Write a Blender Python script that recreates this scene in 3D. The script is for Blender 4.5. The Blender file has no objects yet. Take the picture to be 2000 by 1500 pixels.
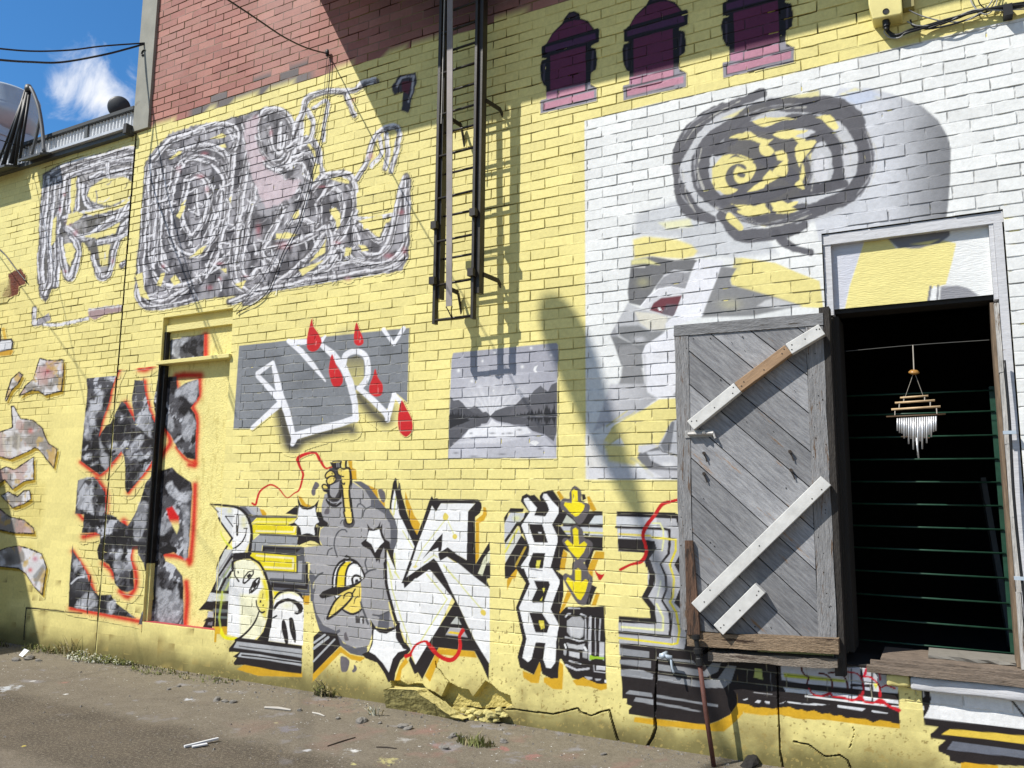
import bpy, bmesh, math, random
import numpy as np
from mathutils import Matrix, Vector
random.seed(7)
scene = bpy.context.scene
COL = scene.collection
# ------------------------------------------------------------------ camera
F, YAW, PITCH, ROLL, DIST, CAMZ = 1564.59, 0.492831, 0.138435, 0.0092, 4.52676, 1.38
cy, sy, cp, sp = math.cos(YAW), math.sin(YAW), math.cos(PITCH), math.sin(PITCH)
FWD = np.array([-sy*cp, cy*cp, sp]); R0 = np.array([cy, sy, 0.0]); U0 = np.cross(R0, FWD)
RGT = R0*math.cos(ROLL)+U0*math.sin(ROLL); UPV = -R0*math.sin(ROLL)+U0*math.cos(ROLL)
EYE = np.array([0, -DIST, CAMZ])
def at(px, py, y=0.0):
    """pixel of the 2000x1500 photograph -> point on the vertical plane at depth y"""
    d = (px-1000)/F*RGT-(py-750)/F*UPV+FWD
    return EYE+d*((y+DIST)/d[1])
def atg(px, py, z=0.0):
    """pixel -> point on the horizontal plane at height z"""
    d = (px-1000)/F*RGT-(py-750)/F*UPV+FWD
    return EYE+d*((z-CAMZ)/d[2])
def proj(x, y, z):
    vx, vy, vz = x-EYE[0], y-EYE[1], z-EYE[2]
    w = vx*FWD[0]+vy*FWD[1]+vz*FWD[2]
    a = vx*RGT[0]+vy*RGT[1]+vz*RGT[2]; b = vx*UPV[0]+vy*UPV[1]+vz*UPV[2]
    return 1000+F*a/w, 750-F*b/w
cam = bpy.data.cameras.new('camera'); co = bpy.data.objects.new('camera', cam); COL.objects.link(co)
cam.sensor_width = 36; cam.lens = F/2000*36; cam.clip_start = .05; cam.clip_end = 2000
M = Matrix(((RGT[0], UPV[0], -FWD[0], EYE[0]), (RGT[1], UPV[1], -FWD[1], EYE[1]), (RGT[2], UPV[2], -FWD[2], EYE[2]), (0, 0, 0, 1)))
co.matrix_world = M; scene.camera = co
# ------------------------------------------------------------------ light
SX, SZ = 0.83, -1.515            # the sun's travel per metre towards the wall
sv = Vector((SX, 1, SZ)).normalized()
sun = bpy.data.lights.new('sun', 'SUN'); so = bpy.data.objects.new('sun', sun); COL.objects.link(so)
sun.energy = 4.6; sun.angle = math.radians(.53); sun.color = (1, .965, .9)
so.rotation_euler = sv.to_track_quat('-Z', 'Y').to_euler(); so.location = (-20, -24, 40)
w = bpy.data.worlds.new('World'); scene.world = w; w.use_nodes = True
nt = w.node_tree; bg = nt.nodes['Background']
sky = nt.nodes.new('ShaderNodeTexSky'); sky.sky_type = 'NISHITA'; sky.sun_disc = False
sky.sun_elevation = math.asin(-sv.z); sky.sun_rotation = math.atan2(-sv.x, -sv.y)
sky.air_density = 1.0; sky.dust_density = .15; sky.ozone_density = 3.0
# thin cloud painted into the sky by direction
tc = nt.nodes.new('ShaderNodeTexCoord')
cd = at(205, 195, 0)-EYE; cd /= np.linalg.norm(cd)
vm = nt.nodes.new('ShaderNodeVectorMath'); vm.operation = 'DISTANCE'
nrm = nt.nodes.new('ShaderNodeVectorMath'); nrm.operation = 'NORMALIZE'
nt.links.new(tc.outputs['Generated'], nrm.inputs[0])
nt.links.new(nrm.outputs[0], vm.inputs[0]); vm.inputs[1].default_value = cd
mr = nt.nodes.new('ShaderNodeMapRange'); mr.inputs[1].default_value = .075; mr.inputs[2].default_value = .0; mr.inputs[3].default_value = 0; mr.inputs[4].default_value = 1
nt.links.new(vm.outputs['Value'], mr.inputs[0])
nz = nt.nodes.new('ShaderNodeTexNoise'); nz.inputs['Scale'].default_value = 17; nz.inputs['Detail'].default_value = 9; nz.inputs['Roughness'].default_value = .62
nz.inputs['Distortion'].default_value = .6
nt.links.new(nrm.outputs[0], nz.inputs['Vector'])
ad = nt.nodes.new('ShaderNodeMath'); ad.operation = 'MULTIPLY_ADD'; ad.inputs[1].default_value = .62
nt.links.new(mr.outputs[0], ad.inputs[0]); nt.links.new(nz.outputs['Fac'], ad.inputs[2])
m2 = nt.nodes.new('ShaderNodeMapRange'); m2.inputs[1].default_value = .70; m2.inputs[2].default_value = 1.1; m2.interpolation_type = 'SMOOTHSTEP'
nt.links.new(ad.outputs[0], m2.inputs[0])
mx = nt.nodes.new('ShaderNodeMixRGB'); nt.links.new(m2.outputs[0], mx.inputs[0]); nt.links.new(sky.outputs[0], mx.inputs[1])
mx.inputs[2].default_value = (9.2, 9.4, 9.9, 1)
tn = nt.nodes.new('ShaderNodeMixRGB'); tn.blend_type = 'MULTIPLY'; tn.inputs[0].default_value = 1; tn.inputs[2].default_value = (.52, 1.06, 1.42, 1)
nt.links.new(sky.outputs[0], tn.inputs[1])
# broken white cloud added outside the patch in view, to whiten the skylight
far = nt.nodes.new('ShaderNodeMapRange'); far.inputs[1].default_value = .30; far.inputs[2].default_value = .55; nt.links.new(vm.outputs['Value'], far.inputs[0])
nz2 = nt.nodes.new('ShaderNodeTexNoise'); nz2.inputs['Scale'].default_value = 3.2; nz2.inputs['Detail'].default_value = 6; nt.links.new(nrm.outputs[0], nz2.inputs['Vector'])
cm = nt.nodes.new('ShaderNodeMapRange'); cm.inputs[1].default_value = .44; cm.inputs[2].default_value = .60; nt.links.new(nz2.outputs['Fac'], cm.inputs[0])
fm = nt.nodes.new('ShaderNodeMath'); fm.operation = 'MULTIPLY'; nt.links.new(far.outputs[0], fm.inputs[0]); nt.links.new(cm.outputs[0], fm.inputs[1])
mc = nt.nodes.new('ShaderNodeMixRGB'); nt.links.new(fm.outputs[0], mc.inputs[0]); nt.links.new(tn.outputs[0], mc.inputs[1]); mc.inputs[2].default_value = (5.4, 5.1, 4.6, 1)
nt.links.new(mc.outputs[0], mx.inputs[1]); nt.links.new(mx.outputs[0], bg.inputs[0]); bg.inputs[1].default_value = .085
vs = scene.view_settings; vs.view_transform = 'Standard'; vs.look = 'None'; vs.exposure = .38; vs.gamma = 1
# ------------------------------------------------------------------ objects
def link(o, parent=None):
    COL.objects.link(o)
    if parent: o.parent = parent
    return o
def tag(o, label=None, cat=None, group=None, kind=None):
    if label: o['label'] = label
    if cat: o['category'] = cat
    if group: o['group'] = group
    if kind: o['kind'] = kind
    return o
def thing(name, label, cat, group=None):
    return tag(link(bpy.data.objects.new(name, None)), label, cat, group)
def nrmz(v):
    v = np.asarray(v, float); return v/(np.linalg.norm(v)+1e-12)
def frame(d):
    d = nrmz(d); a = np.array([0, 0, 1.]) if abs(d[2]) < .9 else np.array([1., 0, 0])
    u = nrmz(np.cross(a, d)); return u, np.cross(d, u), d
def crom(pts, n=6, closed=False):
    P = np.asarray(pts, float); N = len(P); out = []
    rng = range(N if closed else N-1)
    for i in rng:
        p0 = P[(i-1) % N] if closed or i > 0 else 2*P[0]-P[1]
        p1, p2 = P[i], P[(i+1) % N]
        p3 = P[(i+2) % N] if closed or i+2 < N else 2*P[-1]-P[-2]
        for k in range(n):
            t = k/n
            out.append(.5*((2*p1)+(-p0+p2)*t+(2*p0-5*p1+4*p2-p3)*t*t+(-p0+3*p1-3*p2+p3)*t**3))
    if not closed: out.append(P[-1])
    return np.array(out)
class MB:
    def __init__(s): s.v = []; s.f = []
    def add(s, v, f):
        n = len(s.v); s.v += [tuple(map(float, p)) for p in v]; s.f += [tuple(i+n for i in q) for q in f]; return s
    def hexa(s, c):   # 8 corners: 4 bottom ring, 4 top ring
        return s.add(c, [(3, 2, 1, 0), (4, 5, 6, 7), (0, 1, 5, 4), (1, 2, 6, 5), (2, 3, 7, 6), (3, 0, 4, 7)])
    def box(s, x0, x1, y0, y1, z0, z1):
        return s.hexa([(x0, y0, z0), (x1, y0, z0), (x1, y1, z0), (x0, y1, z0), (x0, y0, z1), (x1, y0, z1), (x1, y1, z1), (x0, y1, z1)])
    def bar(s, p, q, a, b, side=None, jit=0):
        """bar from p to q, section a (along side) by b"""
        p = np.asarray(p, float); q = np.asarray(q, float); d = nrmz(q-p)
        if side is None: u, w, _ = frame(d)
        else: u = nrmz(np.asarray(side, float)-d*np.dot(side, d)); w = np.cross(d, u)
        c = []
        for e in (p, q):
            for su, sw in ((-1, -1), (1, -1), (1, 1), (-1, 1)):
                c.append(e+u*a/2*su+w*b/2*sw+np.array([random.uniform(-jit, jit) for _ in range(3)]))
        return s.hexa(c)
    def tube(s, pts, r, n=8, cap=True):
        P = np.asarray(pts, float); N = len(P); rr = r if hasattr(r, '__len__') else [r]*N
        base = len(s.v); u = None
        for i in range(N):
            d = P[min(i+1, N-1)]-P[max(i-1, 0)]
            if u is None: u, w, d = frame(d)
            else:
                d = nrmz(d); u = nrmz(u-d*np.dot(u, d)); w = np.cross(d, u)
            for k in range(n):
                a = 2*math.pi*k/n; s.v.append(tuple(P[i]+rr[i]*(u*math.cos(a)+w*math.sin(a))))
        for i in range(N-1):
            for k in range(n):
                a = base+i*n+k; b = base+i*n+(k+1) % n; s.f.append((a, b, b+n, a+n))
        if cap: s.f.append(tuple(base+k for k in range(n))[::-1]); s.f.append(tuple(base+(N-1)*n+k for k in range(n)))
        return s
    def lathe(s, prof, c=(0, 0, 0), axis=(0, 0, 1), n=28):
        u, w, d = frame(axis); c = np.asarray(c, float); base = len(s.v); N = len(prof)
        for r, h in prof:
            for k in range(n):
                a = 2*math.pi*k/n; s.v.append(tuple(c+d*h+r*(u*math.cos(a)+w*math.sin(a))))
        for i in range(N-1):
            for k in range(n):
                a = base+i*n+k; b = base+i*n+(k+1) % n; s.f.append((a, b, b+n, a+n))
        return s
    def prism(s, poly, y0, y1):
        """outline in (x,z) extruded from y0 to y1"""
        n = len(poly); v = [(x, y0, z) for x, z in poly]+[(x, y1, z) for x, z in poly]
        f = [tuple(range(n)), tuple(range(2*n-1, n-1, -1))]+[(i, i+n, (i+1) % n+n, (i+1) % n) for i in range(n)]
        return s.add(v, f)
    def build(s, name, mat, parent=None, smooth=False, bevel=0, label=None):
        me = bpy.data.meshes.new(name); me.from_pydata(s.v, [], s.f); me.update()
        bm = bmesh.new(); bm.from_mesh(me); bmesh.ops.recalc_face_normals(bm, faces=bm.faces); bm.to_mesh(me); bm.free()
        if smooth:
            for p in me.polygons: p.use_smooth = True
        me.materials.append(mat); o = link(bpy.data.objects.new(name, me), parent)
        if bevel:
            m = o.modifiers.new('bevel', 'BEVEL'); m.width = bevel; m.segments = 2; m.limit_method = 'ANGLE'
        if label: o['label'] = label
        return o
def lin(c): c = c/255; return c/12.92 if c <= .04045 else ((c+.055)/1.055)**2.4
def C(r, g, b, k=.86): return np.array([max(.012, lin(v)*k) for v in (r, g, b)])
# ------------------------------------------------------------------ materials
def mat(name, col=(.5, .5, .5), rough=.6, metal=0., noise=(8, .25), bump=(60, .15, .002), col2=None, attr=None, stretch=None, spec=.4, dark=None):
    m = bpy.data.materials.new(name); m.use_nodes = True; t = m.node_tree; N = t.nodes; L = t.links; b = N['Principled BSDF']
    b.inputs['Roughness'].default_value = rough; b.inputs['Metallic'].default_value = metal; b.inputs['Specular IOR Level'].default_value = spec
    g = N.new('ShaderNodeTexCoord'); vec = g.outputs['Object']
    if stretch:
        mp = N.new('ShaderNodeMapping'); L.new(vec, mp.inputs[0]); mp.inputs['Scale'].default_value = stretch[:3]
        if len(stretch) > 3:
            m0 = N.new('ShaderNodeMapping'); L.new(vec, m0.inputs[0]); m0.inputs['Rotation'].default_value = (0, stretch[3], 0); L.new(m0.outputs[0], mp.inputs[0])
        vec = mp.outputs[0]
    n1 = N.new('ShaderNodeTexNoise'); n1.inputs['Scale'].default_value = noise[0]; n1.inputs['Detail'].default_value = 6; n1.inputs['Roughness'].default_value = .65; L.new(vec, n1.inputs['Vector'])
    r = N.new('ShaderNodeMapRange'); r.inputs[1].default_value = .3; r.inputs[2].default_value = .7; L.new(n1.outputs['Fac'], r.inputs[0])
    mxn = N.new('ShaderNodeMixRGB')
    if attr:
        a = N.new('ShaderNodeAttribute'); a.attribute_name = attr
        mu = N.new('ShaderNodeMixRGB'); mu.blend_type = 'MULTIPLY'; mu.inputs[0].default_value = 1
        r.inputs[3].default_value = 1-noise[1]; r.inputs[4].default_value = 1
        nf = N.new('ShaderNodeTexNoise'); nf.inputs['Scale'].default_value = 38; nf.inputs['Detail'].default_value = 4; nf.inputs['Roughness'].default_value = .7; L.new(vec, nf.inputs['Vector'])
        rf = N.new('ShaderNodeMapRange'); rf.inputs[1].default_value = .3; rf.inputs[2].default_value = .7; rf.inputs[3].default_value = .88; rf.inputs[4].default_value = 1.06; L.new(nf.outputs['Fac'], rf.inputs[0])
        mk = N.new('ShaderNodeMath'); mk.operation = 'MULTIPLY'; L.new(r.outputs[0], mk.inputs[0]); L.new(rf.outputs[0], mk.inputs[1])
        L.new(a.outputs['Color'], mu.inputs[1]); L.new(mk.outputs[0], mu.inputs[2]); out = mu.outputs[0]
    else:
        c2 = col2 if col2 is not None else [c*(1-noise[1]) for c in col[:3]]
        mxn.inputs[1].default_value = (*col[:3], 1); mxn.inputs[2].default_value = (*c2[:3], 1); L.new(r.outputs[0], mxn.inputs[0]); out = mxn.outputs[0]
    if dark:   # (colour, scale, threshold) blotches of wear or rust
        n3 = N.new('ShaderNodeTexNoise'); n3.inputs['Scale'].default_value = dark[1]; n3.inputs['Detail'].default_value = 7; n3.inputs['Roughness'].default_value = .7; L.new(vec, n3.inputs['Vector'])
        r3 = N.new('ShaderNodeMapRange'); r3.inputs[1].default_value = dark[2]; r3.inputs[2].default_value = dark[2]+.06; L.new(n3.outputs['Fac'], r3.inputs[0])
        m3 = N.new('ShaderNodeMixRGB'); L.new(r3.outputs[0], m3.inputs[0]); L.new(out, m3.inputs[1]); m3.inputs[2].default_value = (*dark[0], 1); out = m3.outputs[0]
    L.new(out, b.inputs['Base Color'])
    n2 = N.new('ShaderNodeTexNoise'); n2.inputs['Scale'].default_value = bump[0]; n2.inputs['Detail'].default_value = 5; L.new(vec, n2.inputs['Vector'])
    bp = N.new('ShaderNodeBump'); bp.inputs['Strength'].default_value = bump[1]; bp.inputs['Distance'].default_value = bump[2]
    L.new(n2.outputs['Fac'], bp.inputs['Height']); L.new(bp.outputs[0], b.inputs['Normal'])
    return m
PAINT = mat('painted_masonry', rough=.62, noise=(3.5, .10), bump=(130, .35, .0022), attr='paint', spec=.25)
STUCCO = mat('painted_stucco', rough=.7, noise=(3.5, .12), bump=(75, .8, .006), attr='paint', spec=.2)
WOODPAINT = mat('painted_wood', rough=.6, noise=(6, .10), bump=(26, .55, .006), attr='paint', spec=.25, stretch=(1, 1, 9))
STEEL = mat('brown_black_steel', (.040, .032, .023), .45, .0, (14, .5), (90, .3, .002), dark=((.05, .03, .018), 9, .66))
DARKM = mat('black_metal', (.012, .012, .013), .5)
GREYM = mat('grey_flashing', (.11, .112, .108), .5, .2, (5, .35))
GALV = mat('galvanised_sheet', (.50, .58, .66), .42, .18, (3, .2), (6, .1, .01))
WHITEM = mat('white_sheet_metal', (.6, .61, .62), .4, .2, (6, .25))
CABLEM = mat('cable_black', (.014, .014, .015), .45)
CABLEG = mat('cable_grey', (.33, .33, .33), .5)
GREEN = mat('green_enamel', (.022, .075, .045), .4, 0, (20, .4), dark=((.10, .045, .02), 14, .68))
WHITEWOOD = mat('white_painted_wood', (.62, .62, .64), .6, 0, (10, .3), (40, .4, .004), stretch=(1, 1, 8), dark=((.26, .24, .22), 9, .62))
# ------------------------------------------------------------------ brick relief, shared by wall and murals
BW, RH, X0, Z0 = .2019, .0677, -1.897, 1.483-.0677*40
def hsh(i, j, s=0):
    n = (np.asarray(i, np.int64)*374761393+np.asarray(j, np.int64)*668265263+s*974634777) & 0x7fffffff
    n = ((n ^ (n >> 13))*1274126177) & 0x7fffffff
    n = ((n ^ (n >> 16))*1103515245+12345) & 0x7fffffff
    return ((n >> 8) & 0xffff)/65535.0
def vnoise(x, z, s=0):
    xi = np.floor(x).astype(np.int64); zi = np.floor(z).astype(np.int64); fx = x-xi; fz = z-zi
    fx = fx*fx*(3-2*fx); fz = fz*fz*(3-2*fz)
    a = hsh(xi, zi, s); b = hsh(xi+1, zi, s); c = hsh(xi, zi+1, s); d = hsh(xi+1, zi+1, s)
    return (a*(1-fx)+b*fx)*(1-fz)+(c*(1-fx)+d*fx)*fz
def fbm(x, z, s=0, o=4):
    r = 0; a = .5; t = 0
    for k in range(o):
        r = r+a*vnoise(x*2**k, z*2**k, s+k*17); t += a; a *= .55
    return r/t
def sstep(a, b, x):
    t = np.clip((x-a)/(b-a), 0, 1); return t*t*(3-2*t)
def plinth(x):   # where the brick gives way to rendered footing
    return .345+.03*np.sin(x*1.7)+.05*sstep(-3.4, -2.6, x)+.03*(fbm(x*5, x*0+3.1, 5)-.5)
def amp(x, z):
    """1 where brick joints show, 0 on render and plaster"""
    a = sstep(-.03, .03, z-plinth(x))
    sm = ((x > -7.32) & (x < -6.72) & (z < 2.13)) | ((x <= -7.32) & (z < 1.1))
    a = np.where(sm, 0, a)
    a = np.where((x > -5.02) & (x < -4.86) & (z < 2.45), .15*a, a)
    lf = np.where(x < -6.72, .35+.65*sstep(.42, .62, fbm(x*1.6, z*2.2, 61)), 1)
    return a*lf
DEEP = []   # regions (mask function) where mortar has fallen out
def lines(a, b, step, o0, e, e2, res, extra=()):
    L = []
    for k in range(int(math.floor((a-o0)/step))-1, int(math.ceil((b-o0)/step))+2):
        c = o0+k*step; L += [c-e2, c-e, c+e, c+e2]
        if res:
            n = max(1, int(math.ceil((step-2*e2)/res)))
            L += [c+e2+(step-2*e2)*q/n for q in range(1, n)]
    L = [v for v in L if a+1e-5 < v < b-1e-5]+[a, b]+[v for v in extra if a-1e-6 <= v <= b+1e-6]
    L = sorted(set(round(v, 5) for v in L)); out = [L[0]]
    for v in L[1:]:
        if v-out[-1] > 6e-4: out.append(v)
        elif any(abs(v-q) < 1e-5 for q in list(extra)+[a, b]): out[-1] = v
    return np.array(out)
class Surf:
    """a sheet of wall between x0..x1, z0..z1 carrying one paint colour per vertex"""
    def __init__(s, x0, x1, z0, z1, res=None, y=0., lift=0., relief=True, depth=.0045, ex=(), ez=(), wob=1.):
        s.y = y
        if relief:
            xs = lines(x0, x1, BW/2, X0, .0028, .0048, res, ex); zs = lines(z0, z1, RH, Z0, .0028, .0050, res, ez)
        else:
            xs = np.linspace(x0, x1, max(2, int((x1-x0)/res)+1)); zs = np.linspace(z0, z1, max(2, int((z1-z0)/res)+1))
        s.nx, s.nz = len(xs), len(zs)
        X, Z = np.meshgrid(xs, zs); X = X.ravel(); Z = Z.ravel()
        if relief:
            row = np.floor((Z-Z0)/RH).astype(int); dz = Z-Z0-np.round((Z-Z0)/RH)*RH
            h = np.round((X-X0)/(BW/2)).astype(int); dx = X-X0-h*(BW/2)
            hj = np.abs(dz) < .0040; vj = (np.abs(dx) < .0038) & ((h+row+1) % 2 == 0)
            s.brick = (np.floor((X-X0)/BW+np.where(row % 2 == 0, .5, 0)).astype(int), row)
            s.vj = vj & ~hj
            a = amp(X, Z); n1 = fbm(X*2.3, Z*7, 3); n2 = vnoise(X*21, Z*40, 9)
            fill = sstep(.33, .56, .55*n1+.45*n2+np.where(vj & ~hj, -.03, .02))
            s.joint = np.where(hj | vj, 1., 0.)*a; s.jopen = s.joint*(.16+.84*fill)
            dep = depth*s.jopen
            for fn in DEEP:
                dm = fn(X, Z)*s.joint; dep = dep+.012*dm
            s.deep = (dep > .009)*1.
            edge = (~(hj | vj))
            tilt = (hsh(s.brick[0], s.brick[1], 4)-.5)*.0040*a*edge
            Y = dep+tilt
            wz = (fbm(X*1.1, Z*1.1, 21)-.5)*.010+(vnoise(X*9, Z*14, 22)-.5)*.0035; wx = (vnoise(X*8, Z*14.7, 23)-.5)*.006
            ins = ((X > x0+1e-4) & (X < x1-1e-4) & (Z > z0+1e-4) & (Z < z1-1e-4))
            for e in ex: ins &= np.abs(X-e) > 1e-4
            for e in ez: ins &= np.abs(Z-e) > 1e-4
            s.X0, s.Zr = X, Z
            X = X+np.where(ins, wx*wob*a, 0); Z = Z+np.where(ins, wz*wob*a, 0)
            Y = Y-np.where(a < .2, .004*(fbm(X*9, Z*9, 31)-.3), 0)
        else:
            s.joint = np.zeros(len(X)); s.jopen = s.joint; s.deep = s.joint; s.brick = (np.zeros(len(X), int),)*2; s.vj = s.joint > 1
            Y = -.003*(fbm(X*7, Z*7, 41)-.5); s.X0, s.Zr = X, Z
        s.X, s.Z, s.Y = X, Z, Y+y-lift
        s.px, s.py = proj(X, s.Y*0+y, Z)
        s.c = np.zeros((len(X), 3)); s.a = np.zeros(len(X))
    # ---- painting, in the photograph's pixels projected on to the wall
    def put(s, idx, col, al):
        al = np.clip(al, 0, 1)
        if callable(col): col = col(s.px[idx], s.py[idx])
        al_ = al[:, None]
        a0 = s.a[idx]; an = al+a0*(1-al)
        s.c[idx] = np.where(an[:, None] > 1e-4, (col*al_+s.c[idx]*(a0*(1-al))[:, None])/np.maximum(an, 1e-4)[:, None], s.c[idx]); s.a[idx] = an
    def near(s, P, m):
        return np.nonzero((s.px > P[:, 0].min()-m) & (s.px < P[:, 0].max()+m) & (s.py > P[:, 1].min()-m) & (s.py < P[:, 1].max()+m))[0]
    @staticmethod
    def segd(px, py, P, wid=None, closed=False):
        best = np.full(len(px), 1e9); N = len(P)
        for i in range(N if closed else N-1):
            ax, ay = P[i]; bx, by = P[(i+1) % N]; dx, dy = bx-ax, by-ay; l2 = dx*dx+dy*dy+1e-9
            t = np.clip(((px-ax)*dx+(py-ay)*dy)/l2, 0, 1)
            d = np.hypot(px-ax-t*dx, py-ay-t*dy)
            if wid is not None: d = d-(wid[i]+(wid[(i+1) % N]-wid[i])*t)/2
            best = np.minimum(best, d)
        return best
    def fill(s, P, col, soft=1.2, al=1., grow=0., rag=0., smooth=0, seed=0):
        P = np.asarray(P, float)
        if smooth: P = crom(P, smooth, True)
        m = soft+max(grow, 0)+rag+1; i = s.near(P, m)
        if len(i) == 0: return s
        px, py = s.px[i], s.py[i]; ins = np.zeros(len(i), bool); N = len(P)
        for k in range(N):
            x1, y1 = P[k]; x2, y2 = P[(k+1) % N]
            if y1 != y2:
                ins ^= ((y1 > py) != (y2 > py)) & (px < (x2-x1)*(py-y1)/(y2-y1)+x1)
        d = s.segd(px, py, P, closed=True); sd = np.where(ins, -d, d)-grow
        if rag: sd = sd+rag*(fbm(s.X[i]*26, s.Z[i]*26, 71+seed)-.5)*2
        s.put(i, col, sstep(soft/2, -soft/2, sd)*al); return s
    def line(s, P, wd, col, soft=1.2, al=1., smooth=0, closed=False, rag=0., seed=0):
        P = np.asarray(P, float); W = np.asarray(wd if hasattr(wd, '__len__') else [wd]*len(P), float)
        if smooth:
            Q = crom(np.c_[P, W], smooth, closed); P, W = Q[:, :2], Q[:, 2]
        i = s.near(P, W.max()/2+soft+rag+1)
        if len(i) == 0: return s
        d = s.segd(s.px[i], s.py[i], P, W, closed)
        if rag: d = d+rag*(fbm(s.X[i]*30, s.Z[i]*30, 81+seed)-.5)*2
        s.put(i, col, sstep(soft/2, -soft/2, d)*al); return s
    def spray(s, c, r, col, al=1., ry=None):
        c = np.asarray(c, float); ry = ry or r; P = np.array([c-[r*1.6, ry*1.6], c+[r*1.6, ry*1.6]]); i = s.near(P, 0)
        if len(i) == 0: return s
        d2 = ((s.px[i]-c[0])/r)**2+((s.py[i]-c[1])/ry)**2
        s.put(i, col, np.exp(-d2*1.8)*al); return s
    def build(s, name, material, parent, base=None, joint=(None, 0.), hole=None, label=None, minal=.02, vary=.065):
        """base: colour function for bare wall under soft paint"""
        c = s.c.copy(); al = s.a.copy()
        if base is not None:
            b = base(s.X, s.Z); c = c*al[:, None]+b*(1-al)[:, None]
        v = 1+(hsh(s.brick[0], s.brick[1], 7)-.5)*2*vary
        c = c*v[:, None]
        if joint[0] is not None:
            jn = sstep(.25, .75, vnoise(s.X*12, s.Z*30, 51))
            k = (s.jopen*joint[1]*(.45+.55*jn))[:, None]; c = c*(1-k)+np.asarray(joint[0])*k
        if s.deep.any(): c = np.where(s.deep[:, None] > 0, np.array([.03, .027, .024]), c)
        nx, nz = s.nx, s.nz
        q = (np.arange(nz-1)[:, None]*nx+np.arange(nx-1)[None, :]).ravel()
        F4 = np.stack([q, q+1, q+nx+1, q+nx], 1)
        keep = np.ones(len(F4), bool)
        if base is not None and minal is not None: keep = (al[F4].max(1) > minal)
        if hole is not None: keep &= ~hole(s.X0[F4].mean(1), s.Zr[F4].mean(1))
        F4 = F4[keep]; used = np.zeros(len(c), bool); used[F4.ravel()] = True
        mp = np.cumsum(used)-1; F4 = mp[F4]
        V = np.stack([s.X, s.Y, s.Z], 1)[used]; c = c[used]
        me = bpy.data.meshes.new(name); me.vertices.add(len(V)); me.vertices.foreach_set('co', V.astype(np.float32).ravel())
        me.loops.add(F4.size); me.loops.foreach_set('vertex_index', F4.ravel().astype(np.int32))
        me.polygons.add(len(F4)); me.polygons.foreach_set('loop_start', (np.arange(len(F4))*4).astype(np.int32)); me.polygons.foreach_set('loop_total', np.full(len(F4), 4, np.int32))
        me.polygons.foreach_set('use_smooth', np.zeros(len(F4), bool)); me.update(calc_edges=True)
        at_ = me.color_attributes.new('paint', 'FLOAT_COLOR', 'POINT'); at_.data.foreach_set('color', np.c_[np.clip(c, 0, 1), np.ones(len(c))].astype(np.float32).ravel())
        me.materials.append(material); o = link(bpy.data.objects.new(name, me), parent)
        if label: o['label'] = label
        return o
YEL = C(246, 232, 152)
def wallcol(X, Z):
    """the house paint: yellow, bare red brick high up, grime near the ground"""
    c = np.tile(YEL, (len(X), 1))
    t = fbm(X*.8, Z*.8, 91); c = c*(1+.10*(t-.5))[:, None]
    # darker mustard patches of render at the left building
    sm = np.where((X < -7.32) & (Z < 1.9), .35*sstep(.45, .6, fbm(X*3, Z*3, 15)), 0)[:, None]
    c = c*(1-sm)+C(205, 185, 95)*sm
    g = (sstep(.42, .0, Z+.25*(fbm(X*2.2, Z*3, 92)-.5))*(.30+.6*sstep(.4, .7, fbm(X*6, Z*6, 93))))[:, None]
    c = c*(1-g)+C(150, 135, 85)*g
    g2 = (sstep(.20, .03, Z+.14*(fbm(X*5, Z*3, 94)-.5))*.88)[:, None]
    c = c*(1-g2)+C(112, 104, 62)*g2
    ch = ((fbm(X*62, Z*62, 95) > .735-.05*sstep(.35, .1, Z)) & (Z < .6))[:, None]
    return np.where(ch, C(168, 150, 90), c)
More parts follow.
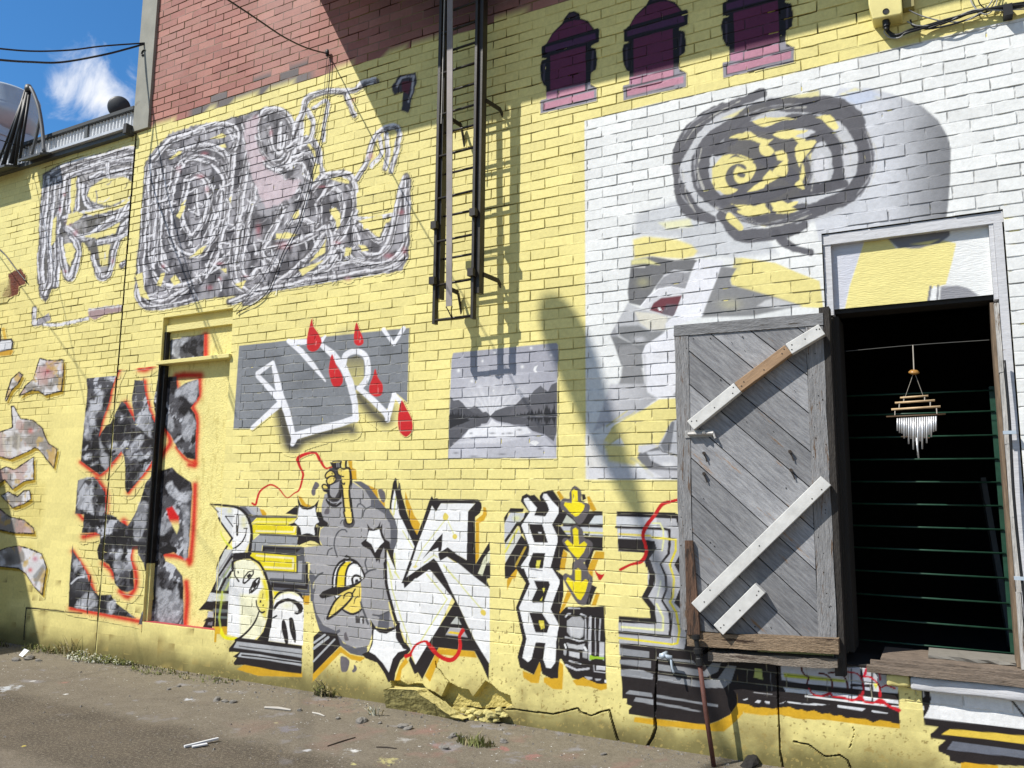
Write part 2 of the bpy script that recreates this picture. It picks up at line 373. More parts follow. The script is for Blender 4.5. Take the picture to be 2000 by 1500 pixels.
# ------------------------------------------------------------------ setting
def sheet(name, verts, faces, m, kind='structure'):
    me = bpy.data.meshes.new(name); me.from_pydata(verts, [], faces); me.update(); me.materials.append(m)
    return tag(link(bpy.data.objects.new(name, me)), kind=kind)
def ground_mat():
    m = bpy.data.materials.new('worn_asphalt'); m.use_nodes = True; t = m.node_tree; N = t.nodes; L = t.links; b = N['Principled BSDF']
    g = N.new('ShaderNodeTexCoord'); v = g.outputs['Object']; b.inputs['Roughness'].default_value = .85; b.inputs['Specular IOR Level'].default_value = .25
    def noise(s, d=6, r=.6, vec=v):
        n = N.new('ShaderNodeTexNoise'); n.inputs['Scale'].default_value = s; n.inputs['Detail'].default_value = d; n.inputs['Roughness'].default_value = r; L.new(vec, n.inputs['Vector']); return n.outputs['Fac']
    def ramp(x, a, b_, c=0, d=1):
        r = N.new('ShaderNodeMapRange'); r.inputs[1].default_value = a; r.inputs[2].default_value = b_; r.inputs[3].default_value = c; r.inputs[4].default_value = d; L.new(x, r.inputs[0]); return r.outputs[0]
    def mix(f, a, c):
        x = N.new('ShaderNodeMixRGB'); L.new(f, x.inputs[0])
        if isinstance(a, tuple): x.inputs[1].default_value = (*a, 1)
        else: L.new(a, x.inputs[1])
        if isinstance(c, tuple): x.inputs[2].default_value = (*c, 1)
        else: L.new(c, x.inputs[2])
        return x.outputs[0]
    def mul(a, c):
        x = N.new('ShaderNodeMath'); x.operation = 'MULTIPLY'; L.new(a, x.inputs[0])
        if isinstance(c, float): x.inputs[1].default_value = c
        else: L.new(c, x.inputs[1])
        return x.outputs[0]
    sep = N.new('ShaderNodeSeparateXYZ'); L.new(v, sep.inputs[0])
    # tarmac with a paler, dustier strip beside the wall
    c = mix(ramp(noise(3, 8), .3, .7), (.066, .053, .040), (.112, .090, .066))
    wob = N.new('ShaderNodeMath'); wob.operation = 'MULTIPLY_ADD'; wob.inputs[1].default_value = .5; L.new(noise(1.6, 5), wob.inputs[0]); L.new(sep.outputs['Y'], wob.inputs[2])
    wb2 = N.new('ShaderNodeMath'); wb2.operation = 'MULTIPLY_ADD'; wb2.inputs[1].default_value = .22; L.new(noise(2.6, 6), wb2.inputs[0]); L.new(sep.outputs['Y'], wb2.inputs[2])
    c = mix(ramp(wb2.outputs[0], -1.64, -1.74), c, mix(ramp(noise(9, 7), .3, .7), (.12, .10, .075), (.18, .15, .115)))
    c = mix(mul(ramp(wb2.outputs[0], -1.02, -.86), .85), c, mix(ramp(noise(7, 8, .7), .3, .7), (.125, .105, .080), (.205, .178, .138)))
    c = mix(mul(ramp(wob.outputs[0], -.35, -.05), .6), c, mix(ramp(noise(22, 6), .35, .65), (.14, .12, .085), (.235, .205, .150)))
    c = mix(mul(ramp(noise(60, 4, .75), .50, .62), .55), c, (.26, .225, .17)); c = mix(mul(ramp(noise(44, 5, .75), .58, .66), .7), c, (.035, .030, .024)); c = mix(ramp(noise(260, 3, .6), .60, .66), c, (.36, .33, .27))
    c = mix(ramp(noise(170, 3, .6), .62, .68), c, (.03, .028, .026))
    near = ramp(sep.outputs['Y'], -1.6, -.5)
    rx = ramp(sep.outputs['X'], -4.6, -2.6)
    c = mix(mul(mul(ramp(noise(3.1, 5), .55, .68), near), mul(rx, .38)), c, (.32, .13, .12))       # red overspray
    c = mix(mul(ramp(noise(4.6, 6), .60, .68), mul(near, .5)), c, (.30, .30, .34))       # grey overspray
    c = mix(mul(ramp(noise(15, 7, .75), .655, .69), near), c, (.66, .66, .66))           # white splashes
    vx = N.new('ShaderNodeTexVoronoi'); vx.inputs['Scale'].default_value = 26; L.new(v, vx.inputs['Vector'])
    c = mix(mul(ramp(vx.outputs['Distance'], .13, .09), mul(near, ramp(noise(5, 3), .52, .56))), c, (.7, .7, .7))
    def spot(c, px, py, rx, col, am):
        q = atg(px, py); d = N.new('ShaderNodeVectorMath'); d.operation = 'DISTANCE'; L.new(v, d.inputs[0]); d.inputs[1].default_value = (q[0], q[1], 0)
        k = N.new('ShaderNodeMath'); k.operation = 'MULTIPLY_ADD'; k.inputs[1].default_value = rx*2.6; L.new(SPN, k.inputs[0]); L.new(d.outputs['Value'], k.inputs[2])
        return mix(mul(ramp(k.outputs[0], rx*1.75, rx*1.45), am), c, col)
    SPN = noise(19, 6, .7)
    for px, py, rx, col, am in ((690, 1467, .09, (.62, .62, .62), .9), (760, 1486, .12, (.52, .47, .2), .8), (690, 1492, .04, (.5, .46, .2), .9), (600, 1466, .05, (.6, .6, .62), .8), (15, 1344, .18, (.55, .58, .62), .8), (370, 1366, .09, (.55, .57, .62), .8), (65, 1330, .05, (.7, .7, .7), .8), (128, 1356, .045, (.7, .7, .7), .9), (125, 1333, .09, (.36, .16, .13), .5), (540, 1412, .05, (.5, .47, .25), .7), (560, 1425, .16, (.2, .2, .28), .4), (980, 1462, .10, (.38, .14, .13), .55), (1040, 1478, .14, (.36, .15, .14), .5), (860, 1455, .12, (.33, .15, .13), .4), (790, 1445, .10, (.5, .5, .5), .5), (72, 1358, .03, (.6, .5, .1), .8), (46, 1457, .02, (.6, .5, .08), .9)):
        c = spot(c, px, py, rx, col, am)
    L.new(c, b.inputs['Base Color'])
    bp = N.new('ShaderNodeBump'); bp.inputs['Strength'].default_value = .8; bp.inputs['Distance'].default_value = .008
    L.new(noise(150, 5, .7), bp.inputs['Height']); L.new(bp.outputs[0], b.inputs['Normal'])
    return m
S = 400
GM = ground_mat()
sheet('ground', [(-S, -S, 0), (S, -S, 0), (S, S, 0), (-S, S, 0)], [(0, 1, 2, 3)], GM)
# ------------------------------------------------------------------ main building
B = thing('brick_building', 'yellow painted brick building covered in murals with an open barred window and plank shutter', 'building')
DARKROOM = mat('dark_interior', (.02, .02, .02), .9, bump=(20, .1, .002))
BRICKRED = mat('red_brick_side', (.27, .13, .11), .8)
RX0, RX1, RZ0, RZ1 = -5.835, -5.005, .335, 2.87      # bricked-in doorway
OX0, OX1, OZ0, OZ1 = -.515, .335, .55, 2.815         # window opening
def hole_main(x, z):
    return ((x > RX0) & (x < RX1) & (z > RZ0) & (z < RZ1)) | ((x > OX0) & (x < OX1) & (z > OZ0) & (z < OZ1))
def black_joints(X, Z):    # places where the mortar has dropped out
    px, py = proj(X, 0*X, Z)
    m = (px > 65) & (px < 290) & (py > 300) & (py < 480) & (fbm(X*3.1, Z*16, 101) > .53)
    m |= (px > 60) & (px < 270) & (py > 480) & (py < 700) & (fbm(X*4.5, Z*14, 102) > .66)
    m |= (px < 40) & (py > 430) & (py < 470) & (fbm(X*5, Z*14, 103) > .5)
    m |= (px > 860) & (px < 1000) & (py < 420) & (fbm(X*3.5, Z*15, 104) > .58)
    m |= (px > 1500) & (px < 1680) & (py < 70) & (fbm(X*3.5, Z*15, 105) > .55)
    m |= (px > 640) & (px < 1130) & (py < 230) & (fbm(X*3.5, Z*15, 106) > .66)
    return m*1.
DEEP.append(black_joints)
RB = 87*RH+Z0     # top of the yellow paint
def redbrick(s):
    i = np.nonzero(s.Zr > RB+.0005)[0]; bi, bj = s.brick[0][i], s.brick[1][i]
    h1, h2 = hsh(bi, bj, 11), hsh(bi, bj, 12)
    c = np.outer(1-h1, C(184, 128, 114))+np.outer(h1, C(166, 108, 97))
    c = c*(.92+.16*h2)[:, None]*(.9+.2*fbm(s.X[i]*9, s.Z[i]*9, 13))[:, None]
    pale = (sstep(.5, .7, fbm(s.X[i]*1.5, s.Z[i]*1.5, 14))*.25)[:, None]; c = c*(1-pale)+C(190, 150, 140)*pale
    # a row of bricks brushed dark grey above the paint edge
    gr = (s.Zr[i] < RB+RH*(1.0+1.2*(hsh(bi, bj*0, 15) > .5))) & (s.X[i] > -5.65) & (s.X[i] < -4.25) & (hsh(bi, bj, 16) > .08)
    c = np.where(gr[:, None], C(112, 104, 103)*(.85+.3*h2)[:, None], c)
    so = (.74*sstep(1.0, .3, np.hypot((s.X[i]+2.7)/1.25, (s.Zr[i]-5.15)/.75)+.35*(fbm(s.X[i]*2.2, s.Zr[i]*2.2, 18)-.5)))[:, None]; c = c*(1-so)+C(58, 42, 40)*so  # shade beneath the landing deepened in the brick colour, as a dark blotch
    j = s.joint[i] > .5; c = np.where(j[:, None], C(150, 118, 108)*.8, c)
    s.c[i] = c; s.a[i] = 1
    # the brush line overlaps the first bricks unevenly
    i = np.nonzero((s.Zr > RB) & (s.Zr < RB+.03*(fbm(s.X*6, s.X*0, 17)-.35)))[0]
    s.c[i] = YEL*.95
MX1 = 3.2
wm = Surf(-6.385, MX1, 0, 7.0, ex=(RX0, RX1, OX0, OX1, -5.0, -1.30, .99), ez=(RZ0, RZ1, OZ0, OZ1, 1.62, .66))
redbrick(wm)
# unpainted and repainted marks in the photograph's pixels
WALL = wm
exec_wall_marks = []
# ------------------------------------------------------------------ low building on the left
A = thing('low_building', 'low yellow brick building left of the joint, with a corrugated parapet and grey flashing', 'building')
AX0, AX1, AT = -13., -6.405, 4.66
wa = Surf(AX0, AX1, 0, AT)
# ------------------------------------------------------------------ murals
def K(ox, oy, s): return lambda *p: [(ox+x/s, oy+y/s) for x, y in p]
A1, A2, A3, A4, A5 = K(380, 960, 7.896), K(380, 1130, 7.896), K(580, 870, 10), K(560, 1000, 8.57), K(590, 1150, 7.895)
B1, B2, B3, B4, B5 = K(740, 930, 7.5), K(750, 1100, 6.), K(960, 940, 7.896), K(990, 1110, 6.25), K(1180, 960, 4.6875)
B6, B7, B8 = K(1180, 1240, 6.667), K(1440, 1270, 5.882), K(1740, 1290, 7.142)
BLK, WHT, GR1, GR2, GR3 = C(40, 34, 34), C(243, 243, 243), C(166, 164, 166), C(98, 98, 105), C(128, 128, 132)
ORG, YBR, YPL, RED, BLG = C(216, 168, 40), C(240, 222, 24), C(242, 218, 112), C(205, 26, 30), C(205, 208, 216)
PYL = C(236, 236, 170)
def draw_letters(s):
    f, l = s.fill, s.line
    # ochre drop shades first
    f(A2((30, 930), (90, 855), (270, 860), (290, 730), (505, 735), (500, 870), (345, 850), (335, 985)), ORG)
    f(A2((650, 1400), (760, 1330), (1660, 1440), (1660, 1520), (980, 1500)), ORG)
    f(A2((1675, 260), (1780, 260), (1765, 400), (1680, 400)), ORG); f(A2((1210, 195), (1320, 200), (1230, 270)), YBR)
    f(A5((165, 1310), (590, 890), (740, 1010), (980, 1060), (900, 1120), (760, 1090), (600, 980), (165, 1430)), ORG)
    f(A5((1430, 1420), (1500, 1200), (1600, 1060), (1640, 1130), (1540, 1240), (1510, 1420)), ORG)
    f(B2((640, 990), (1060, 1030), (1090, 1110), (670, 1070), (540, 1390), (480, 1320)), ORG)
    f(A3((990, 290), (1080, 300), (1080, 430), (1160, 480), (1170, 680), (1060, 660), (1020, 440)), ORG)
    f(A3((1380, 770), (1560, 850), (1590, 1060), (1720, 1110), (1720, 1220), (1560, 1100), (1460, 880)), ORG)
    f(A1((1590, 70), (1640, 80), (1720, 190), (1800, 215), (1760, 250), (1660, 220)), ORG)
    f(B1((385, 215), (430, 350), (520, 580), (605, 700), (560, 865), (480, 760), (430, 560), (385, 400)), ORG, smooth=0)
    f(B1((1420, 640), (1520, 560), (1530, 450), (1570, 460), (1580, 560), (1540, 650), (1470, 690), (1470, 1180), (1415, 1290)), ORG, smooth=0)
    f(B3((1000, 170), (1040, 140), (1120, 260), (1060, 290)), ORG); f(B3((1470, 240), (1510, 230), (1620, 440), (1570, 465), (1510, 420)), ORG)
    f(B3((1110, 1050), (1170, 1110), (1130, 1370), (1040, 1360), (1060, 1180)), ORG); f(B3((1610, 1075), (1740, 1090), (1740, 1190), (1650, 1200), (1590, 1370), (1470, 1370)), ORG)
    f(B3((340, 1330), (410, 1350), (370, 1500), (250, 1500)), ORG); f(B3((510, 1010), (540, 1010), (360, 1330), (340, 1330)), ORG)
    f(B4((130, 0), (0, 270), (0, 150), (60, 20)), ORG); f(B4((740, 260), (790, 310), (660, 560), (635, 555)), ORG); f(B4((1030, 460), (1090, 290), (1135, 310), (1085, 460)), ORG)
    f(B4((980, 0), (1050, 10), (1050, 110), (1000, 80)), ORG)
    f(B4((195, 1250), (330, 1300), (395, 1150), (430, 1180), (390, 1400), (300, 1400), (200, 1330)), ORG); f(B4((450, 1330), (620, 1340), (640, 1130), (690, 1180), (680, 1480), (560, 1470), (450, 1390)), ORG)
    f(B4((800, 1370), (930, 1320), (1220, 1410), (1225, 1470), (1150, 1490), (1000, 1440), (850, 1430)), ORG)
    # ---- first letter: curled leaf head
    f(A1((320, 240), (640, 255), (760, 330), (830, 460), (860, 640), (840, 800), (760, 950), (600, 1050), (580, 720), (370, 400)), C(222, 224, 226))
    f(A1((590, 260), (670, 270), (790, 380), (850, 560), (850, 740), (790, 900), (690, 1000), (585, 1040), (580, 720)), WHT)
    for x, y, r in ((540, 300, 7), (760, 430, 9), (760, 520, 8)): s.spray(A1((x, y))[0], r, C(236, 232, 150), .6)
    f(A1((680, 225), (830, 225), (960, 360), (800, 360)), GR2); f(A1((780, 225), (980, 240), (1070, 320), (1060, 370), (900, 370)), C(178, 180, 188), al=.9); f(A1((1000, 270), (1060, 280), (1110, 340), (1100, 375), (1040, 370)), ORG)
    f(A1((830, 390), (960, 400), (880, 490)), GR2)
    l(A1((240, 195), (420, 212), (640, 240), (770, 320), (850, 460), (885, 650), (870, 800), (850, 930)), [2, 4.5, 5, 6, 6, 6.5, 6.5, 7], BLK, smooth=4)
    l(A1((250, 195), (365, 320)), [1.5, 2.5], BLK); l(A1((375, 405), (390, 450), (580, 720), (480, 880), (390, 1030), (340, 1190)), [4, 3.5, 4, 4, 4, 3], BLK)
    l(A1((610, 382), (475, 380), (590, 540)), 2.2, BLK); l(A1((655, 350), (645, 500), (655, 660), (680, 480), (675, 355), (655, 350)), 1.7, BLK); l(A1((655, 540), (655, 670)), 4, BLK); l(A1((760, 570), (810, 570)), 2.2, BLK)
    l(A1((800, 570), (780, 680), (720, 790), (640, 860), (580, 880)), [1.5, 2.5, 3, 3, 1.5], BLK, smooth=4)
    l(A1((400, 590), (420, 680), (500, 800), (580, 870)), [2.5, 3, 4, 4], C(220, 226, 60), smooth=3, al=.8)
    f(A1((580, 1110), (590, 950), (870, 930), (1010, 1090), (880, 1040), (760, 1040), (650, 1070)), BLK)
    # striped sleeve
    f(A1((580, 900), (580, 1200), (540, 1420), (500, 1500), (320, 1500), (340, 1180), (470, 890)), C(206, 208, 206))
    for a, b, w, c in (((580, 910), (370, 1230), 3, GR1), ((580, 960), (360, 1330), 3.6, GR2), ((580, 1000), (380, 1290), 4, BLK), ((575, 1060), (340, 1450), 4, GR1), ((575, 1120), (345, 1480), 3.6, C(160, 172, 130)), ((565, 1240), (410, 1500), 5, BLK), ((560, 1330), (450, 1500), 6, C(170, 180, 120)), ((330, 1400), (300, 1500), 3, BLK)):
        l(A1(a, b), w, c)
    f(A2((300, 90), (180, 350), (60, 485), (290, 490), (290, 600), (200, 600), (130, 655), (170, 660), (110, 780), (270, 815), (275, 740), (505, 740), (535, 190), (540, 0), (350, 0)), BLK)
    f(A2((340, 0), (540, 0), (530, 190), (320, 190)), C(150, 156, 150)); l(A2((480, 0), (390, 180)), 5, BLK); l(A2((380, 0), (330, 130)), 3, C(120, 120, 122)); l(A2((540, 60), (480, 180)), 4, C(190, 200, 130)); l(A2((430, 0), (360, 180)), 2, C(225, 228, 220))
    f(A2((240, 220), (530, 235), (530, 345), (190, 350)), C(214, 216, 216)); f(A2((300, 180), (540, 190), (540, 232), (320, 230)), BLK)
    f(A2((200, 500), (510, 500), (505, 530), (195, 525)), C(90, 92, 94)); f(A2((215, 505), (290, 510), (285, 600), (190, 600)), C(190, 190, 196)); f(A2((290, 460), (520, 480), (515, 515), (290, 510)), C(112, 116, 112)); f(A2((300, 570), (510, 585), (505, 620), (300, 610)), C(100, 108, 104))
    f(A2((210, 680), (280, 665), (270, 720), (200, 710)), C(130, 130, 136)); l(A2((430, 200), (410, 400), (380, 600), (400, 760)), 4, C(190, 205, 90), al=.7); s.spray(A2((420, 290))[0], 10, C(220, 226, 80), .7)
    l(A2((400, 790), (450, 890), (560, 930), (650, 920)), [8, 7, 6, 4], C(240, 232, 30), smooth=4); f(A2((290, 740), (400, 760), (390, 850), (290, 860)), C(226, 180, 40))
    # round face
    f(A1((590, 1150), (640, 1080), (760, 1045), (880, 1070), (980, 1160), (1060, 1300), (1120, 1500), (540, 1500)), C(246, 244, 214), smooth=0)
    f(A2((545, 0), (1090, 0), (1130, 160), (1145, 400), (1110, 640), (1010, 860), (900, 960), (700, 915), (650, 900), (505, 860), (525, 300)), WHT)
    f(A2((700, 240), (1140, 250), (1145, 420), (1100, 660), (1000, 880), (880, 940), (700, 910)), C(246, 243, 208), soft=8)
    f(A2((1020, 0), (1090, 0), (1140, 200), (1145, 420), (1100, 640), (1040, 560), (960, 380), (1000, 200), (1060, 130)), C(240, 226, 110), soft=7); l(A2((1080, 40), (1110, 160), (1120, 320)), 5, C(232, 218, 40), soft=6)
    l(A1((870, 1010), (1010, 1110), (1090, 1260), (1150, 1420), (1170, 1500)), [8, 7, 6.5, 7, 8], BLK, smooth=4)
    f(A2((1110, 0), (1165, 20), (1195, 160), (1215, 400), (1205, 640), (1160, 900), (1140, 970), (960, 945), (1060, 820), (1120, 620), (1150, 400), (1140, 160)), BLK)
    l(A1((590, 1090), (590, 1220)), 5, BLK)
    l(A1((625, 1190), (620, 1290), (680, 1385)), [2, 2.8, 3.4], BLK, smooth=3); f(A1((660, 1230), (680, 1225), (690, 1260), (670, 1265)), BLK)
    for P in (A1((745, 1400), (760, 1330), (830, 1240), (905, 1220), (905, 1270), (840, 1360), (770, 1420)), A1((870, 1500), (900, 1400), (960, 1340), (1000, 1330), (1000, 1400), (960, 1490), (880, 1560)) , ): l(P, 2.6, BLK, closed=True)
    f(A1((800, 1300), (850, 1260), (880, 1290), (830, 1350)), BLK); f(A1((890, 1440), (940, 1380), (975, 1430), (930, 1500)), BLK)
    l(A2((850, 220), (850, 170), (900, 80), (970, 0)), 2.6, BLK); l(A2((1000, 0), (970, 80), (900, 180), (850, 225)), 2.6, BLK); f(A2((880, 110), (940, 60), (960, 90), (900, 150)), BLK)
    l(A2((750, 20), (750, 70), (800, 50), (840, 0)), 2.4, BLK)
    l(A2((950, 340), (960, 420), (1000, 500), (1040, 525), (1080, 510)), [2.6, 2.6, 3, 4, 3.4], BLK, smooth=4); f(A2((1005, 335), (1030, 335), (1030, 375), (1000, 370)), BLK); f(A2((1050, 400), (1070, 400), (1065, 425), (1045, 425)), BLK)
    l(A2((990, 510), (940, 650), (840, 790), (720, 900), (640, 950)), [2.6, 3.4, 4, 4.5, 6], BLK, smooth=4)
    # bars of the E
    f(A1((880, 490), (970, 405), (1600, 400), (1440, 480), (1480, 520), (900, 530)), C(238, 224, 60)); l(A1((890, 500), (960, 465), (1430, 470)), 3, C(248, 236, 150), soft=3)
    f(A1((890, 520), (1480, 520), (1565, 570), (1565, 665), (900, 640)), YBR); l(A1((950, 610), (1530, 625), (1540, 575)), 3.2, C(250, 240, 190), soft=2.5); s.spray(A1((1260, 550))[0], 14, C(230, 196, 20), .5, 5); f(A1((900, 640), (1000, 640), (905, 740)), C(226, 222, 110))
    l(A1((840, 385), (1560, 395)), 4.6, C(78, 74, 72)); f(A1((890, 760), (1010, 655), (1590, 680), (1590, 830), (1040, 830), (1030, 930), (885, 910)), C(160, 162, 166)); l(A1((1010, 662), (1590, 690)), 3.6, C(70, 70, 72))
    f(A1((1040, 930), (1050, 830), (1640, 850), (1690, 860), (1690, 1000), (1570, 975)), C(84, 84, 88)); f(A1((1050, 850), (1640, 880), (1570, 940), (1040, 920)), BLK); f(A1((1090, 890), (1560, 905), (1560, 940), (1070, 920)), C(60, 60, 62))
    f(A1((860, 990), (900, 935), (1570, 985), (1570, 1245), (1090, 1220), (1010, 1090)), C(240, 222, 40)); l(A1((960, 985), (1080, 1000), (1520, 1030), (1515, 1190), (1080, 1165)), 3.4, C(250, 240, 190), soft=2.5)
    l(A1((885, 925), (1570, 980)), 3.6, C(60, 58, 56))
    f(A1((1090, 1220), (1570, 1250), (1590, 1060), (1570, 985), (1700, 990), (1720, 1110), (1730, 1480), (1180, 1450)), C(96, 96, 100)); f(A1((1110, 1240), (1590, 1270), (1600, 1070), (1660, 1070), (1650, 1370), (1140, 1350)), C(166, 166, 170))
    l(A1((1580, 1000), (1580, 1250), (1100, 1225)), 3, C(80, 78, 74)); l(A1((1730, 1120), (1730, 1490), (1180, 1460)), 5, BLK); l(A2((1180, 10), (1720, 40)), 5, C(84, 84, 90)); f(A2((1180, 60), (1710, 110), (1715, 0), (1760, 0), (1745, 170), (1190, 115)), BLK)
    f(A2((1200, 130), (1740, 170), (1760, 30), (1780, 40), (1775, 265), (1640, 260), (1500, 180), (1320, 200), (1210, 190)), C(92, 92, 100))
    # glove
    f(A2((1215, 420), (1240, 330), (1330, 230), (1480, 190), (1600, 240), (1670, 320), (1685, 460), (1670, 1030), (1450, 1000), (1140, 960), (1195, 650)), C(246, 245, 244))
    s.spray(A2((1420, 420))[0], 16, C(238, 236, 200), .8, 9); l(A2((1250, 300), (1340, 230), (1480, 210), (1600, 260)), 4, C(240, 236, 190), soft=3)
    l(A2((1225, 310), (1300, 225), (1420, 185), (1540, 190), (1620, 235), (1670, 310)), [3, 5, 5.5, 6.5, 6, 3], BLK, smooth=4)
    f(A2((1215, 440), (1260, 370), (1340, 320), (1440, 300), (1550, 325), (1660, 400), (1680, 460), (1650, 530), (1580, 560), (1535, 540), (1545, 515), (1590, 520), (1600, 480), (1560, 410), (1480, 360), (1400, 355), (1300, 400), (1220, 500)), BLK)
    l(A2((1215, 605), (1265, 575)), 3.5, BLK); f(A2((1340, 680), (1360, 635), (1395, 660), (1430, 800), (1445, 920), (1440, 1010), (1400, 1000), (1370, 900), (1340, 780)), BLK, smooth=3); f(A2((1455, 650), (1460, 610), (1510, 605), (1540, 700), (1565, 860), (1560, 980), (1540, 985), (1500, 900), (1465, 780)), BLK, smooth=3)
    # striped base of the first letters
    f(A2((640, 945), (720, 915), (960, 945), (1140, 965), (1660, 1035), (1650, 1470), (1200, 1410), (780, 1330), (620, 1335), (600, 1300), (650, 1230), (595, 1200), (690, 1135), (530, 1130), (530, 1080)), BLK)
    f(A2((600, 1065), (650, 970), (1660, 1090), (1655, 1220), (1200, 1150), (900, 1105)), C(178, 180, 184)); l(A2((690, 1040), (900, 1070), (1100, 1090), (1660, 1165)), 1.8, BLK); f(A2((665, 1205), (710, 1140), (1000, 1170), (1650, 1280), (1650, 1350), (1150, 1265)), C(182, 184, 188)); l(A2((730, 1180), (1000, 1210), (1650, 1300)), 3.2, BLK)
    # ---- second letter: grey cloud bomb
    f(A3((540, 950), (480, 1200), (490, 1500), (1900, 1500), (1800, 1250), (1700, 1230), (1480, 1200), (1440, 1050), (1330, 880), (1090, 720), (900, 850)), GR1)
    f(A4((600, 0), (690, 180), (560, 300), (545, 450), (600, 560), (290, 590), (300, 830), (385, 850), (390, 1000), (480, 1100), (440, 1250), (430, 1500), (1740, 1500), (1640, 1150), (1640, 650), (1780, 620), (1850, 450), (1850, 250), (1760, 60), (1720, 0)), GR1)
    f(A5((150, 0), (160, 200), (220, 400), (330, 560), (520, 660), (560, 760), (700, 870), (850, 915), (1030, 870), (1110, 600), (1050, 480), (1060, 580), (1430, 600), (1340, 300), (1300, 0)), GR1)
    for a, b in ((A3((1090, 700), (1250, 700), (1400, 790), (1560, 1010), (1740, 1230), (1650, 1250), (1440, 1210), (1440, 1060), (1330, 880), (1180, 760)), GR2), (A3((1560, 1240), (1800, 1240), (1920, 1500), (1790, 1500), (1700, 1330)), GR2),
                 (A4((1610, 0), (1750, 20), (1830, 150), (1860, 300), (1850, 500), (1800, 640), (1700, 640), (1740, 480), (1740, 300), (1710, 120)), GR2), (A4((380, 960), (480, 1080), (520, 1060), (440, 1200), (430, 1500), (400, 1500), (390, 1170), (370, 1100)), GR2), (A5((150, 0), (190, 0), (180, 200), (230, 400), (330, 560), (520, 650), (580, 620), (590, 660), (540, 700), (640, 840), (830, 915), (1000, 880), (1010, 960), (930, 1040), (750, 1000), (590, 880), (520, 760), (270, 650), (200, 430), (160, 220)), GR2),
                 (A5((1090, 395), (1190, 405), (1290, 370), (1355, 330), (1340, 610), (1160, 600), (1190, 440)), GR2)): f(a, b)
    for P, w in ((A3((1230, 1040), (1240, 1130)), 2.4), (A3((1170, 1200), (1200, 1145), (1260, 1155), (1340, 1230)), 2.6), (A3((1280, 1390), (1320, 1260), (1440, 1190)), 2.6), (A4((900, 190), (915, 150), (940, 135)), 2), (A4((1005, 330), (970, 295), (890, 310), (820, 400), (795, 560), (810, 640), (845, 750)), 2.8), (A4((675, 720), (700, 640), (760, 605)), 2.6), (A4((1330, 780), (1310, 860), (1345, 975)), 3), (A4((1300, 1050), (1380, 985), (1490, 955)), 3.6), (A4((480, 1110), (520, 1060), (600, 1020)), 3.6),
                 (A5((890, 0), (895, 150), (930, 300), (1020, 540)), 4), (A5((1090, 400), (1200, 410), (1330, 350)), 3)): l(P, w, C(84, 84, 88), smooth=4)
    for P in (A3((280, 900), (330, 760), (360, 710), (420, 740), (430, 800), (370, 870), (360, 960), (310, 980)), A3((1580, 880), (1640, 850), (1720, 930), (1715, 1110), (1640, 1070)), A3((540, 1290), (600, 1190), (640, 1260), (620, 1340), (540, 1340)), A5((650, 690), (680, 670), (700, 740), (720, 790), (680, 805), (650, 770)), A5((590, 1060), (640, 1040), (700, 1070), (735, 1130), (700, 1260), (640, 1285), (600, 1250)), A5((800, 1170), (840, 1200), (840, 1260), (790, 1290), (770, 1260), (800, 1230))): f(P, C(108, 102, 106), smooth=3)
    # hand holding the fuse cap
    f(A3((570, 560), (640, 440), (800, 420), (880, 560), (880, 1000), (740, 1190), (600, 1100)), C(70, 66, 68)); f(A3((640, 790), (830, 700), (810, 900), (740, 1020), (650, 1000)), GR1); l(A3((600, 800), (620, 960), (720, 1060), (830, 1020), (860, 860)), 4.5, BLK, smooth=3); l(A3((580, 1060), (640, 1150), (760, 1185), (860, 1120)), 4.5, BLK, smooth=3); l(A3((600, 1060), (700, 1120), (830, 1100)), 1.4, C(190, 190, 195), smooth=3); f(A3((640, 330), (860, 330), (860, 440), (760, 470), (690, 430)), BLK); l(A3((780, 345), (780, 420)), 1.4, GR1); l(A3((815, 345), (820, 420)), 1.4, GR1)
    f(A3((700, 340), (680, 210), (690, 120), (740, 90), (900, 150), (960, 240), (960, 430), (1020, 450), (1040, 700), (1010, 860), (1040, 1100), (1090, 1420), (1050, 1500), (960, 1490), (920, 1100), (880, 850), (890, 680), (850, 600), (800, 560), (790, 470), (900, 440), (860, 320)), YPL)
    l(A3((700, 310), (665, 230), (665, 130), (725, 85), (800, 130), (925, 155), (960, 250), (955, 420), (1020, 450), (1050, 560), (1050, 720), (1025, 850), (1040, 1050), (1085, 1380), (1100, 1500)), [3, 4, 4, 5.5, 4, 3.5, 4, 4, 4.5, 5, 5, 4, 4.5, 4.5, 4.5], BLK, smooth=3)
    l(A3((700, 310), (780, 300), (860, 305)), 3.2, BLK); l(A3((860, 320), (850, 420), (900, 455), (1010, 440)), 3, BLK, smooth=3); l(A3((780, 470), (800, 560), (860, 600), (910, 610)), 3, BLK, smooth=3); l(A3((870, 660), (870, 720), (920, 760), (930, 735)), 3, BLK, smooth=3); l(A3((875, 780), (890, 870), (910, 1100), (950, 1500)), 4, BLK)
    for P in (A3((570, 640), (550, 590), (590, 520), (660, 490), (720, 530), (740, 590), (640, 610)), A3((580, 720), (590, 650), (660, 600), (730, 610), (760, 660), (720, 730), (630, 770)), A3((490, 800), (520, 760), (580, 780), (610, 830), (570, 870), (520, 860))): f(P, YPL, smooth=3); l(P, 3, BLK, smooth=3, closed=True)
    l(A3((680, 540), (690, 560)), 2, BLK); l(A3((720, 640), (720, 680)), 2, BLK); f(A3((480, 840), (600, 880), (600, 930), (520, 900)), BLK)
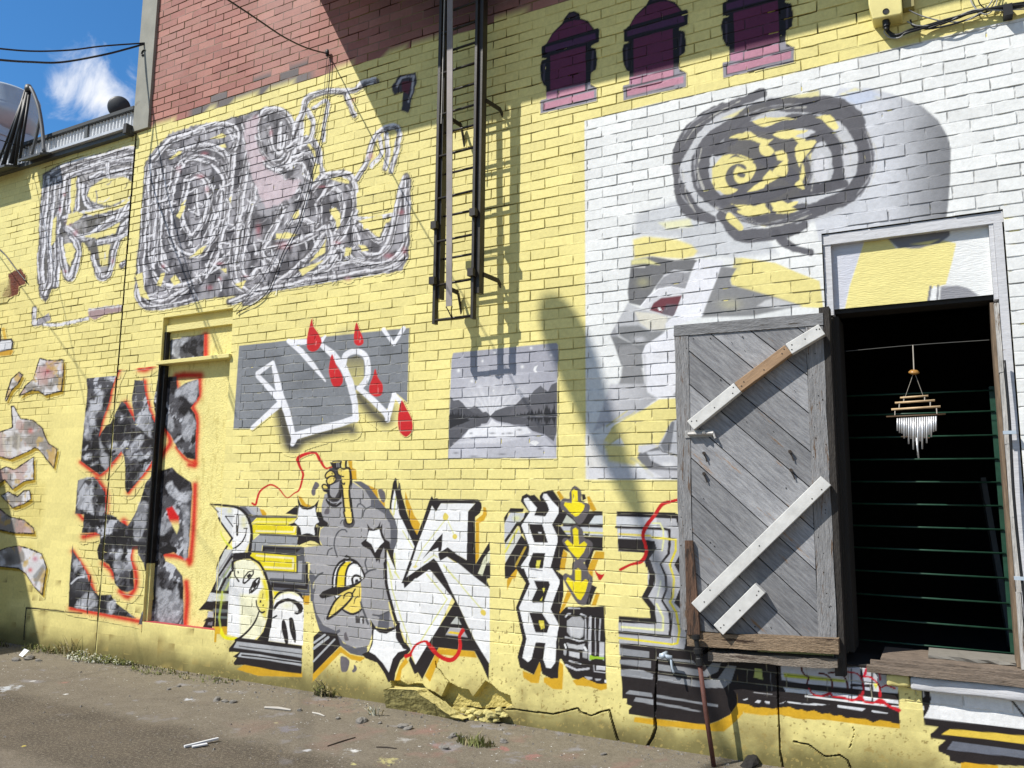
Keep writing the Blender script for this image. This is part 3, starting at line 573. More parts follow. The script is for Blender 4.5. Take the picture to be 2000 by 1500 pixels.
    f(A4((940, 190), (970, 120), (1120, 120), (1135, 200), (1080, 265), (980, 260)), C(82, 78, 80), smooth=3); f(A4((960, 0), (1090, 0), (1105, 150), (1060, 195), (1000, 190), (985, 120)), YPL); l(A4((955, 0), (985, 140), (1010, 195), (1065, 200), (1100, 160), (1095, 0)), 3.4, BLK, smooth=3)
    # two white starbursts in the cloud
    f(A1((1530, 480), (1600, 380), (1600, 210), (1580, 60), (1640, 200), (1740, 250), (1850, 210), (1920, 120), (1880, 300), (1890, 400), (1990, 480), (1960, 560), (1880, 500), (1850, 620), (1900, 700), (1950, 830), (1850, 770), (1780, 760), (1600, 830), (1640, 700), (1630, 600), (1560, 520), (1420, 520)), BLK)
    f(A3((-230, 1330), (-10, 1170), (60, 1190), (200, 1250), (330, 1190), (370, 1240), (380, 1390), (430, 1500), (560, 1500), (560, 1530), (410, 1420)), BLK)
    f(A4((490, 0), (580, 0), (620, 130), (690, 180), (690, 240), (560, 250), (480, 200)), BLK); f(A4((455, 250), (560, 250), (540, 380), (560, 520), (580, 575), (480, 490), (400, 480), (250, 520), (210, 560), (170, 540), (190, 420), (160, 380), (170, 230), (60, 240), (80, 200), (220, 200), (240, 300)), BLK)
    f(A4((190, 40), (200, 100), (130, 180), (210, 210), (240, 260), (245, 380), (330, 345), (420, 370), (465, 400), (455, 260), (490, 190), (540, 170), (500, 90), (490, 0)), WHT); f(A1((1540, 470), (1590, 420), (1610, 220), (1660, 270), (1740, 285), (1810, 270), (1860, 225), (1870, 350), (1920, 470), (1870, 500), (1840, 560), (1855, 660), (1740, 640), (1650, 660), (1630, 560)), WHT)
    f(A4((1240, 520), (1340, 440), (1360, 310), (1340, 190), (1390, 260), (1450, 290), (1530, 240), (1570, 150), (1560, 260), (1600, 190), (1600, 330), (1650, 460), (1720, 500), (1730, 640), (1640, 640), (1620, 600), (1570, 720), (1550, 870), (1530, 800), (1500, 840), (1480, 780), (1400, 640), (1270, 570)), BLK)
    f(A4((1335, 480), (1380, 310), (1450, 320), (1550, 290), (1580, 400), (1625, 500), (1560, 560), (1500, 640), (1480, 680), (1450, 610), (1420, 540)), WHT)
    # cap face
    f(A4((960, 750), (1000, 715), (1075, 760), (1060, 800), (950, 800)), BLK); f(A4((770, 1250), (775, 1080), (830, 920), (930, 820), (1030, 785), (1160, 830), (1250, 930), (1310, 1080), (1240, 1160), (1100, 1220), (900, 1260)), WHT)
    l(A4((765, 1250), (775, 1080), (830, 920), (920, 825), (1030, 795), (1150, 830), (1240, 930), (1300, 1060), (1290, 1110)), [4, 4, 4, 5, 6, 5, 4, 4, 3], BLK, smooth=4)
    f(A4((825, 1260), (840, 1080), (890, 930), (1000, 830), (1080, 830), (1040, 890), (990, 1040), (975, 1260)), C(240, 214, 50)); l(A4((820, 1260), (835, 1080), (880, 930), (970, 840)), 4.4, BLK, smooth=3); l(A4((975, 1260), (985, 1060), (1030, 910), (1110, 850), (1160, 860)), 4, BLK, smooth=3)
    l(A4((1110, 1200), (1100, 1110), (1150, 1060), (1220, 1080), (1240, 1120)), 4.4, BLK, smooth=4); f(A4((1140, 1190), (1150, 1130), (1190, 1120), (1210, 1160)), BLK); f(A4((940, 760), (1000, 770), (1050, 770), (1000, 780)), WHT)
    f(A4((800, 1490), (810, 1400), (960, 1320), (1120, 1240), (1240, 1170), (1250, 1300), (1240, 1500)), YPL)
    f(A5((400, 450), (450, 300), (560, 130), (650, 50), (830, 0), (890, 0), (890, 200), (915, 330), (850, 370), (760, 375), (640, 310), (610, 300), (520, 380)), YPL)
    f(A4((545, 1390), (600, 1330), (760, 1260), (960, 1250), (1130, 1200), (1290, 1110), (1230, 1190), (1100, 1270), (960, 1330), (880, 1380), (600, 1450), (560, 1430)), BLK)
    l(A5((500, 100), (520, 150)), 3, BLK); l(A5((590, 105), (500, 200), (430, 340), (390, 460), (470, 420), (560, 350), (680, 240), (770, 130), (765, 70), (710, 60), (650, 100), (640, 150)), [3, 4.2, 4.2, 4.6, 5, 5, 4.4, 4, 3.6, 3, 2.6, 2], BLK, smooth=4); l(A5((820, 5), (780, 70)), 3, BLK)
    l(A5((610, 310), (680, 360), (780, 390), (880, 350), (915, 310)), [3.4, 4, 4.6, 4.2, 3], BLK, smooth=4); l(A5((860, 120), (820, 150), (800, 230)), [3, 2, 1.4], BLK, smooth=3); f(A4((810, 1400), (900, 1390), (830, 1440)), WHT)
    f(A5((825, 420), (960, 420), (960, 540), (830, 530)), C(70, 66, 66), rag=2); f(A5((895, 450), (930, 440), (930, 540), (895, 540)), C(190, 190, 192), rag=2)
    # stripes under the cloud and lower starburst
    f(A5((175, 740), (260, 655), (540, 690), (590, 880), (170, 1310)), BLK)
    for a, b, w in (((185, 830), (350, 710), 4), ((180, 920), (400, 750), 5), ((175, 1120), (500, 780), 3.4)): l(A5(a, b), w, C(186, 188, 190))
    f(A5((1060, 480), (1140, 600), (1280, 620), (1430, 590), (1520, 520), (1510, 620), (1560, 780), (1620, 910), (1680, 940), (1640, 990), (1520, 1100), (1440, 1300), (1420, 1440), (1330, 1440), (1270, 1300), (1160, 1140), (980, 1070), (920, 1010), (1030, 960), (1080, 800), (1075, 600)), BLK)
    f(A5((1110, 620), (1200, 680), (1300, 695), (1440, 620), (1450, 760), (1510, 860), (1610, 940), (1480, 980), (1400, 1080), (1340, 1290), (1250, 1150), (1130, 1020), (1040, 970), (1090, 850)), WHT)
    # ---- the big white K
    f(B1((110, 1500), (110, 1090), (240, 1380), (210, 1100), (270, 960), (280, 800), (240, 640), (185, 500), (200, 300), (230, 190), (300, 480), (400, 720), (560, 1010), (640, 800), (780, 430), (835, 520), (910, 400), (1410, 400), (1310, 510), (1290, 1230), (1150, 1150), (1000, 1180), (1420, 1500), (960, 1500), (850, 1260), (730, 1370), (560, 1500), (400, 1500)), WHT)
    f(B2((20, 0), (50, 0), (290, 0), (470, 60), (540, 80), (800, 400), (620, 800), (370, 1190), (310, 1010), (190, 760), (110, 520), (30, 250)), WHT); f(B2((630, 0), (870, 0), (1240, 300), (1240, 1180), (1110, 1000), (830, 400)), WHT)
    for P, w in ((B1((970, 640), (640, 1060), (530, 1310)), 1.8), (B1((1010, 650), (1100, 850)), 1.8), (B1((660, 1270), (810, 1150), (860, 1190)), 2), (B1((350, 800), (500, 1050)), 2), (B1((230, 1130), (240, 1400), (300, 1500)), 2.2), (B1((120, 1250), (200, 1500)), 2.4), (B1((950, 1310), (1110, 1500)), 2.6), (B1((250, 300), (220, 560)), 3), (B2((50, 0), (100, 320), (200, 640), (320, 980)), 2.2), (B2((120, 100), (170, 170)), 2.4), (B2((500, 130), (740, 420), (420, 930)), 2.4), (B2((700, 20), (870, 220), (1160, 560)), 2.2)): l(P, w, C(226, 226, 150), soft=1.6)
    f(B1((940, 590), (970, 535), (1020, 580), (1005, 640), (950, 640)), C(230, 210, 100), smooth=3); f(B1((1080, 870), (1120, 845), (1150, 880), (1130, 920), (1090, 915)), C(230, 210, 100), smooth=3); f(B2((1130, 560), (1170, 545), (1195, 580), (1180, 615), (1140, 600)), C(232, 206, 90), smooth=3); f(B1((490, 1330), (540, 1300), (570, 1320), (530, 1350)), C(234, 220, 140))
    f(B1((240, 20), (258, 40), (275, 190), (290, 100), (310, 100), (330, 250), (400, 500), (480, 720), (560, 860), (640, 650), (740, 360), (775, 290), (805, 330), (845, 320), (880, 335), (1450, 340), (1500, 390), (1510, 460), (1480, 540), (1410, 600), (1415, 1290), (1620, 960), (1630, 1080), (1540, 1200), (1440, 1430), (1520, 1480), (1630, 1250), (1630, 1500), (1440, 1500), (1260, 1340), (1000, 1180), (900, 1240), (880, 1190), (870, 1130), (1010, 1040), (1150, 1150), (1285, 1230), (1305, 520), (1410, 400), (910, 400), (835, 520), (780, 430), (650, 780), (560, 1010), (500, 1200), (400, 1490), (360, 1500), (520, 1030), (440, 850), (300, 560), (230, 190), (190, 400), (185, 500), (155, 480), (170, 330), (205, 100)), BLK)
    f(B1((1440, 1430), (1540, 1200), (1630, 1080), (1625, 1240), (1520, 1480), (1470, 1470)), C(226, 226, 196)); l(B1((1530, 1420), (1610, 1250)), 1.6, GR1); l(B1((1470, 1440), (1560, 1230)), 1.4, C(180, 184, 150))
    f(B1((640, 1210), (830, 950), (935, 835), (925, 1000), (915, 1090), (870, 1110), (865, 1050), (740, 1110)), BLK); f(B1((550, 1500), (730, 1370), (960, 1500), (980, 1500), (860, 1270), (805, 1200), (700, 1280), (430, 1480)), BLK)
    f(B1((80, 1060), (115, 1070), (120, 1500), (80, 1500)), BLK); f(B1((115, 1070), (220, 1080), (210, 1180), (250, 1390), (180, 1240)), BLK)
    f(B2((205, 230), (290, 0), (330, 0), (255, 170), (500, 0), (630, 0), (740, 210), (830, 400), (1060, 900), (1230, 1170), (1230, 1380), (1150, 1200), (1060, 1030), (640, 990), (500, 1260), (450, 1360), (400, 1280), (360, 1300), (290, 1140), (310, 1080), (370, 1190), (500, 970), (610, 800), (830, 450), (790, 390), (540, 80), (470, 80), (240, 295), (230, 240)), BLK)
    l(B2((10, 0), (30, 250), (90, 500), (150, 700)), 6, BLK, smooth=3); f(B2((870, 0), (1120, 130), (1200, 190), (1245, 300), (1060, 160)), BLK); f(B2((1080, 0), (1240, 0), (1240, 150), (1200, 200), (1090, 130)), BLK); f(B2((1150, 0), (1200, 0), (1150, 150), (1100, 120)), C(222, 222, 192))
    f(B2((780, 710), (850, 620), (910, 720)), C(196, 198, 192)); f(B2((720, 840), (770, 755), (920, 765), (980, 870)), C(178, 176, 176)); f(B2((740, 820), (780, 795), (880, 810), (880, 840)), C(232, 200, 60))
    f(B2((130, 740), (170, 690), (190, 700), (180, 760), (240, 920), (310, 1000), (300, 1030), (220, 1000), (150, 880)), BLK)
    l(B2((260, 1090), (310, 1060), (370, 960), (480, 915), (530, 960), (640, 1080), (770, 1135), (850, 1090), (890, 990), (885, 860), (920, 770)), [8, 5, 4.5, 4.5, 8, 8, 9, 8, 7, 6, 5], RED, smooth=5); f(B2((865, 850), (920, 755), (950, 790), (900, 860)), RED); f(B2((255, 1075), (330, 1060), (330, 1090), (260, 1110)), RED)
    # ---- the lattice letter with arrows
    f(B3((195, 560), (290, 415), (500, 420), (480, 480), (260, 490), (250, 560), (195, 660)), BLK); f(B3((200, 650), (290, 490), (550, 490), (430, 640), (380, 640), (200, 950)), C(206, 208, 214)); s.spray(B3((390, 570))[0], 10, C(226, 226, 150), .8, 8)
    f(B3((200, 910), (380, 640), (470, 640), (520, 480), (600, 480), (460, 830), (430, 700), (400, 690), (210, 970)), BLK); f(B3((210, 970), (400, 700), (460, 840), (210, 1290)), C(214, 214, 208)); l(B3((400, 740), (210, 1090)), 4, C(228, 222, 90), soft=3)
    f(B3((460, 830), (600, 1000), (540, 1180), (400, 1330), (210, 1330), (205, 1270)), BLK); f(B3((505, 1010), (540, 1010), (380, 1330), (340, 1330)), C(190, 160, 60)); f(B3((205, 1270), (400, 1330), (260, 1500), (205, 1500)), BLK)
    f(B3((1080, 470), (1710, 460), (1715, 720), (1100, 720)), BLK); f(B3((1160, 520), (1250, 590), (1300, 650), (1090, 650)), C(206, 210, 196)); f(B3((1590, 530), (1715, 530), (1715, 670), (1500, 660)), C(208, 212, 214)); f(B3((1040, 690), (1715, 720), (1715, 860), (1120, 830)), C(206, 208, 214)); l(B3((1080, 770), (1715, 800)), 3, C(226, 216, 90), soft=3)
    f(B3((930, 680), (1060, 690), (1170, 840), (1715, 860), (1715, 1070), (1580, 1070), (1480, 1370), (1440, 1370), (1440, 1230), (1110, 1050), (1040, 1370), (900, 1360)), BLK)
    f(B3((450, 310), (470, 230), (540, 190), (600, 220), (660, 205), (750, 300), (740, 230), (780, 170), (850, 150), (900, 140), (940, 130), (1070, 310), (1100, 480), (1150, 500), (1080, 680), (930, 690), (1150, 840), (1100, 1050), (1050, 1380), (900, 1360), (1030, 1500), (540, 1500), (390, 1340), (570, 1010), (460, 760), (420, 650), (580, 480)), BLK)
    f(B3((500, 270), (560, 250), (700, 410), (660, 530), (830, 540), (890, 440), (860, 350), (790, 250), (800, 190), (850, 195), (930, 300), (1035, 410), (1030, 500), (930, 670), (1020, 860), (1020, 930), (970, 1100), (910, 1330), (1020, 1500), (550, 1500), (450, 1310), (560, 1150), (580, 1000), (460, 680), (590, 480), (500, 310)), WHT)
    f(B3((560, 660), (780, 660), (870, 945), (660, 940)), BLK); f(B3((720, 780), (770, 785), (770, 810), (720, 805)), WHT); f(B3((640, 1105), (830, 1105), (780, 1390), (600, 1370), (570, 1290)), BLK); f(B3((700, 1220), (760, 1220), (730, 1360), (680, 1340)), C(232, 222, 90)); l(B3((660, 1380), (790, 1390)), 3, GR2)
    f(B4((110, 0), (560, 0), (690, 90), (690, 330), (640, 560), (720, 470), (1190, 465), (1215, 1410), (1110, 1410), (930, 1330), (870, 1360), (800, 1340), (660, 1100), (640, 1120), (625, 1340), (540, 1345), (430, 1290), (400, 1140), (330, 1300), (160, 1210), (130, 1080), (190, 860), (110, 480), (230, 180)), BLK)
    f(B4((210, 0), (550, 0), (640, 140), (640, 190), (530, 500), (635, 690), (600, 900), (590, 1150), (540, 1220), (480, 1210), (440, 1100), (470, 910), (350, 905), (300, 1110), (260, 1145), (190, 1090), (240, 860), (150, 480), (280, 190)), WHT)
    f(B4((330, 150), (510, 160), (525, 200), (450, 420), (320, 420), (300, 400), (370, 250)), BLK); f(B4((430, 240), (465, 240), (450, 300)), C(232, 222, 90)); f(B4((400, 400), (440, 340), (425, 400)), C(232, 222, 90)); f(B4((270, 540), (430, 550), (520, 690), (490, 790), (350, 780)), BLK); f(B4((390, 640), (450, 640), (460, 730), (420, 750), (400, 690)), C(232, 216, 80), rag=1); l(B4((290, 10), (430, 30)), 2, GR2)
    # window-like block of the same letter
    f(B4((735, 640), (800, 590), (900, 590), (945, 640), (935, 830), (890, 860), (780, 835), (735, 780)), C(172, 172, 174)); f(B4((760, 720), (930, 730), (930, 800), (890, 850), (780, 820)), C(208, 208, 210), soft=5)
    for P, w in ((B4((720, 590), (740, 560), (770, 555)), 3), (B4((905, 560), (960, 585)), 4), (B4((750, 485), (890, 490)), 2.4), (B4((715, 840), (800, 860), (880, 890), (970, 870)), 3), (B4((960, 620), (965, 870)), 2.6), (B4((1020, 600), (1010, 900), (1015, 1110)), 5.5), (B4((1080, 600), (1080, 1060)), 1.6), (B4((1140, 620), (1130, 880)), 2.6), (B4((1060, 1180), (1065, 1260)), 1.4), (B4((720, 1180), (850, 1240), (1000, 1225)), 4), (B4((760, 1130), (900, 1165)), 2.6), (B4((1080, 1260), (1200, 1275)), 2)): l(P, w, C(200, 200, 204))
    f(B4((725, 910), (860, 940), (950, 920), (930, 990), (860, 990), (750, 970)), C(196, 196, 198)); f(B4((760, 1010), (890, 1030), (885, 1100), (760, 1070)), C(206, 206, 208)); f(B4((1125, 895), (1185, 900), (1190, 1130), (1130, 1080)), C(198, 198, 202)); f(B4((1090, 1190), (1200, 1195), (1200, 1245), (1090, 1240)), C(200, 200, 204)); f(B4((690, 1000), (730, 990), (720, 1070), (690, 1050)), C(170, 170, 172)); f(B4((920, 1010), (985, 1000), (985, 1100), (930, 1090)), C(170, 170, 172)); l(B4((705, 930), (720, 970)), 3, WHT); l(B4((945, 965), (965, 1000)), 4.5, WHT)
    f(B4((1015, 1060), (1060, 1080), (1190, 1085), (1190, 1115), (1100, 1100), (1015, 1115)), C(160, 200, 50), rag=1.5); f(B4((945, 1320), (1040, 1330), (1040, 1355), (990, 1360)), C(186, 186, 190)); f(B4((1070, 1345), (1150, 1350), (1140, 1370), (1090, 1370)), C(186, 186, 190)); f(B4((1190, 1360), (1215, 1360), (1215, 1400), (1195, 1390)), WHT)
    # arrows
    def arrow(P, out): f(out, C(100, 94, 96), smooth=3); f(P, C(244, 224, 20))
    f(B3((1390, 200), (1440, 200), (1460, 270), (1400, 300)), BLK)
    arrow(B3((1235, 150), (1270, 120), (1325, 150), (1335, 320), (1390, 330), (1440, 370), (1420, 440), (1340, 530), (1290, 545), (1220, 490), (1120, 370), (1130, 320), (1240, 340)), B3((1200, 180), (1280, 70), (1380, 150), (1390, 300), (1500, 350), (1510, 450), (1400, 640), (1320, 650), (1230, 540), (1080, 430), (1070, 300), (1130, 260), (1200, 270)))
    f(B3((1440, 800), (1500, 815), (1480, 850), (1430, 840)), BLK)
    arrow(B3((1250, 740), (1295, 710), (1335, 750), (1350, 980), (1430, 925), (1475, 970), (1420, 1100), (1330, 1205), (1210, 1070), (1130, 940), (1170, 900), (1260, 980)), B3((1215, 720), (1300, 680), (1400, 740), (1430, 870), (1530, 920), (1560, 1020), (1430, 1250), (1290, 1230), (1180, 1060), (1090, 930), (1130, 870), (1215, 880)))
    arrow(B4((830, 20), (870, -5), (905, 30), (905, 170), (960, 130), (995, 160), (960, 290), (900, 390), (860, 370), (720, 150), (740, 105), (830, 170)), B4((800, -60), (880, -100), (960, -40), (1000, 60), (1050, 140), (980, 420), (900, 450), (830, 390), (690, 140), (710, 60), (790, 80)))
    f(B4((1040, 200), (1100, 230), (1060, 320), (1020, 440), (960, 450)), BLK)
    f(B3((1580, 1345), (1620, 1400), (1680, 1450), (1745, 1420), (1690, 1520), (1650, 1520)), RED); f(B4((1060, 0), (1100, 60), (1190, 85), (1135, 150), (1090, 80)), RED)
    # ---- stepped letter beside the shutter
    f(B5((115, 180), (640, 195), (700, 240), (740, 260), (800, 300), (800, 1500), (140, 1500), (130, 1150), (430, 1160), (420, 1040), (340, 970), (400, 860), (400, 700), (360, 640), (390, 560), (130, 550)), C(190, 190, 194))
    f(B5((115, 180), (650, 195), (690, 220), (700, 250), (115, 225)), BLK); f(B5((110, 230), (480, 245), (480, 330), (110, 315)), C(216, 218, 222)); f(B5((125, 345), (560, 360), (590, 430), (125, 425)), C(212, 214, 220)); l(B5((140, 390), (420, 405)), 4, C(232, 212, 80), soft=3)
    l(B5((110, 325), (520, 340), (595, 350), (600, 450), (590, 570), (515, 665), (565, 780), (570, 900), (530, 1000), (600, 1110), (610, 1230), (600, 1330), (140, 1290)), [5, 5, 5, 5.5, 5, 4, 4.5, 4.5, 4, 4.5, 5, 6, 6], BLK)
    f(B5((640, 200), (740, 250), (720, 430), (735, 590), (690, 670), (740, 790), (740, 900), (715, 1050), (745, 1150), (760, 1300), (800, 1300), (800, 1500), (740, 1450), (750, 1300), (690, 1070), (640, 1020), (700, 870), (690, 760), (640, 670), (700, 560), (700, 400), (660, 260)), BLK)
    f(B5((125, 430), (370, 440), (460, 455), (480, 520), (410, 620), (380, 700), (370, 640), (390, 560), (130, 545)), BLK); l(B5((400, 640), (440, 760), (430, 860), (370, 970), (440, 1060), (450, 1170)), 11, BLK); f(B5((135, 1140), (420, 1160), (480, 1170), (480, 1215), (135, 1200)), BLK)
    for P, w, c in ((B5((440, 290), (510, 290), (540, 350), (545, 440), (530, 540)), 3, PYL), (B5((520, 820), (490, 960)), 3, C(222, 226, 200)), (B5((480, 1030), (540, 1150), (540, 1270), (160, 1240)), 4, PYL), (B5((440, 420), (655, 440), (655, 540), (600, 670), (640, 800), (630, 960), (600, 1010), (660, 1110), (690, 1280), (670, 1390), (620, 1400), (140, 1340)), 4.4, C(236, 220, 60))): l(P, w, c, soft=1.8)
    s.spray(B5((480, 620))[0], 14, C(150, 150, 152), .5, 26); s.spray(B5((600, 880))[0], 12, C(150, 148, 152), .6, 26)
    l(B5((730, 60), (620, 90), (530, 120), (460, 220), (390, 310), (355, 400), (375, 480), (385, 560), (340, 640), (240, 670), (150, 715)), [5, 6, 7.5, 7, 8, 7, 5.5, 6.5, 7.5, 5, 6], RED, smooth=5)
    # black striped skirt
    f(B6((200, 110), (400, 120), (1040, 190), (1080, 0), (2000, 150), (2000, 950), (1900, 950), (1740, 890), (1640, 1040), (1480, 1120), (1340, 1170), (680, 1090), (320, 1030), (320, 980), (360, 930), (290, 900), (300, 830), (240, 830)), BLK)
    f(B6((395, 1070), (680, 1095), (1350, 1170), (1480, 1125), (1640, 1040), (1740, 890), (1810, 920), (1810, 1020), (1720, 1120), (1560, 1260), (1400, 1250), (700, 1180), (390, 1130)), ORG)
    G = C(148, 150, 154)
    for P in (((205, 170), (590, 215), (590, 300), (205, 270)), ((205, 320), (610, 340), (610, 430), (205, 380)), ((215, 450), (460, 450), (640, 510), (630, 585), (215, 535)), ((690, 290), (1150, 330), (1200, 390), (690, 310)), ((695, 375), (1230, 450), (1300, 480), (1400, 370), (1520, 370), (1480, 480), (1330, 550), (695, 455)), ((700, 520), (1240, 600), (1480, 570), (1600, 400), (1720, 410), (1650, 620), (1560, 690), (1300, 690), (700, 590)), ((275, 765), (330, 720), (620, 760), (630, 810)), ((680, 775), (1100, 850), (1480, 910), (1480, 940), (680, 810)), ((385, 860), (410, 815), (640, 840), (640, 910)), ((680, 875), (1000, 930), (1200, 980), (1300, 1000), (1200, 1000), (680, 905))): f(B6(*P), G)
    f(B5((760, 700), (800, 700), (800, 1020), (740, 1050)), C(190, 190, 196))
    # scalloped white and black panel under the window
def draw_window_panel(s):
    f, l = s.fill, s.line
    f(B7((0, 120), (500, 120), (1840, 190), (1870, 880), (1870, 900), (1600, 870), (1300, 840), (1000, 800), (700, 790), (500, 740), (300, 750), (80, 720), (0, 620)), ORG)
    f(B7((0, 100), (1840, 180), (1868, 850), (1800, 840), (1740, 815), (1640, 800), (1560, 830), (1480, 790), (1330, 775), (1250, 780), (1190, 745), (1110, 755), (1060, 725), (970, 730), (880, 690), (800, 705), (740, 680), (680, 685), (600, 650), (540, 655), (470, 660), (400, 675), (320, 655), (200, 660), (120, 620), (0, 610)), BLK)
    f(B7((500, 150), (1300, 200), (1420, 200), (1530, 220), (1840, 250), (1850, 500), (1400, 460), (800, 400), (510, 345)), C(206, 208, 216)); f(B7((530, 260), (900, 300), (1240, 340), (1240, 370), (540, 310)), C(206, 212, 60), soft=4)
    f(B7((510, 345), (800, 385), (1850, 500), (1855, 570), (800, 440), (530, 400)), BLK); f(B7((530, 430), (700, 440), (1850, 580), (1855, 620), (780, 500), (560, 480)), C(228, 230, 234)); f(B7((780, 540), (1860, 660), (1860, 640), (780, 520)), WHT)
    f(B7((1150, 630), (1470, 670), (1440, 700), (1160, 660)), C(220, 222, 226)); f(B7((1540, 690), (1730, 720), (1720, 732), (1560, 715)), C(220, 222, 226)); f(B7((570, 590), (700, 600), (740, 615), (900, 610), (1060, 625), (900, 635), (700, 615), (600, 610)), C(220, 222, 226))
    for a, b, w in (((1420, 200), (1440, 420), 4), ((1545, 220), (1550, 580), 4), ((1310, 220), (1315, 560), 3), ((1310, 400), (1530, 410), 5), ((1550, 250), (1840, 300), 3)): l(B7(a, b), w, BLK)
    f(B7((200, 210), (280, 220), (295, 340), (190, 310)), C(196, 204, 120)); f(B7((1570, 400), (1840, 430), (1850, 490), (1570, 470)), C(224, 226, 226)); f(B7((1560, 380), (1620, 390), (1590, 450)), C(220, 220, 60), soft=4)
    for P in (((200, 600), (230, 570), (275, 580), (250, 610)), ((310, 580), (370, 590), (370, 615), (330, 610)), ((60, 570), (120, 550), (120, 565), (80, 575)), ((490, 610), (550, 590), (520, 610))): f(B7(*P), C(220, 222, 226))
    l(B7((380, 260), (395, 460)), 1.4, GR3); l(B7((190, 480), (400, 505)), 1.6, GR1)
    DR = C(86, 28, 28)
    l(B7((740, 170), (740, 230), (780, 290), (820, 310), (800, 380)), 3.6, DR, smooth=3); l(B7((940, 265), (1020, 280), (1080, 340), (1095, 430)), 3.6, DR, smooth=3); l(B7((1050, 260), (1180, 255), (1250, 340), (1270, 440)), 3.6, DR, smooth=3); l(B7((1250, 250), (1380, 270), (1440, 360), (1450, 460), (1420, 540)), [3, 3, 3.4, 4, 7], C(190, 20, 44), smooth=3)
    l(B7((820, 440), (870, 500), (960, 525), (1060, 500), (1100, 530), (1200, 540), (1320, 575), (1420, 550), (1460, 590), (1560, 605), (1650, 580), (1740, 640), (1860, 690)), [2.6, 3.4, 4, 5, 3.4, 5, 4.5, 7, 4, 3.6, 8, 5, 7], C(205, 16, 44), smooth=4); f(B7((1400, 510), (1435, 530), (1420, 580), (1350, 575)), C(205, 16, 44)); f(B7((1640, 540), (1690, 600), (1640, 625), (1600, 600)), C(205, 16, 44)); f(B7((1050, 480), (1090, 500), (1030, 530)), C(205, 16, 44))
    l(B7((1450, 300), (1530, 310), (1620, 390), (1640, 470), (1635, 560)), [4, 3.4, 3.6, 5, 6], C(205, 16, 44), smooth=3); l(B7((1650, 430), (1720, 405), (1810, 440)), 3.2, C(205, 16, 44), smooth=3); l(B7((1490, 210), (1460, 290)), 6, C(205, 16, 60)); l(B7((1630, 240), (1640, 340)), 4, C(205, 16, 60)); l(B7((1730, 310), (1830, 320)), 4, C(205, 16, 60))
    # white shape at the lower right
    f(B8((400, 170), (2600, 420), (2600, 1500), (980, 1440), (820, 1400), (820, 1340), (760, 1310), (670, 1270), (660, 1200), (770, 1110), (560, 1080), (550, 1030), (665, 930), (470, 905), (430, 500)), BLK)
    f(B8((410, 180), (2600, 450), (2600, 1060), (1857, 960), (460, 795), (530, 680), (560, 540), (540, 420), (500, 330)), WHT); l(B8((1560, 400), (1857, 770), (2300, 1300)), 4, BLK)
    f(B8((710, 1030), (820, 955), (1857, 1050), (2600, 1120), (2600, 1240), (1857, 1160)), C(240, 206, 80)); f(B8((780, 1240), (860, 1130), (1857, 1260), (2600, 1350), (2600, 1450), (1857, 1360), (900, 1260)), C(112, 116, 128)); f(B8((980, 1430), (1030, 1420), (1500, 1470), (1500, 1600), (960, 1600)), ORG)
    l(B8((455, 430), (460, 500)), 3, C(220, 220, 220)); l(B8((455, 640), (455, 690)), 1.6, C(220, 220, 220))
# broken footing: where the render has cracked away
GAP = [(762, 1330), (782, 1329), (797, 1337), (810, 1334), (825, 1335), (832, 1344), (850, 1352), (862, 1361), (869, 1345), (876, 1331), (895, 1342), (915, 1347), (924, 1361), (937, 1343), (948, 1329), (960, 1336), (975, 1350), (996, 1358), (1000, 1376), (975, 1392), (910, 1412), (880, 1396), (840, 1368), (815, 1350), (765, 1342)]
CRACKS = [([(905, 1384), (918, 1386), (935, 1390), (955, 1388), (1005, 1385), (1030, 1389), (1080, 1395), (1110, 1388), (1128, 1383), (1134, 1391), (1155, 1398), (1175, 1390), (1190, 1387), (1196, 1410), (1205, 1440), (1216, 1466)], 4.5),
          ([(851, 1292), (853, 1304), (862, 1312), (870, 1325), (877, 1331)], 1.6), ([(1279, 1405), (1281, 1422), (1275, 1440), (1262, 1462), (1255, 1474)], 9), ([(1518, 1300), (1520, 1380), (1524, 1470), (1530, 1500)], 4),
          ([(1284, 1290), (1280, 1360), (1280, 1405)], 3.5), ([(429, 1370), (430, 1346)], 2), ([(200, 1293), (220, 1292), (245, 1285), (265, 1277)], 3.5), ([(325, 1285), (323, 1272)], 3), ([(1550, 1448), (1580, 1455), (1600, 1470), (1612, 1478), (1640, 1475), (1655, 1485), (1662, 1500)], 4), ([(1664, 1417), (1670, 1430), (1660, 1460)], 1.6)]
def breakage(s):
    i = s.near(np.array(GAP, float), 4); P = np.array(GAP, float)
    px, py = s.px[i], s.py[i]; ins = np.zeros(len(i), bool)
    for k in range(len(P)):
        x1, y1 = P[k]; x2, y2 = P[(k+1) % len(P)]
        if y1 != y2: ins ^= ((y1 > py) != (y2 > py)) & (px < (x2-x1)*(py-y1)/(y2-y1)+x1)
    d = s.segd(px, py, P, closed=True); s.Y[i] += np.where(ins, .055*sstep(0, 2.5, d)+.012*(fbm(s.X[i]*60, s.Z[i]*60, 201)-.5), 0)
    s.put(i, C(205, 188, 110), np.where(ins, .85, 0))
    for P, w_ in CRACKS:
        P = np.array(P, float); i = s.near(P, 8)
        if len(i) == 0: continue
        d = s.segd(s.px[i], s.py[i], P)+2.2*(fbm(s.X[i]*40, s.Z[i]*40, 203)-.5); k = sstep(w_*.33+.7, w_*.33-1.0, d); s.Y[i] += .022*k; s.put(i, C(46, 40, 26), .85*k)
        # the render lifts slightly above a crack
        s.Y[i] -= .0015*sstep(9, 2, d)*(1-k)
LX0, LX1, LZ1 = -5.0, -1.30, 1.62
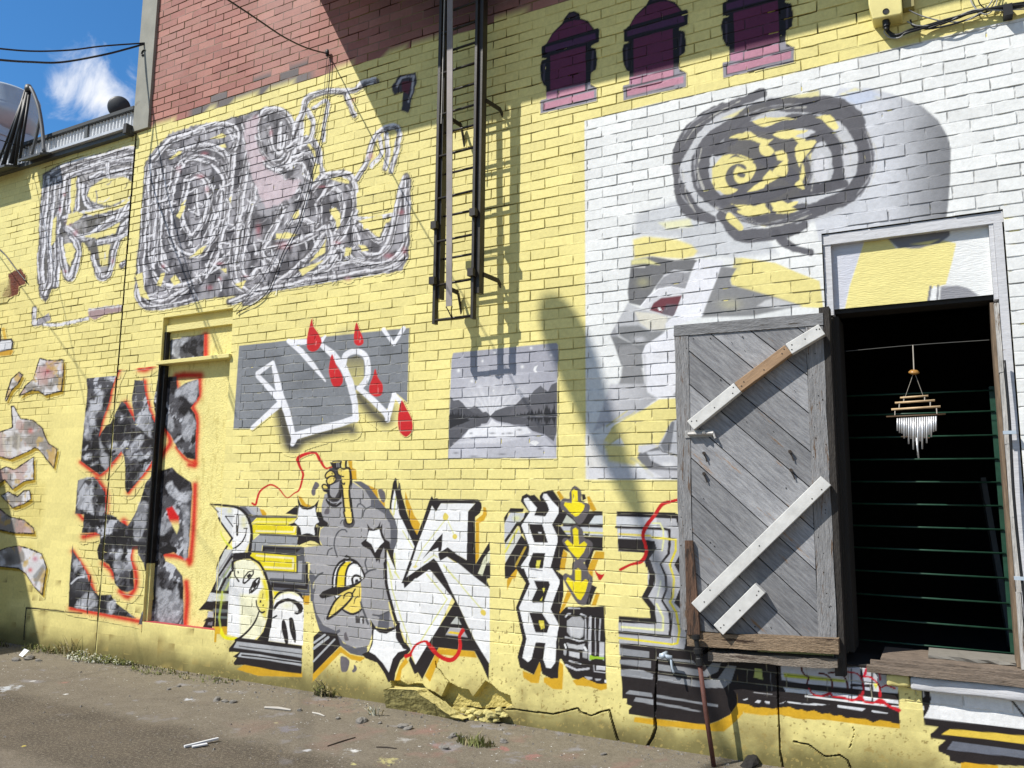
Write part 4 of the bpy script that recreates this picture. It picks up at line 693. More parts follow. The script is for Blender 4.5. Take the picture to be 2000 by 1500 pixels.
HOLES = [(LX0, LX1, 0, LZ1)]
ml = Surf(LX0, LX1, 0, LZ1, res=.0052)
FUSE = ([(493, 983), (500, 985), (506, 962), (520, 950), (531, 947), (545, 955), (560, 972), (575, 963), (584, 957), (590, 937), (592, 925), (585, 910), (583, 895), (600, 886), (617, 885), (625, 898), (635, 914), (648, 912)], [4, 4, 4, 3.5, 3.5, 3, 2, 2.4, 3.5, 4, 4.5, 5, 7, 6, 5, 6, 4, 3])
ml.line(*FUSE, RED, smooth=4); draw_letters(ml); breakage(ml)
LJ = (C(190, 184, 158), .5)
mu = ml.build('mural', PAINT, B, base=wallcol, joint=LJ, minal=None, label='long black white and yellow lettering with a grey cloud bomb, a capped face and arrows')
WX1, WZ1 = .99, .66
mw = Surf(LX1, WX1, 0, WZ1, res=.0052, ex=(OX0, OX1), ez=(OZ0,)); HOLES.append((LX1, WX1, 0, WZ1))
draw_letters(mw); draw_window_panel(mw); breakage(mw)
mw.build('mural', PAINT, B, base=wallcol, joint=LJ, minal=None, hole=hole_main, label='black striped mural with red scribbled arcs and a white shape under the shutter and window')
def hole_all(x, z):
    h = hole_main(x, z)
    for a, b, c, d in HOLES: h = h | ((x > a) & (x < b) & (z > c) & (z < d))
    return h
P1, P2, P3, P4 = K(1290, 160, 4.166), K(1140, 420, 3.948), K(870, 660, 6.122), K(440, 610, 5.128)
Q = lambda ox, oy: K(ox, oy, 4.)
LGR, MGR, DGR = C(208, 210, 213), C(140, 140, 144), C(98, 97, 102)
def draw_portrait(s):
    f, l = s.fill, s.line; W = C(241, 242, 240)
    f([(1142, 236), (1292, 200), (1500, 155), (1675, 112), (1830, 75), (1925, 52), (2000, 35), (2300, -50), (2300, 1600), (1975, 1320), (1960, 936), (1335, 937), (1145, 936)], W, soft=2)
    # soft left edge of the white ground
    # right side of the head, a rounded grey mass
    c2 = Q(1500, 0)
    def headcol(px, py):
        t = sstep(1700, 1858, px+.12*(py-330)*0+14*(fbm(px*.02, py*.03, 301)-.5)); a = C(216, 218, 224); b = C(130, 131, 135)
        return a*(1-t)[:, None]+b*t[:, None]
    f([(1640, 172), (1700, 172), (1760, 190), (1800, 207), (1832, 235), (1850, 265), (1857, 290), (1856, 350), (1852, 400), (1846, 445), (1835, 470), (1740, 480), (1600, 470), (1560, 300)], headcol, soft=4)
    f(c2((680, 690), (830, 730), (870, 770), (760, 750), (560, 740)), C(236, 230, 180), soft=6); f(c2((560, 770), (720, 720), (860, 760), (700, 820)), C(206, 216, 236), soft=8)
    # forehead and hair greys on the left of the face
    f(P2((410, 0), (820, -150), (1300, 0), (1500, 300), (1180, 330), (830, 300), (740, 170), (460, 160), (380, 170)), LGR, soft=14)
    f(P2((380, 190), (470, 165), (720, 190), (830, 230), (880, 280), (850, 320), (770, 340), (620, 330), (520, 320), (390, 345)), YEL*.97, soft=7)
    f(P2((1170, 340), (1220, 330), (1480, 370), (1640, 440), (1820, 510), (1850, 720), (1680, 710), (1480, 640), (1300, 600), (1140, 540), (1130, 490), (1170, 420)), YEL*.97, soft=4); f(P2((580, 60), (820, 30), (840, 90), (640, 110)), C(232, 230, 190), soft=9)
    f(P2((1140, 540), (1310, 585), (1500, 640), (1680, 700), (1300, 780), (910, 790), (960, 650), (1060, 400), (1170, 410), (1130, 500)), C(142, 142, 143), soft=6); f(P2((1340, 700), (1400, 660), (1470, 640), (1680, 700), (1480, 720)), C(205, 205, 206), soft=5); s.spray(P2((1130, 690))[0], 26, C(205, 200, 160), .5, 14); f(P2((1140, 440), (1170, 330), (1230, 340), (1200, 430)), C(225, 215, 150), soft=6)
    # mask over the eye
    f(P2((370, 350), (530, 320), (700, 350), (850, 340), (890, 360), (830, 430), (700, 430), (610, 480), (550, 560), (500, 640), (440, 700), (350, 680), (340, 600), (360, 430)), C(116, 116, 118), soft=4)
    f(P2((370, 350), (480, 335), (590, 385), (470, 375), (370, 385)), C(232, 226, 160), soft=5); l(P2((365, 400), (470, 400)), 3, C(228, 226, 222), soft=4); s.spray(P2((460, 520))[0], 16, C(186, 182, 140), .6, 12)
    f(P2((550, 560), (620, 470), (700, 430), (830, 435), (800, 540), (780, 580), (640, 555), (560, 590)), C(156, 156, 160), soft=5); l(P2((620, 470), (700, 430), (800, 440)), 3, C(214, 214, 218), soft=4)
    f(P2((440, 705), (490, 640), (560, 580), (650, 555), (780, 570), (760, 620), (700, 780), (660, 780), (560, 760)), C(222, 222, 226), soft=4); l(P2((440, 705), (500, 630), (580, 570), (680, 555), (780, 575)), 2.2, C(246, 246, 250), soft=2)
    f(P2((510, 735), (540, 680), (600, 640), (690, 630), (760, 620), (700, 780), (640, 770)), C(118, 58, 68), soft=3); f(P2((640, 690), (720, 690), (700, 790), (600, 760)), C(110, 100, 108), soft=5); f(P2((570, 712), (590, 712), (605, 740), (580, 735)), WHT)
    # cheek, nose and jaw greys
    f(P2((340, 680), (440, 720), (570, 760), (700, 800), (640, 840), (620, 920), (480, 1000), (390, 1000), (260, 930), (205, 920), (230, 880), (280, 790)), C(196, 197, 200), soft=4)
    f(P2((395, 745), (560, 760), (650, 790), (620, 890), (500, 880), (430, 830)), C(226, 222, 208), soft=5); f(P2((270, 860), (420, 850), (520, 900), (630, 890), (560, 960), (480, 1000), (390, 1000), (280, 930)), C(138, 139, 141), soft=6); f(P2((205, 930), (240, 870), (270, 940), (260, 1010), (230, 980)), C(166, 166, 170), soft=3)
    f(P2((215, 940), (270, 940), (390, 1000), (480, 1000), (450, 1090), (460, 1180), (290, 1160), (250, 1040)), C(132, 133, 135), soft=4); f(P2((260, 1030), (300, 1160), (290, 1250), (260, 1330), (230, 1430), (330, 1480), (420, 1440), (560, 1430), (490, 1370), (450, 1180), (450, 1060), (380, 1000)), C(148, 148, 150), soft=6); s.spray(P2((430, 960))[0], 16, C(218, 218, 222), .7, 8)
    f(P2((860, 370), (900, 340), (1080, 350), (1060, 420), (980, 600), (910, 780), (780, 830), (640, 870), (630, 840), (700, 770), (790, 560)), C(238, 238, 243), soft=3); f(P2((1060, 400), (1180, 410), (1120, 510), (1150, 560), (1010, 590), (1030, 480)), C(140, 140, 142), soft=4)
    f(P2((660, 880), (640, 900), (480, 1000), (450, 1070), (470, 1180), (490, 1360), (560, 1420), (740, 1400), (760, 860)), C(238, 238, 243), soft=3); f(P2((690, 1390), (740, 1330), (740, 1400)), C(160, 160, 164), soft=5)
    l(P2((470, 1080), (480, 1300)), 5, C(210, 210, 214), soft=5); s.spray(P2((590, 1090))[0], 26, C(214, 214, 216), .5, 8)
    c3 = Q(1000, 750)
    def lower(px, py):
        t = sstep(1150, 1330, px+(py-800)*.5)[:, None]; return C(214, 214, 218)*(1-t)+C(150, 150, 153)*t
    f(c3((770, 0), (1040, 0), (1060, 70), (1140, 110), (1040, 190), (850, 290), (720, 330), (640, 370), (700, 200)), lower, soft=6)
    # lower right of the portrait: yellow sweep and glass
    f(c3((1150, 120), (1320, 110), (1340, 740), (940, 590), (850, 420), (720, 490), (640, 560), (800, 320), (1030, 200)), YEL*.96, soft=3)
    f(c3((580, 420), (680, 420), (900, 560), (1000, 740), (580, 740)), C(232, 230, 226), soft=10); f(c3((720, 470), (900, 480), (1010, 560), (960, 640), (760, 600)), YEL*.93, soft=10)
    for a, b in (((740, 330), (900, 210)), ((780, 350), (960, 220)), ((730, 500), (940, 330)), ((800, 300), (1040, 200))): l(c3(a, b), 2.5, C(205, 196, 130), soft=3, al=.8, rag=1.2)
    f(c3((990, 540), (1060, 510), (1150, 490), (1220, 540), (1340, 590), (1340, 750), (1200, 740), (1050, 660), (980, 580)), C(120, 120, 124), soft=3); f(c3((1050, 530), (1150, 520), (1340, 580), (1340, 660), (1200, 650), (1090, 600)), C(206, 207, 212), soft=4); s.spray(c3((1220, 630))[0], 14, WHT, .9, 6); f(c3((990, 480), (1110, 470), (1160, 480), (1020, 540), (985, 530)), C(214, 214, 218), soft=3)
    f(c3((1140, 480), (1180, 420), (1240, 300), (1290, 270), (1340, 260), (1340, 570), (1230, 540), (1160, 520)), C(188, 190, 196), soft=4); f(c3((1160, 480), (1210, 380), (1250, 290), (1270, 300), (1240, 520), (1190, 530)), C(122, 124, 130), soft=3); l(c3((1150, 490), (1180, 530), (1240, 540), (1340, 580)), 2, C(90, 90, 94), soft=2)
    l(c3((940, 580), (1020, 640), (1100, 720)), 6, C(206, 200, 150), soft=5, rag=2); f(c3((600, 650), (960, 660), (1340, 680), (1340, 745), (600, 745)), C(222, 222, 228), soft=4, al=.75)
    # big painted coil on the head
    D = lambda px, py: np.outer(1+.16*(fbm(px*.03, py*.09, 311)-.5), C(92, 91, 97))
    f(P1((300, 300), (560, 190), (830, 130), (1270, 100), (1500, 140), (1630, 300), (1720, 480), (1730, 700), (1650, 900), (1440, 1060), (1200, 1160), (900, 1180), (690, 1130), (480, 1150), (260, 1100), (150, 950), (110, 700), (160, 520)), C(206, 207, 210), soft=6)
    f(P1((560, 420), (760, 400), (1000, 420), (1240, 480), (1200, 900), (1000, 960), (1130, 1040), (850, 1180), (640, 1100), (560, 1180), (500, 1050), (640, 900), (420, 880), (420, 700), (540, 560)), YEL*.97, soft=4); f(P1((680, 220), (1000, 130), (1290, 70), (1300, 130), (1000, 220), (600, 290), (500, 300)), C(236, 228, 170), soft=6)
    f(P1((1500, 90), (1700, 60), (1790, 110), (1600, 150)), C(208, 216, 234), soft=8)
    def brush(pts, w, seed=0, al=.97): l(P1(*pts), [v/3.75 for v in w] if hasattr(w, '__len__') else w/3.75, D, soft=3.4, smooth=6, rag=3.2, seed=seed, al=al)
    brush([(830, 90), (640, 170), (430, 250), (270, 380), (180, 520), (130, 660), (140, 800), (190, 950), (270, 1060), (420, 1120)], [70, 60, 80, 100, 110, 70, 60, 120, 110, 60])
    brush([(960, 165), (760, 240), (620, 330), (480, 420), (390, 520), (330, 640), (330, 780), (380, 900), (480, 990), (620, 1070)], [60, 100, 90, 110, 130, 130, 130, 120, 100, 90], 1)
    brush([(900, 180), (1100, 190), (1300, 200), (1440, 240), (1560, 330), (1640, 460), (1670, 620), (1640, 780), (1540, 920), (1380, 1000), (1160, 1090), (960, 1120), (780, 1110), (680, 1080)], [80, 110, 120, 130, 120, 120, 110, 110, 110, 100, 80, 90, 100, 60], 2)
    brush([(1120, 170), (1330, 150), (1470, 170), (1590, 250), (1650, 330)], [50, 60, 60, 60, 30], 3)
    brush([(560, 480), (700, 360), (880, 420), (1040, 330), (1240, 330), (1360, 430), (1440, 560), (1460, 700), (1420, 830), (1270, 880)], [80, 70, 100, 110, 110, 100, 100, 100, 90, 70], 4)
    brush([(460, 560), (600, 530), (760, 560), (880, 650), (1030, 740), (1110, 820)], [80, 110, 130, 100, 110, 70], 5)
    brush([(1120, 560), (1180, 640), (1200, 760), (1160, 880), (1200, 900)], [70, 60, 50, 60, 50], 6); brush([(920, 520), (1010, 500), (1080, 560), (1090, 680), (1060, 800), (920, 880), (760, 960)], [90, 120, 110, 100, 110, 120, 90], 7)
    brush([(1120, 600), (1200, 540), (1240, 470), (1330, 440)], [60, 80, 80, 80], 8); brush([(880, 620), (780, 740), (760, 840), (680, 900), (560, 900)], [120, 130, 120, 100, 70], 9)
    brush([(700, 680), (620, 640), (560, 700), (560, 800), (620, 860), (680, 850)], [70, 80, 80, 80, 60, 40], 10); brush([(640, 760), (680, 770)], [30, 40], 11)
    brush([(500, 960), (700, 940), (900, 920), (1100, 900), (1300, 860), (1500, 830)], [70, 110, 110, 100, 80, 60], 12)
    brush([(590, 1020), (640, 1100), (760, 1120), (860, 1120)], [40, 60, 60, 50], 13); brush([(500, 1090), (560, 1170), (640, 1250), (760, 1250), (900, 1240), (1060, 1210), (1170, 1170)], [80, 80, 90, 100, 100, 90, 60], 14)
    brush([(940, 1240), (1010, 1310), (1080, 1350), (1220, 1390)], [60, 70, 50, 50], 15); brush([(880, 1000), (920, 1060)], [40, 40], 16); brush([(1010, 960), (1180, 1030), (1400, 960)], [30, 60, 70], 17)
    for P_, w_ in (((170, 470), (250, 340), (420, 230), (620, 130)), 3), (((150, 700), (170, 900), (260, 1040)), 3), (((420, 1000), (600, 1080), (760, 1120)), 3), (((1650, 380), (1720, 560), (1700, 760), (1600, 920)), 4), (((300, 520), (270, 700), (320, 860)), 5), (((1180, 560), (1220, 700), (1190, 860)), 3), (((700, 270), (900, 200), (1150, 180)), 3), (((1400, 400), (1500, 560), (1500, 740)), 4), (((560, 1060), (760, 1150), (980, 1130), (1200, 1050)), 3):
        for q in range(3): l(P1(*[(x+18*q+8*math.sin(y*.02+q), y+14*q) for x, y in P_]), w_*.55, [C(176, 176, 180), C(120, 119, 124), C(206, 204, 196)][q], soft=2.4, smooth=5, rag=2.6, seed=30+q, al=.7)
    for P in (((740, 320), (860, 290), (1040, 290), (1120, 310), (980, 320), (850, 370)), ((910, 430), (1000, 390), (1140, 390), (1200, 400), (1110, 440), (1010, 470)), ((560, 460), (640, 420), (730, 430), (750, 480), (700, 460)), ((800, 530), (840, 490), (930, 560), (880, 610), (820, 590)), ((910, 730), (1010, 640), (1040, 700), (1020, 770), (960, 770)), ((440, 740), (520, 640), (640, 610), (770, 670), (760, 760), (700, 820), (620, 800), (600, 760), (680, 780), (700, 700), (640, 670), (560, 700), (530, 780), (560, 850), (640, 880), (540, 920), (470, 870)), ((700, 900), (820, 810), (850, 830), (840, 870)), ((1090, 540), (1190, 480), (1270, 490), (1160, 640), (1130, 740), (1180, 880), (1090, 840), (1140, 760)), ((620, 1050), (820, 1020), (890, 1060), (720, 1100)), ((920, 1030), (1100, 970), (1110, 1000), (960, 1060)), ((530, 1090), (570, 1060), (680, 1180), (640, 1210), (540, 1130)), ((1260, 290), (1380, 270), (1450, 370), (1400, 390), (1310, 310))): f(P1(*P), YEL*.97, soft=2.4, rag=1.6, smooth=3, grow=-.6)
    f(P1((1250, 780), (1250, 650), (1310, 580), (1370, 650), (1360, 800), (1300, 830)), C(222, 222, 226), soft=3); f(P1((1480, 560), (1530, 540), (1550, 700), (1540, 830), (1490, 740)), C(210, 210, 214), soft=5, rag=2)
PX0, PZ0, PZ1 = -1.96, 1.440, 3.90
mp_ = Surf(PX0, 1.6, PZ0, PZ1, res=.0058, lift=.003, ex=(OX0, OX1), ez=(OZ1,))
draw_portrait(mp_)
mp_.build('mural', PAINT, B, base=wallcol, joint=(C(112, 110, 106), .62), hole=hole_main, label='grey portrait on white ground with a brown eye under a coiled dark scroll')
ms = Surf(.30, 1.6, .60, PZ0, res=.02, lift=.003, ex=(OX1,)); ms.fill([(1900, 500), (2700, 300), (2900, 1700), (1960, 1340)], C(241, 242, 240)); ms.fill([(1993, 920), (2060, 940), (2060, 1010), (1992, 1006)], C(236, 214, 40)); ms.fill([(1990, 1008), (2060, 1012), (2060, 1030), (1996, 1024)], BLK)
ms.build('mural', PAINT, B, base=wallcol, joint=(C(112, 110, 106), .62), hole=hole_main, label='white painted strip of wall right of the window')
# panel over the window, painted with the end of the portrait
mt_ = Surf(OX0+.042, OX1-.065, 2.397, 2.752, res=.006, y=.045, relief=False)
c4 = Q(1500, 375); mt_.fill([(1500, 300), (2100, 300), (2100, 700), (1500, 700)], C(241, 242, 240))
mt_.fill(c4((500, 400), (770, 340), (640, 720), (600, 900), (400, 930)), C(214, 216, 226), soft=3)
mt_.fill(c4((770, 330), (900, 310), (1000, 440), (1380, 380), (1470, 400), (1440, 540), (1390, 720), (1260, 760), (1250, 860), (600, 920), (640, 730)), YEL*.98, soft=2.5)
mt_.fill(c4((900, 330), (1420, 270), (1420, 340), (1340, 400), (1180, 440), (1020, 440)), C(128, 128, 134), soft=4, rag=1.5); mt_.fill(c4((1110, 410), (1340, 370), (1260, 410)), YEL*.95, soft=4)
for a, b, w, c in (((1270, 740), (1250, 880), 5, C(130, 130, 134)), ((1330, 730), (1320, 880), 3.6, C(120, 120, 126)), ((1300, 740), (1285, 880), 4, WHT)): mt_.line(c4(a, b), w, c, soft=2)
mt_.fill(c4((1350, 740), (1480, 730), (1560, 750), (1650, 810), (1340, 860)), C(150, 150, 156), soft=3)
mt_.build('window_panel', WOODPAINT, B)
# ---- lake landscape
def draw_lake(s):
    f, l = s.fill, s.line
    f(P3((75, 250), (95, 180), (1330, 60), (1350, 90), (1340, 600), (1330, 1440), (35, 1440), (60, 600)), C(172, 172, 182), soft=2)
    i = s.near(np.array(P3((0, 0), (1408, 1500))), 0); d = np.hypot((s.px[i]-960)/70, (s.py[i]-800)/48); ray = .5+.5*np.cos(np.arctan2(s.py[i]-815, s.px[i]-960)*26)
    s.put(i, C(232, 232, 236), np.exp(-d*d*.75)*(.7+.3*ray)*(s.a[i] > .5)*(s.py[i] < 812))
    f(P3((60, 700), (100, 750), (160, 740), (210, 780), (260, 850), (300, 840), (350, 810), (410, 850), (450, 890), (490, 880), (540, 930), (600, 870), (740, 820), (830, 810), (930, 710), (1000, 710), (1060, 630), (1140, 570), (1180, 610), (1230, 640), (1270, 560), (1335, 530), (1340, 930), (800, 940), (50, 970)), C(98, 98, 104), soft=1.6); f(P3((60, 850), (260, 840), (340, 900), (520, 930), (50, 960)), C(82, 82, 88), soft=2); f(P3((830, 800), (1340, 800), (1340, 930), (760, 940)), C(108, 107, 113), soft=4)
    f(P3((45, 970), (540, 950), (1335, 940), (1335, 1110), (1300, 1240), (1180, 1150), (1030, 1110), (960, 1040), (830, 1040), (640, 1000), (560, 960), (500, 1020), (400, 1060), (290, 1090), (200, 1180), (50, 1320), (40, 1100)), C(92, 92, 98), soft=1.6, rag=.8)
    rnd = random.Random(3)
    def trees(x0, x1, base, h0, h1, dn, col):
        x = x0
        while x < x1:
            t = (x-x0)/(x1-x0); h = (h0+(h1-h0)*t)*rnd.uniform(.4, 1.2); w = rnd.uniform(14, 30)
            f(P3((x-w, base), (x-w*.3, base-h*.6), (x, base-h), (x+w*.3, base-h*.6), (x+w, base)), col, soft=1.2)
            if dn: f(P3((x-w, base+30), (x-w*.3, base+30+h*.5), (x, base+30+h*.8), (x+w*.3, base+30+h*.5), (x+w, base+30)), col, soft=1.2)
            x += rnd.uniform(16, 44)
    trees(60, 220, 950, 110, 90, True, C(42, 42, 46)); trees(230, 400, 945, 50, 20, False, C(48, 48, 52)); trees(860, 1000, 925, 20, 60, False, C(48, 48, 52)); trees(1000, 1190, 920, 60, 90, True, C(46, 46, 50)); trees(1190, 1335, 915, 120, 190, True, C(40, 40, 44)); f(P3((45, 945), (240, 945), (300, 990), (45, 1080)), C(44, 44, 48), rag=1.5, soft=1.5); l(P3((50, 965), (500, 948), (1335, 925)), 2.4, C(44, 44, 48))
    f(P3((540, 950), (600, 1000), (760, 1020), (840, 1050), (980, 1060), (1060, 1130), (1190, 1180), (1300, 1290), (1330, 1440), (40, 1440), (60, 1310), (200, 1190), (300, 1090), (420, 1070), (430, 1030), (500, 1020)), C(196, 196, 204), soft=2, rag=1); f(P3((280, 1100), (520, 1030), (560, 970), (610, 1010), (840, 1060), (980, 1070), (1030, 1140), (760, 1190), (420, 1170), (210, 1200)), C(238, 238, 242), soft=3, rag=1.2); f(P3((100, 1260), (400, 1200), (900, 1200), (600, 1260)), C(222, 222, 228), soft=6)
    for x, y, r in ((560, 1140, 9), (770, 1140, 9), (890, 1100, 6), (690, 1145, 4), (310, 1140, 5), (1130, 1325, 7), (340, 1415, 12), (130, 1375, 7), (680, 1390, 10)): s.spray(P3((x, y))[0], r, C(120, 120, 126), .8, 2.4)
    f(P3((1010, 1250), (1050, 1230), (1090, 1230), (1125, 1255), (1080, 1290), (1030, 1270)), WHT)
    for x, y, r in ((598, 172, 2.6), (445, 278, 2), (162, 390, 2.8), (318, 517, 2.8), (1028, 125, 2.4), (920, 345, 2.8), (870, 605, 2), (1265, 207, 2), (575, 630, 1.6)): s.spray(P3((x, y))[0], r*1.5, WHT, 1)
    f(P3((1110, 325), (1065, 345), (1050, 385), (1075, 415), (1100, 415), (1082, 380), (1095, 350)), WHT, soft=1.4)
ml2 = Surf(-2.99, -2.03, 1.55, 2.40, res=.005, lift=.003); draw_lake(ml2); ml2.build('mural', PAINT, B, base=wallcol, joint=(C(150, 150, 150), .45), label='small grey painted landscape of a lake between hills under stars')
# ---- grey rectangle with white letter strokes and red drops
def draw_drops(s):
    f, l = s.fill, s.line
    G1 = lambda px, py: np.outer(1+.30*(fbm(px*.018, py*.02, 321)-.5), C(134, 137, 142))
    for P, w, a in ((((560, 1000), (640, 1300), (700, 1330)), 26, .95), (((690, 1310), (1000, 1215), (1230, 1165), (1270, 1180)), 20, .95), (((1340, 840), (1480, 1000), (1600, 1090)), 22, .9), (((1680, 960), (1660, 1080)), 16, .55)): l(P4(*P), w, C(60, 58, 60), soft=22, al=a, smooth=3)
    f(P4((140, 335), (1845, 155), (1825, 905), (1700, 800), (1640, 960), (1590, 980), (1370, 770), (1300, 780), (1310, 1030), (1280, 1050), (700, 1220), (600, 900), (540, 900), (270, 1165), (85, 1165)), G1, soft=1.4)
    for c, r, a in (((880, 590), 22, .4), ((1000, 420), 16, .4), ((500, 480), 20, .4), ((1420, 560), 10, .5), ((1200, 220), 22, .35), ((1640, 380), 16, .25), ((760, 700), 24, .3)): s.spray(P4(c)[0], r, C(74, 76, 82), a)
    f(P4((1200, 560), (1220, 470), (1320, 430), (1390, 480), (1390, 660), (1340, 740), (1270, 720)), lambda px, py: C(120, 116, 100)+(C(206, 196, 130)-C(120, 116, 100))*sstep(690, 745, py)[:, None], soft=3)
    W = C(243, 243, 248); SW_ = dict(soft=2.2, smooth=0)
    l(P4((480, 500), (330, 610), (330, 640), (520, 840), (570, 900), (270, 1160)), [6, 9, 9, 12, 13, 7], W, **SW_); l(P4((480, 510), (510, 640), (560, 850), (620, 1000), (690, 1270)), [7, 11, 14, 13, 10], W, **SW_); l(P4((675, 1320), (700, 1240), (900, 1180), (1170, 1110), (1310, 1060)), [8, 14, 14, 13, 12], W, **SW_); l(P4((1310, 1070), (1300, 900), (1250, 700), (1190, 560), (1080, 420), (970, 330)), [12, 12, 14, 14, 14, 9], W, **SW_)
    l(P4((1005, 240), (960, 290), (760, 300), (640, 290)), [4, 9, 11, 6], W, **SW_); l(P4((640, 290), (760, 390), (880, 530), (1005, 690)), [9, 11, 10, 3], W, **SW_); l(P4((1190, 520), (1210, 430), (1310, 390), (1400, 430), (1430, 540), (1420, 660), (1350, 760)), [9, 11, 11, 11, 11, 11, 11], W, soft=2.2, smooth=4); l(P4((1340, 760), (1480, 880), (1610, 1010), (1635, 1080)), [10, 12, 12, 7], W, **SW_); l(P4((1625, 1080), (1660, 950), (1695, 820)), [8, 10, 8], W, **SW_); l(P4((1690, 820), (1760, 900), (1800, 960)), [8, 9, 4], W, **SW_)
    l(P4((1590, 175), (1690, 320)), [8, 6], W, **SW_); l(P4((1790, 160), (1690, 320)), [8, 6], W, **SW_); f(P4((1640, 180), (1730, 170), (1690, 230)), C(124, 126, 132))
    R_ = C(206, 28, 36)
    for P in (((870, 60), (885, 140), (940, 220), (970, 300), (930, 375), (870, 395), (825, 360), (820, 270), (840, 160)), ((1320, 100), (1350, 180), (1380, 250), (1385, 310), (1345, 335), (1300, 315), (1288, 250), (1300, 160)), ((1075, 420), (1110, 520), (1170, 620), (1180, 700), (1140, 745), (1080, 735), (1040, 600), (1050, 490)), ((1503, 565), (1530, 650), (1580, 730), (1570, 820), (1510, 845), (1450, 810), (1445, 740), (1480, 650)), ((1770, 880), (1820, 970), (1870, 1070), (1875, 1180), (1830, 1240), (1790, 1240), (1740, 1180), (1730, 1060), (1745, 960))):
        f(P4(*P), R_, soft=1.4, smooth=3)
    for a, b in (((915, 290), (910, 330)), ((1355, 250), (1350, 300)), ((1535, 760), (1535, 810))): l(P4(a, b), 1.2, C(240, 150, 150))
    l(*FUSE, RED, smooth=4)
md = Surf(-4.99, -2.98, 1.62, 2.75, res=.006, lift=.003); draw_drops(md); md.build('mural', PAINT, B, base=wallcol, joint=(C(190, 186, 170), .5), label='grey painted rectangle with white angular strokes and five red drops')
# ---- three plum coloured hydrant silhouettes
H1, H2 = K(1040, 0, 4.138), K(1300, 0, 4.233)
PLUM, OUT, PNK, OGR = C(104, 46, 78), C(34, 30, 37), C(198, 138, 158), C(150, 146, 156)  # dark outline is the grey one with the landing's shade put in
def draw_hydrant(s, O):
    """O maps the outline of the first silhouette's crop to pixels"""
    f, l = s.fill, s.line
    f(O((65, 920), (65, 810), (110, 800), (110, 700), (90, 690), (70, 640), (62, 540), (75, 490), (120, 475), (75, 470), (75, 380), (110, 360), (160, 270), (240, 190), (260, 150), (300, 100), (340, 92), (380, 110), (390, 150), (450, 170), (500, 235), (530, 228), (543, 240), (540, 340), (480, 370), (475, 385), (515, 395), (525, 480), (515, 560), (475, 590), (470, 680), (520, 710), (520, 820)), OUT, soft=1.4)
    f(O((65, 920), (65, 810), (112, 800), (112, 745), (470, 665), (475, 705), (520, 710), (520, 820)), OGR, soft=1.6)
    f(O((145, 740), (145, 440), (430, 370), (432, 670)), PLUM); f(O((120, 350), (170, 270), (260, 190), (330, 165), (400, 165), (450, 190), (490, 240)), PLUM); f(O((100, 430), (100, 385), (510, 270), (515, 320)), C(84, 50, 84)); f(O((280, 160), (290, 120), (330, 105), (365, 125), (360, 145)), C(66, 52, 66)); l(O((95, 520), (95, 660)), 3.6, C(74, 66, 80)); l(O((490, 420), (480, 570)), 4, C(74, 66, 80))
    l(O((95, 455), (525, 335)), 5, OUT); l(O((110, 365), (525, 245)), 5, OUT)
    f(O((205, 735), (430, 680), (430, 735), (200, 795)), PNK); f(O((115, 745), (200, 735), (195, 795), (115, 800)), C(200, 140, 165)); f(O((90, 890), (90, 835), (500, 735), (500, 790)), PNK); l(O((65, 830), (520, 715)), 2.4, C(52, 48, 56)); l(O((88, 895), (88, 835)), 2, C(52, 48, 56)); l(O((90, 893), (430, 815)), 1.4, C(52, 48, 56)); l(O((205, 730), (200, 795)), 1.6, OUT); l(O((430, 670), (430, 735)), 1.6, OUT)
def shift(Ofn, src, dst):   # same silhouette moved along the wall in true size
    a, b = at(*src), at(*dst); d = b-a
    return lambda *p: [proj(*(at(*q)+d)) for q in Ofn(*p)]
o1 = H1; o2 = shift(H1, (1058, 205), (1220, 178)); o3 = shift(H1, (1058, 205), (1415, 133))
for O, x0, x1, lb in ((o1, -2.32, -1.68, 'first plum hydrant silhouette, nearest the ladder'), (o2, -1.68, -1.05, 'middle plum hydrant silhouette'), (o3, -1.05, -.36, 'third plum hydrant silhouette, nearest the utility box')):
    sh = Surf(x0, x1, 3.80, 4.66, res=.0065, lift=.003); draw_hydrant(sh, O); sh.build('mural', PAINT, B, base=wallcol, joint=(C(70, 66, 66), .5), label=lb)
C1, C2, T1, T2 = K(130, 640, 5.171), K(120, 910, 4.617), K(0, 680, 3.964), K(0, 880, 3.171)
def camo_col(px, py):
    u = fbm(px*.035+py*.012, py*.03-px*.01, 401, 5); v = fbm(px*.11+py*.05, py*.05, 402, 4); w_ = fbm(px*.02, py*.018, 403, 3)
    t = .62*u+.38*v
    k = lambda a, b: sstep(a, b, t)[:, None]
    c = C(40, 37, 40)+(C(84, 83, 88)-C(40, 37, 40))*k(.40, .50); c = c+(C(196, 198, 206)-c)*k(.575, .635)*(.45+.55*sstep(.42, .55, w_))[:, None]
    d = sstep(.60, .66, fbm(px*.05, py*.04, 404, 4))[:, None]; return c*(1-d)+C(34, 31, 33)*d
def halo(s, P, w=5, sp=16, al=.95):
    s.line(P, w, C(238, 110, 40), soft=sp*1.6, al=.6, smooth=3); s.line(P, w*1.35, C(212, 18, 20), soft=w*.9+3, al=al, smooth=3)
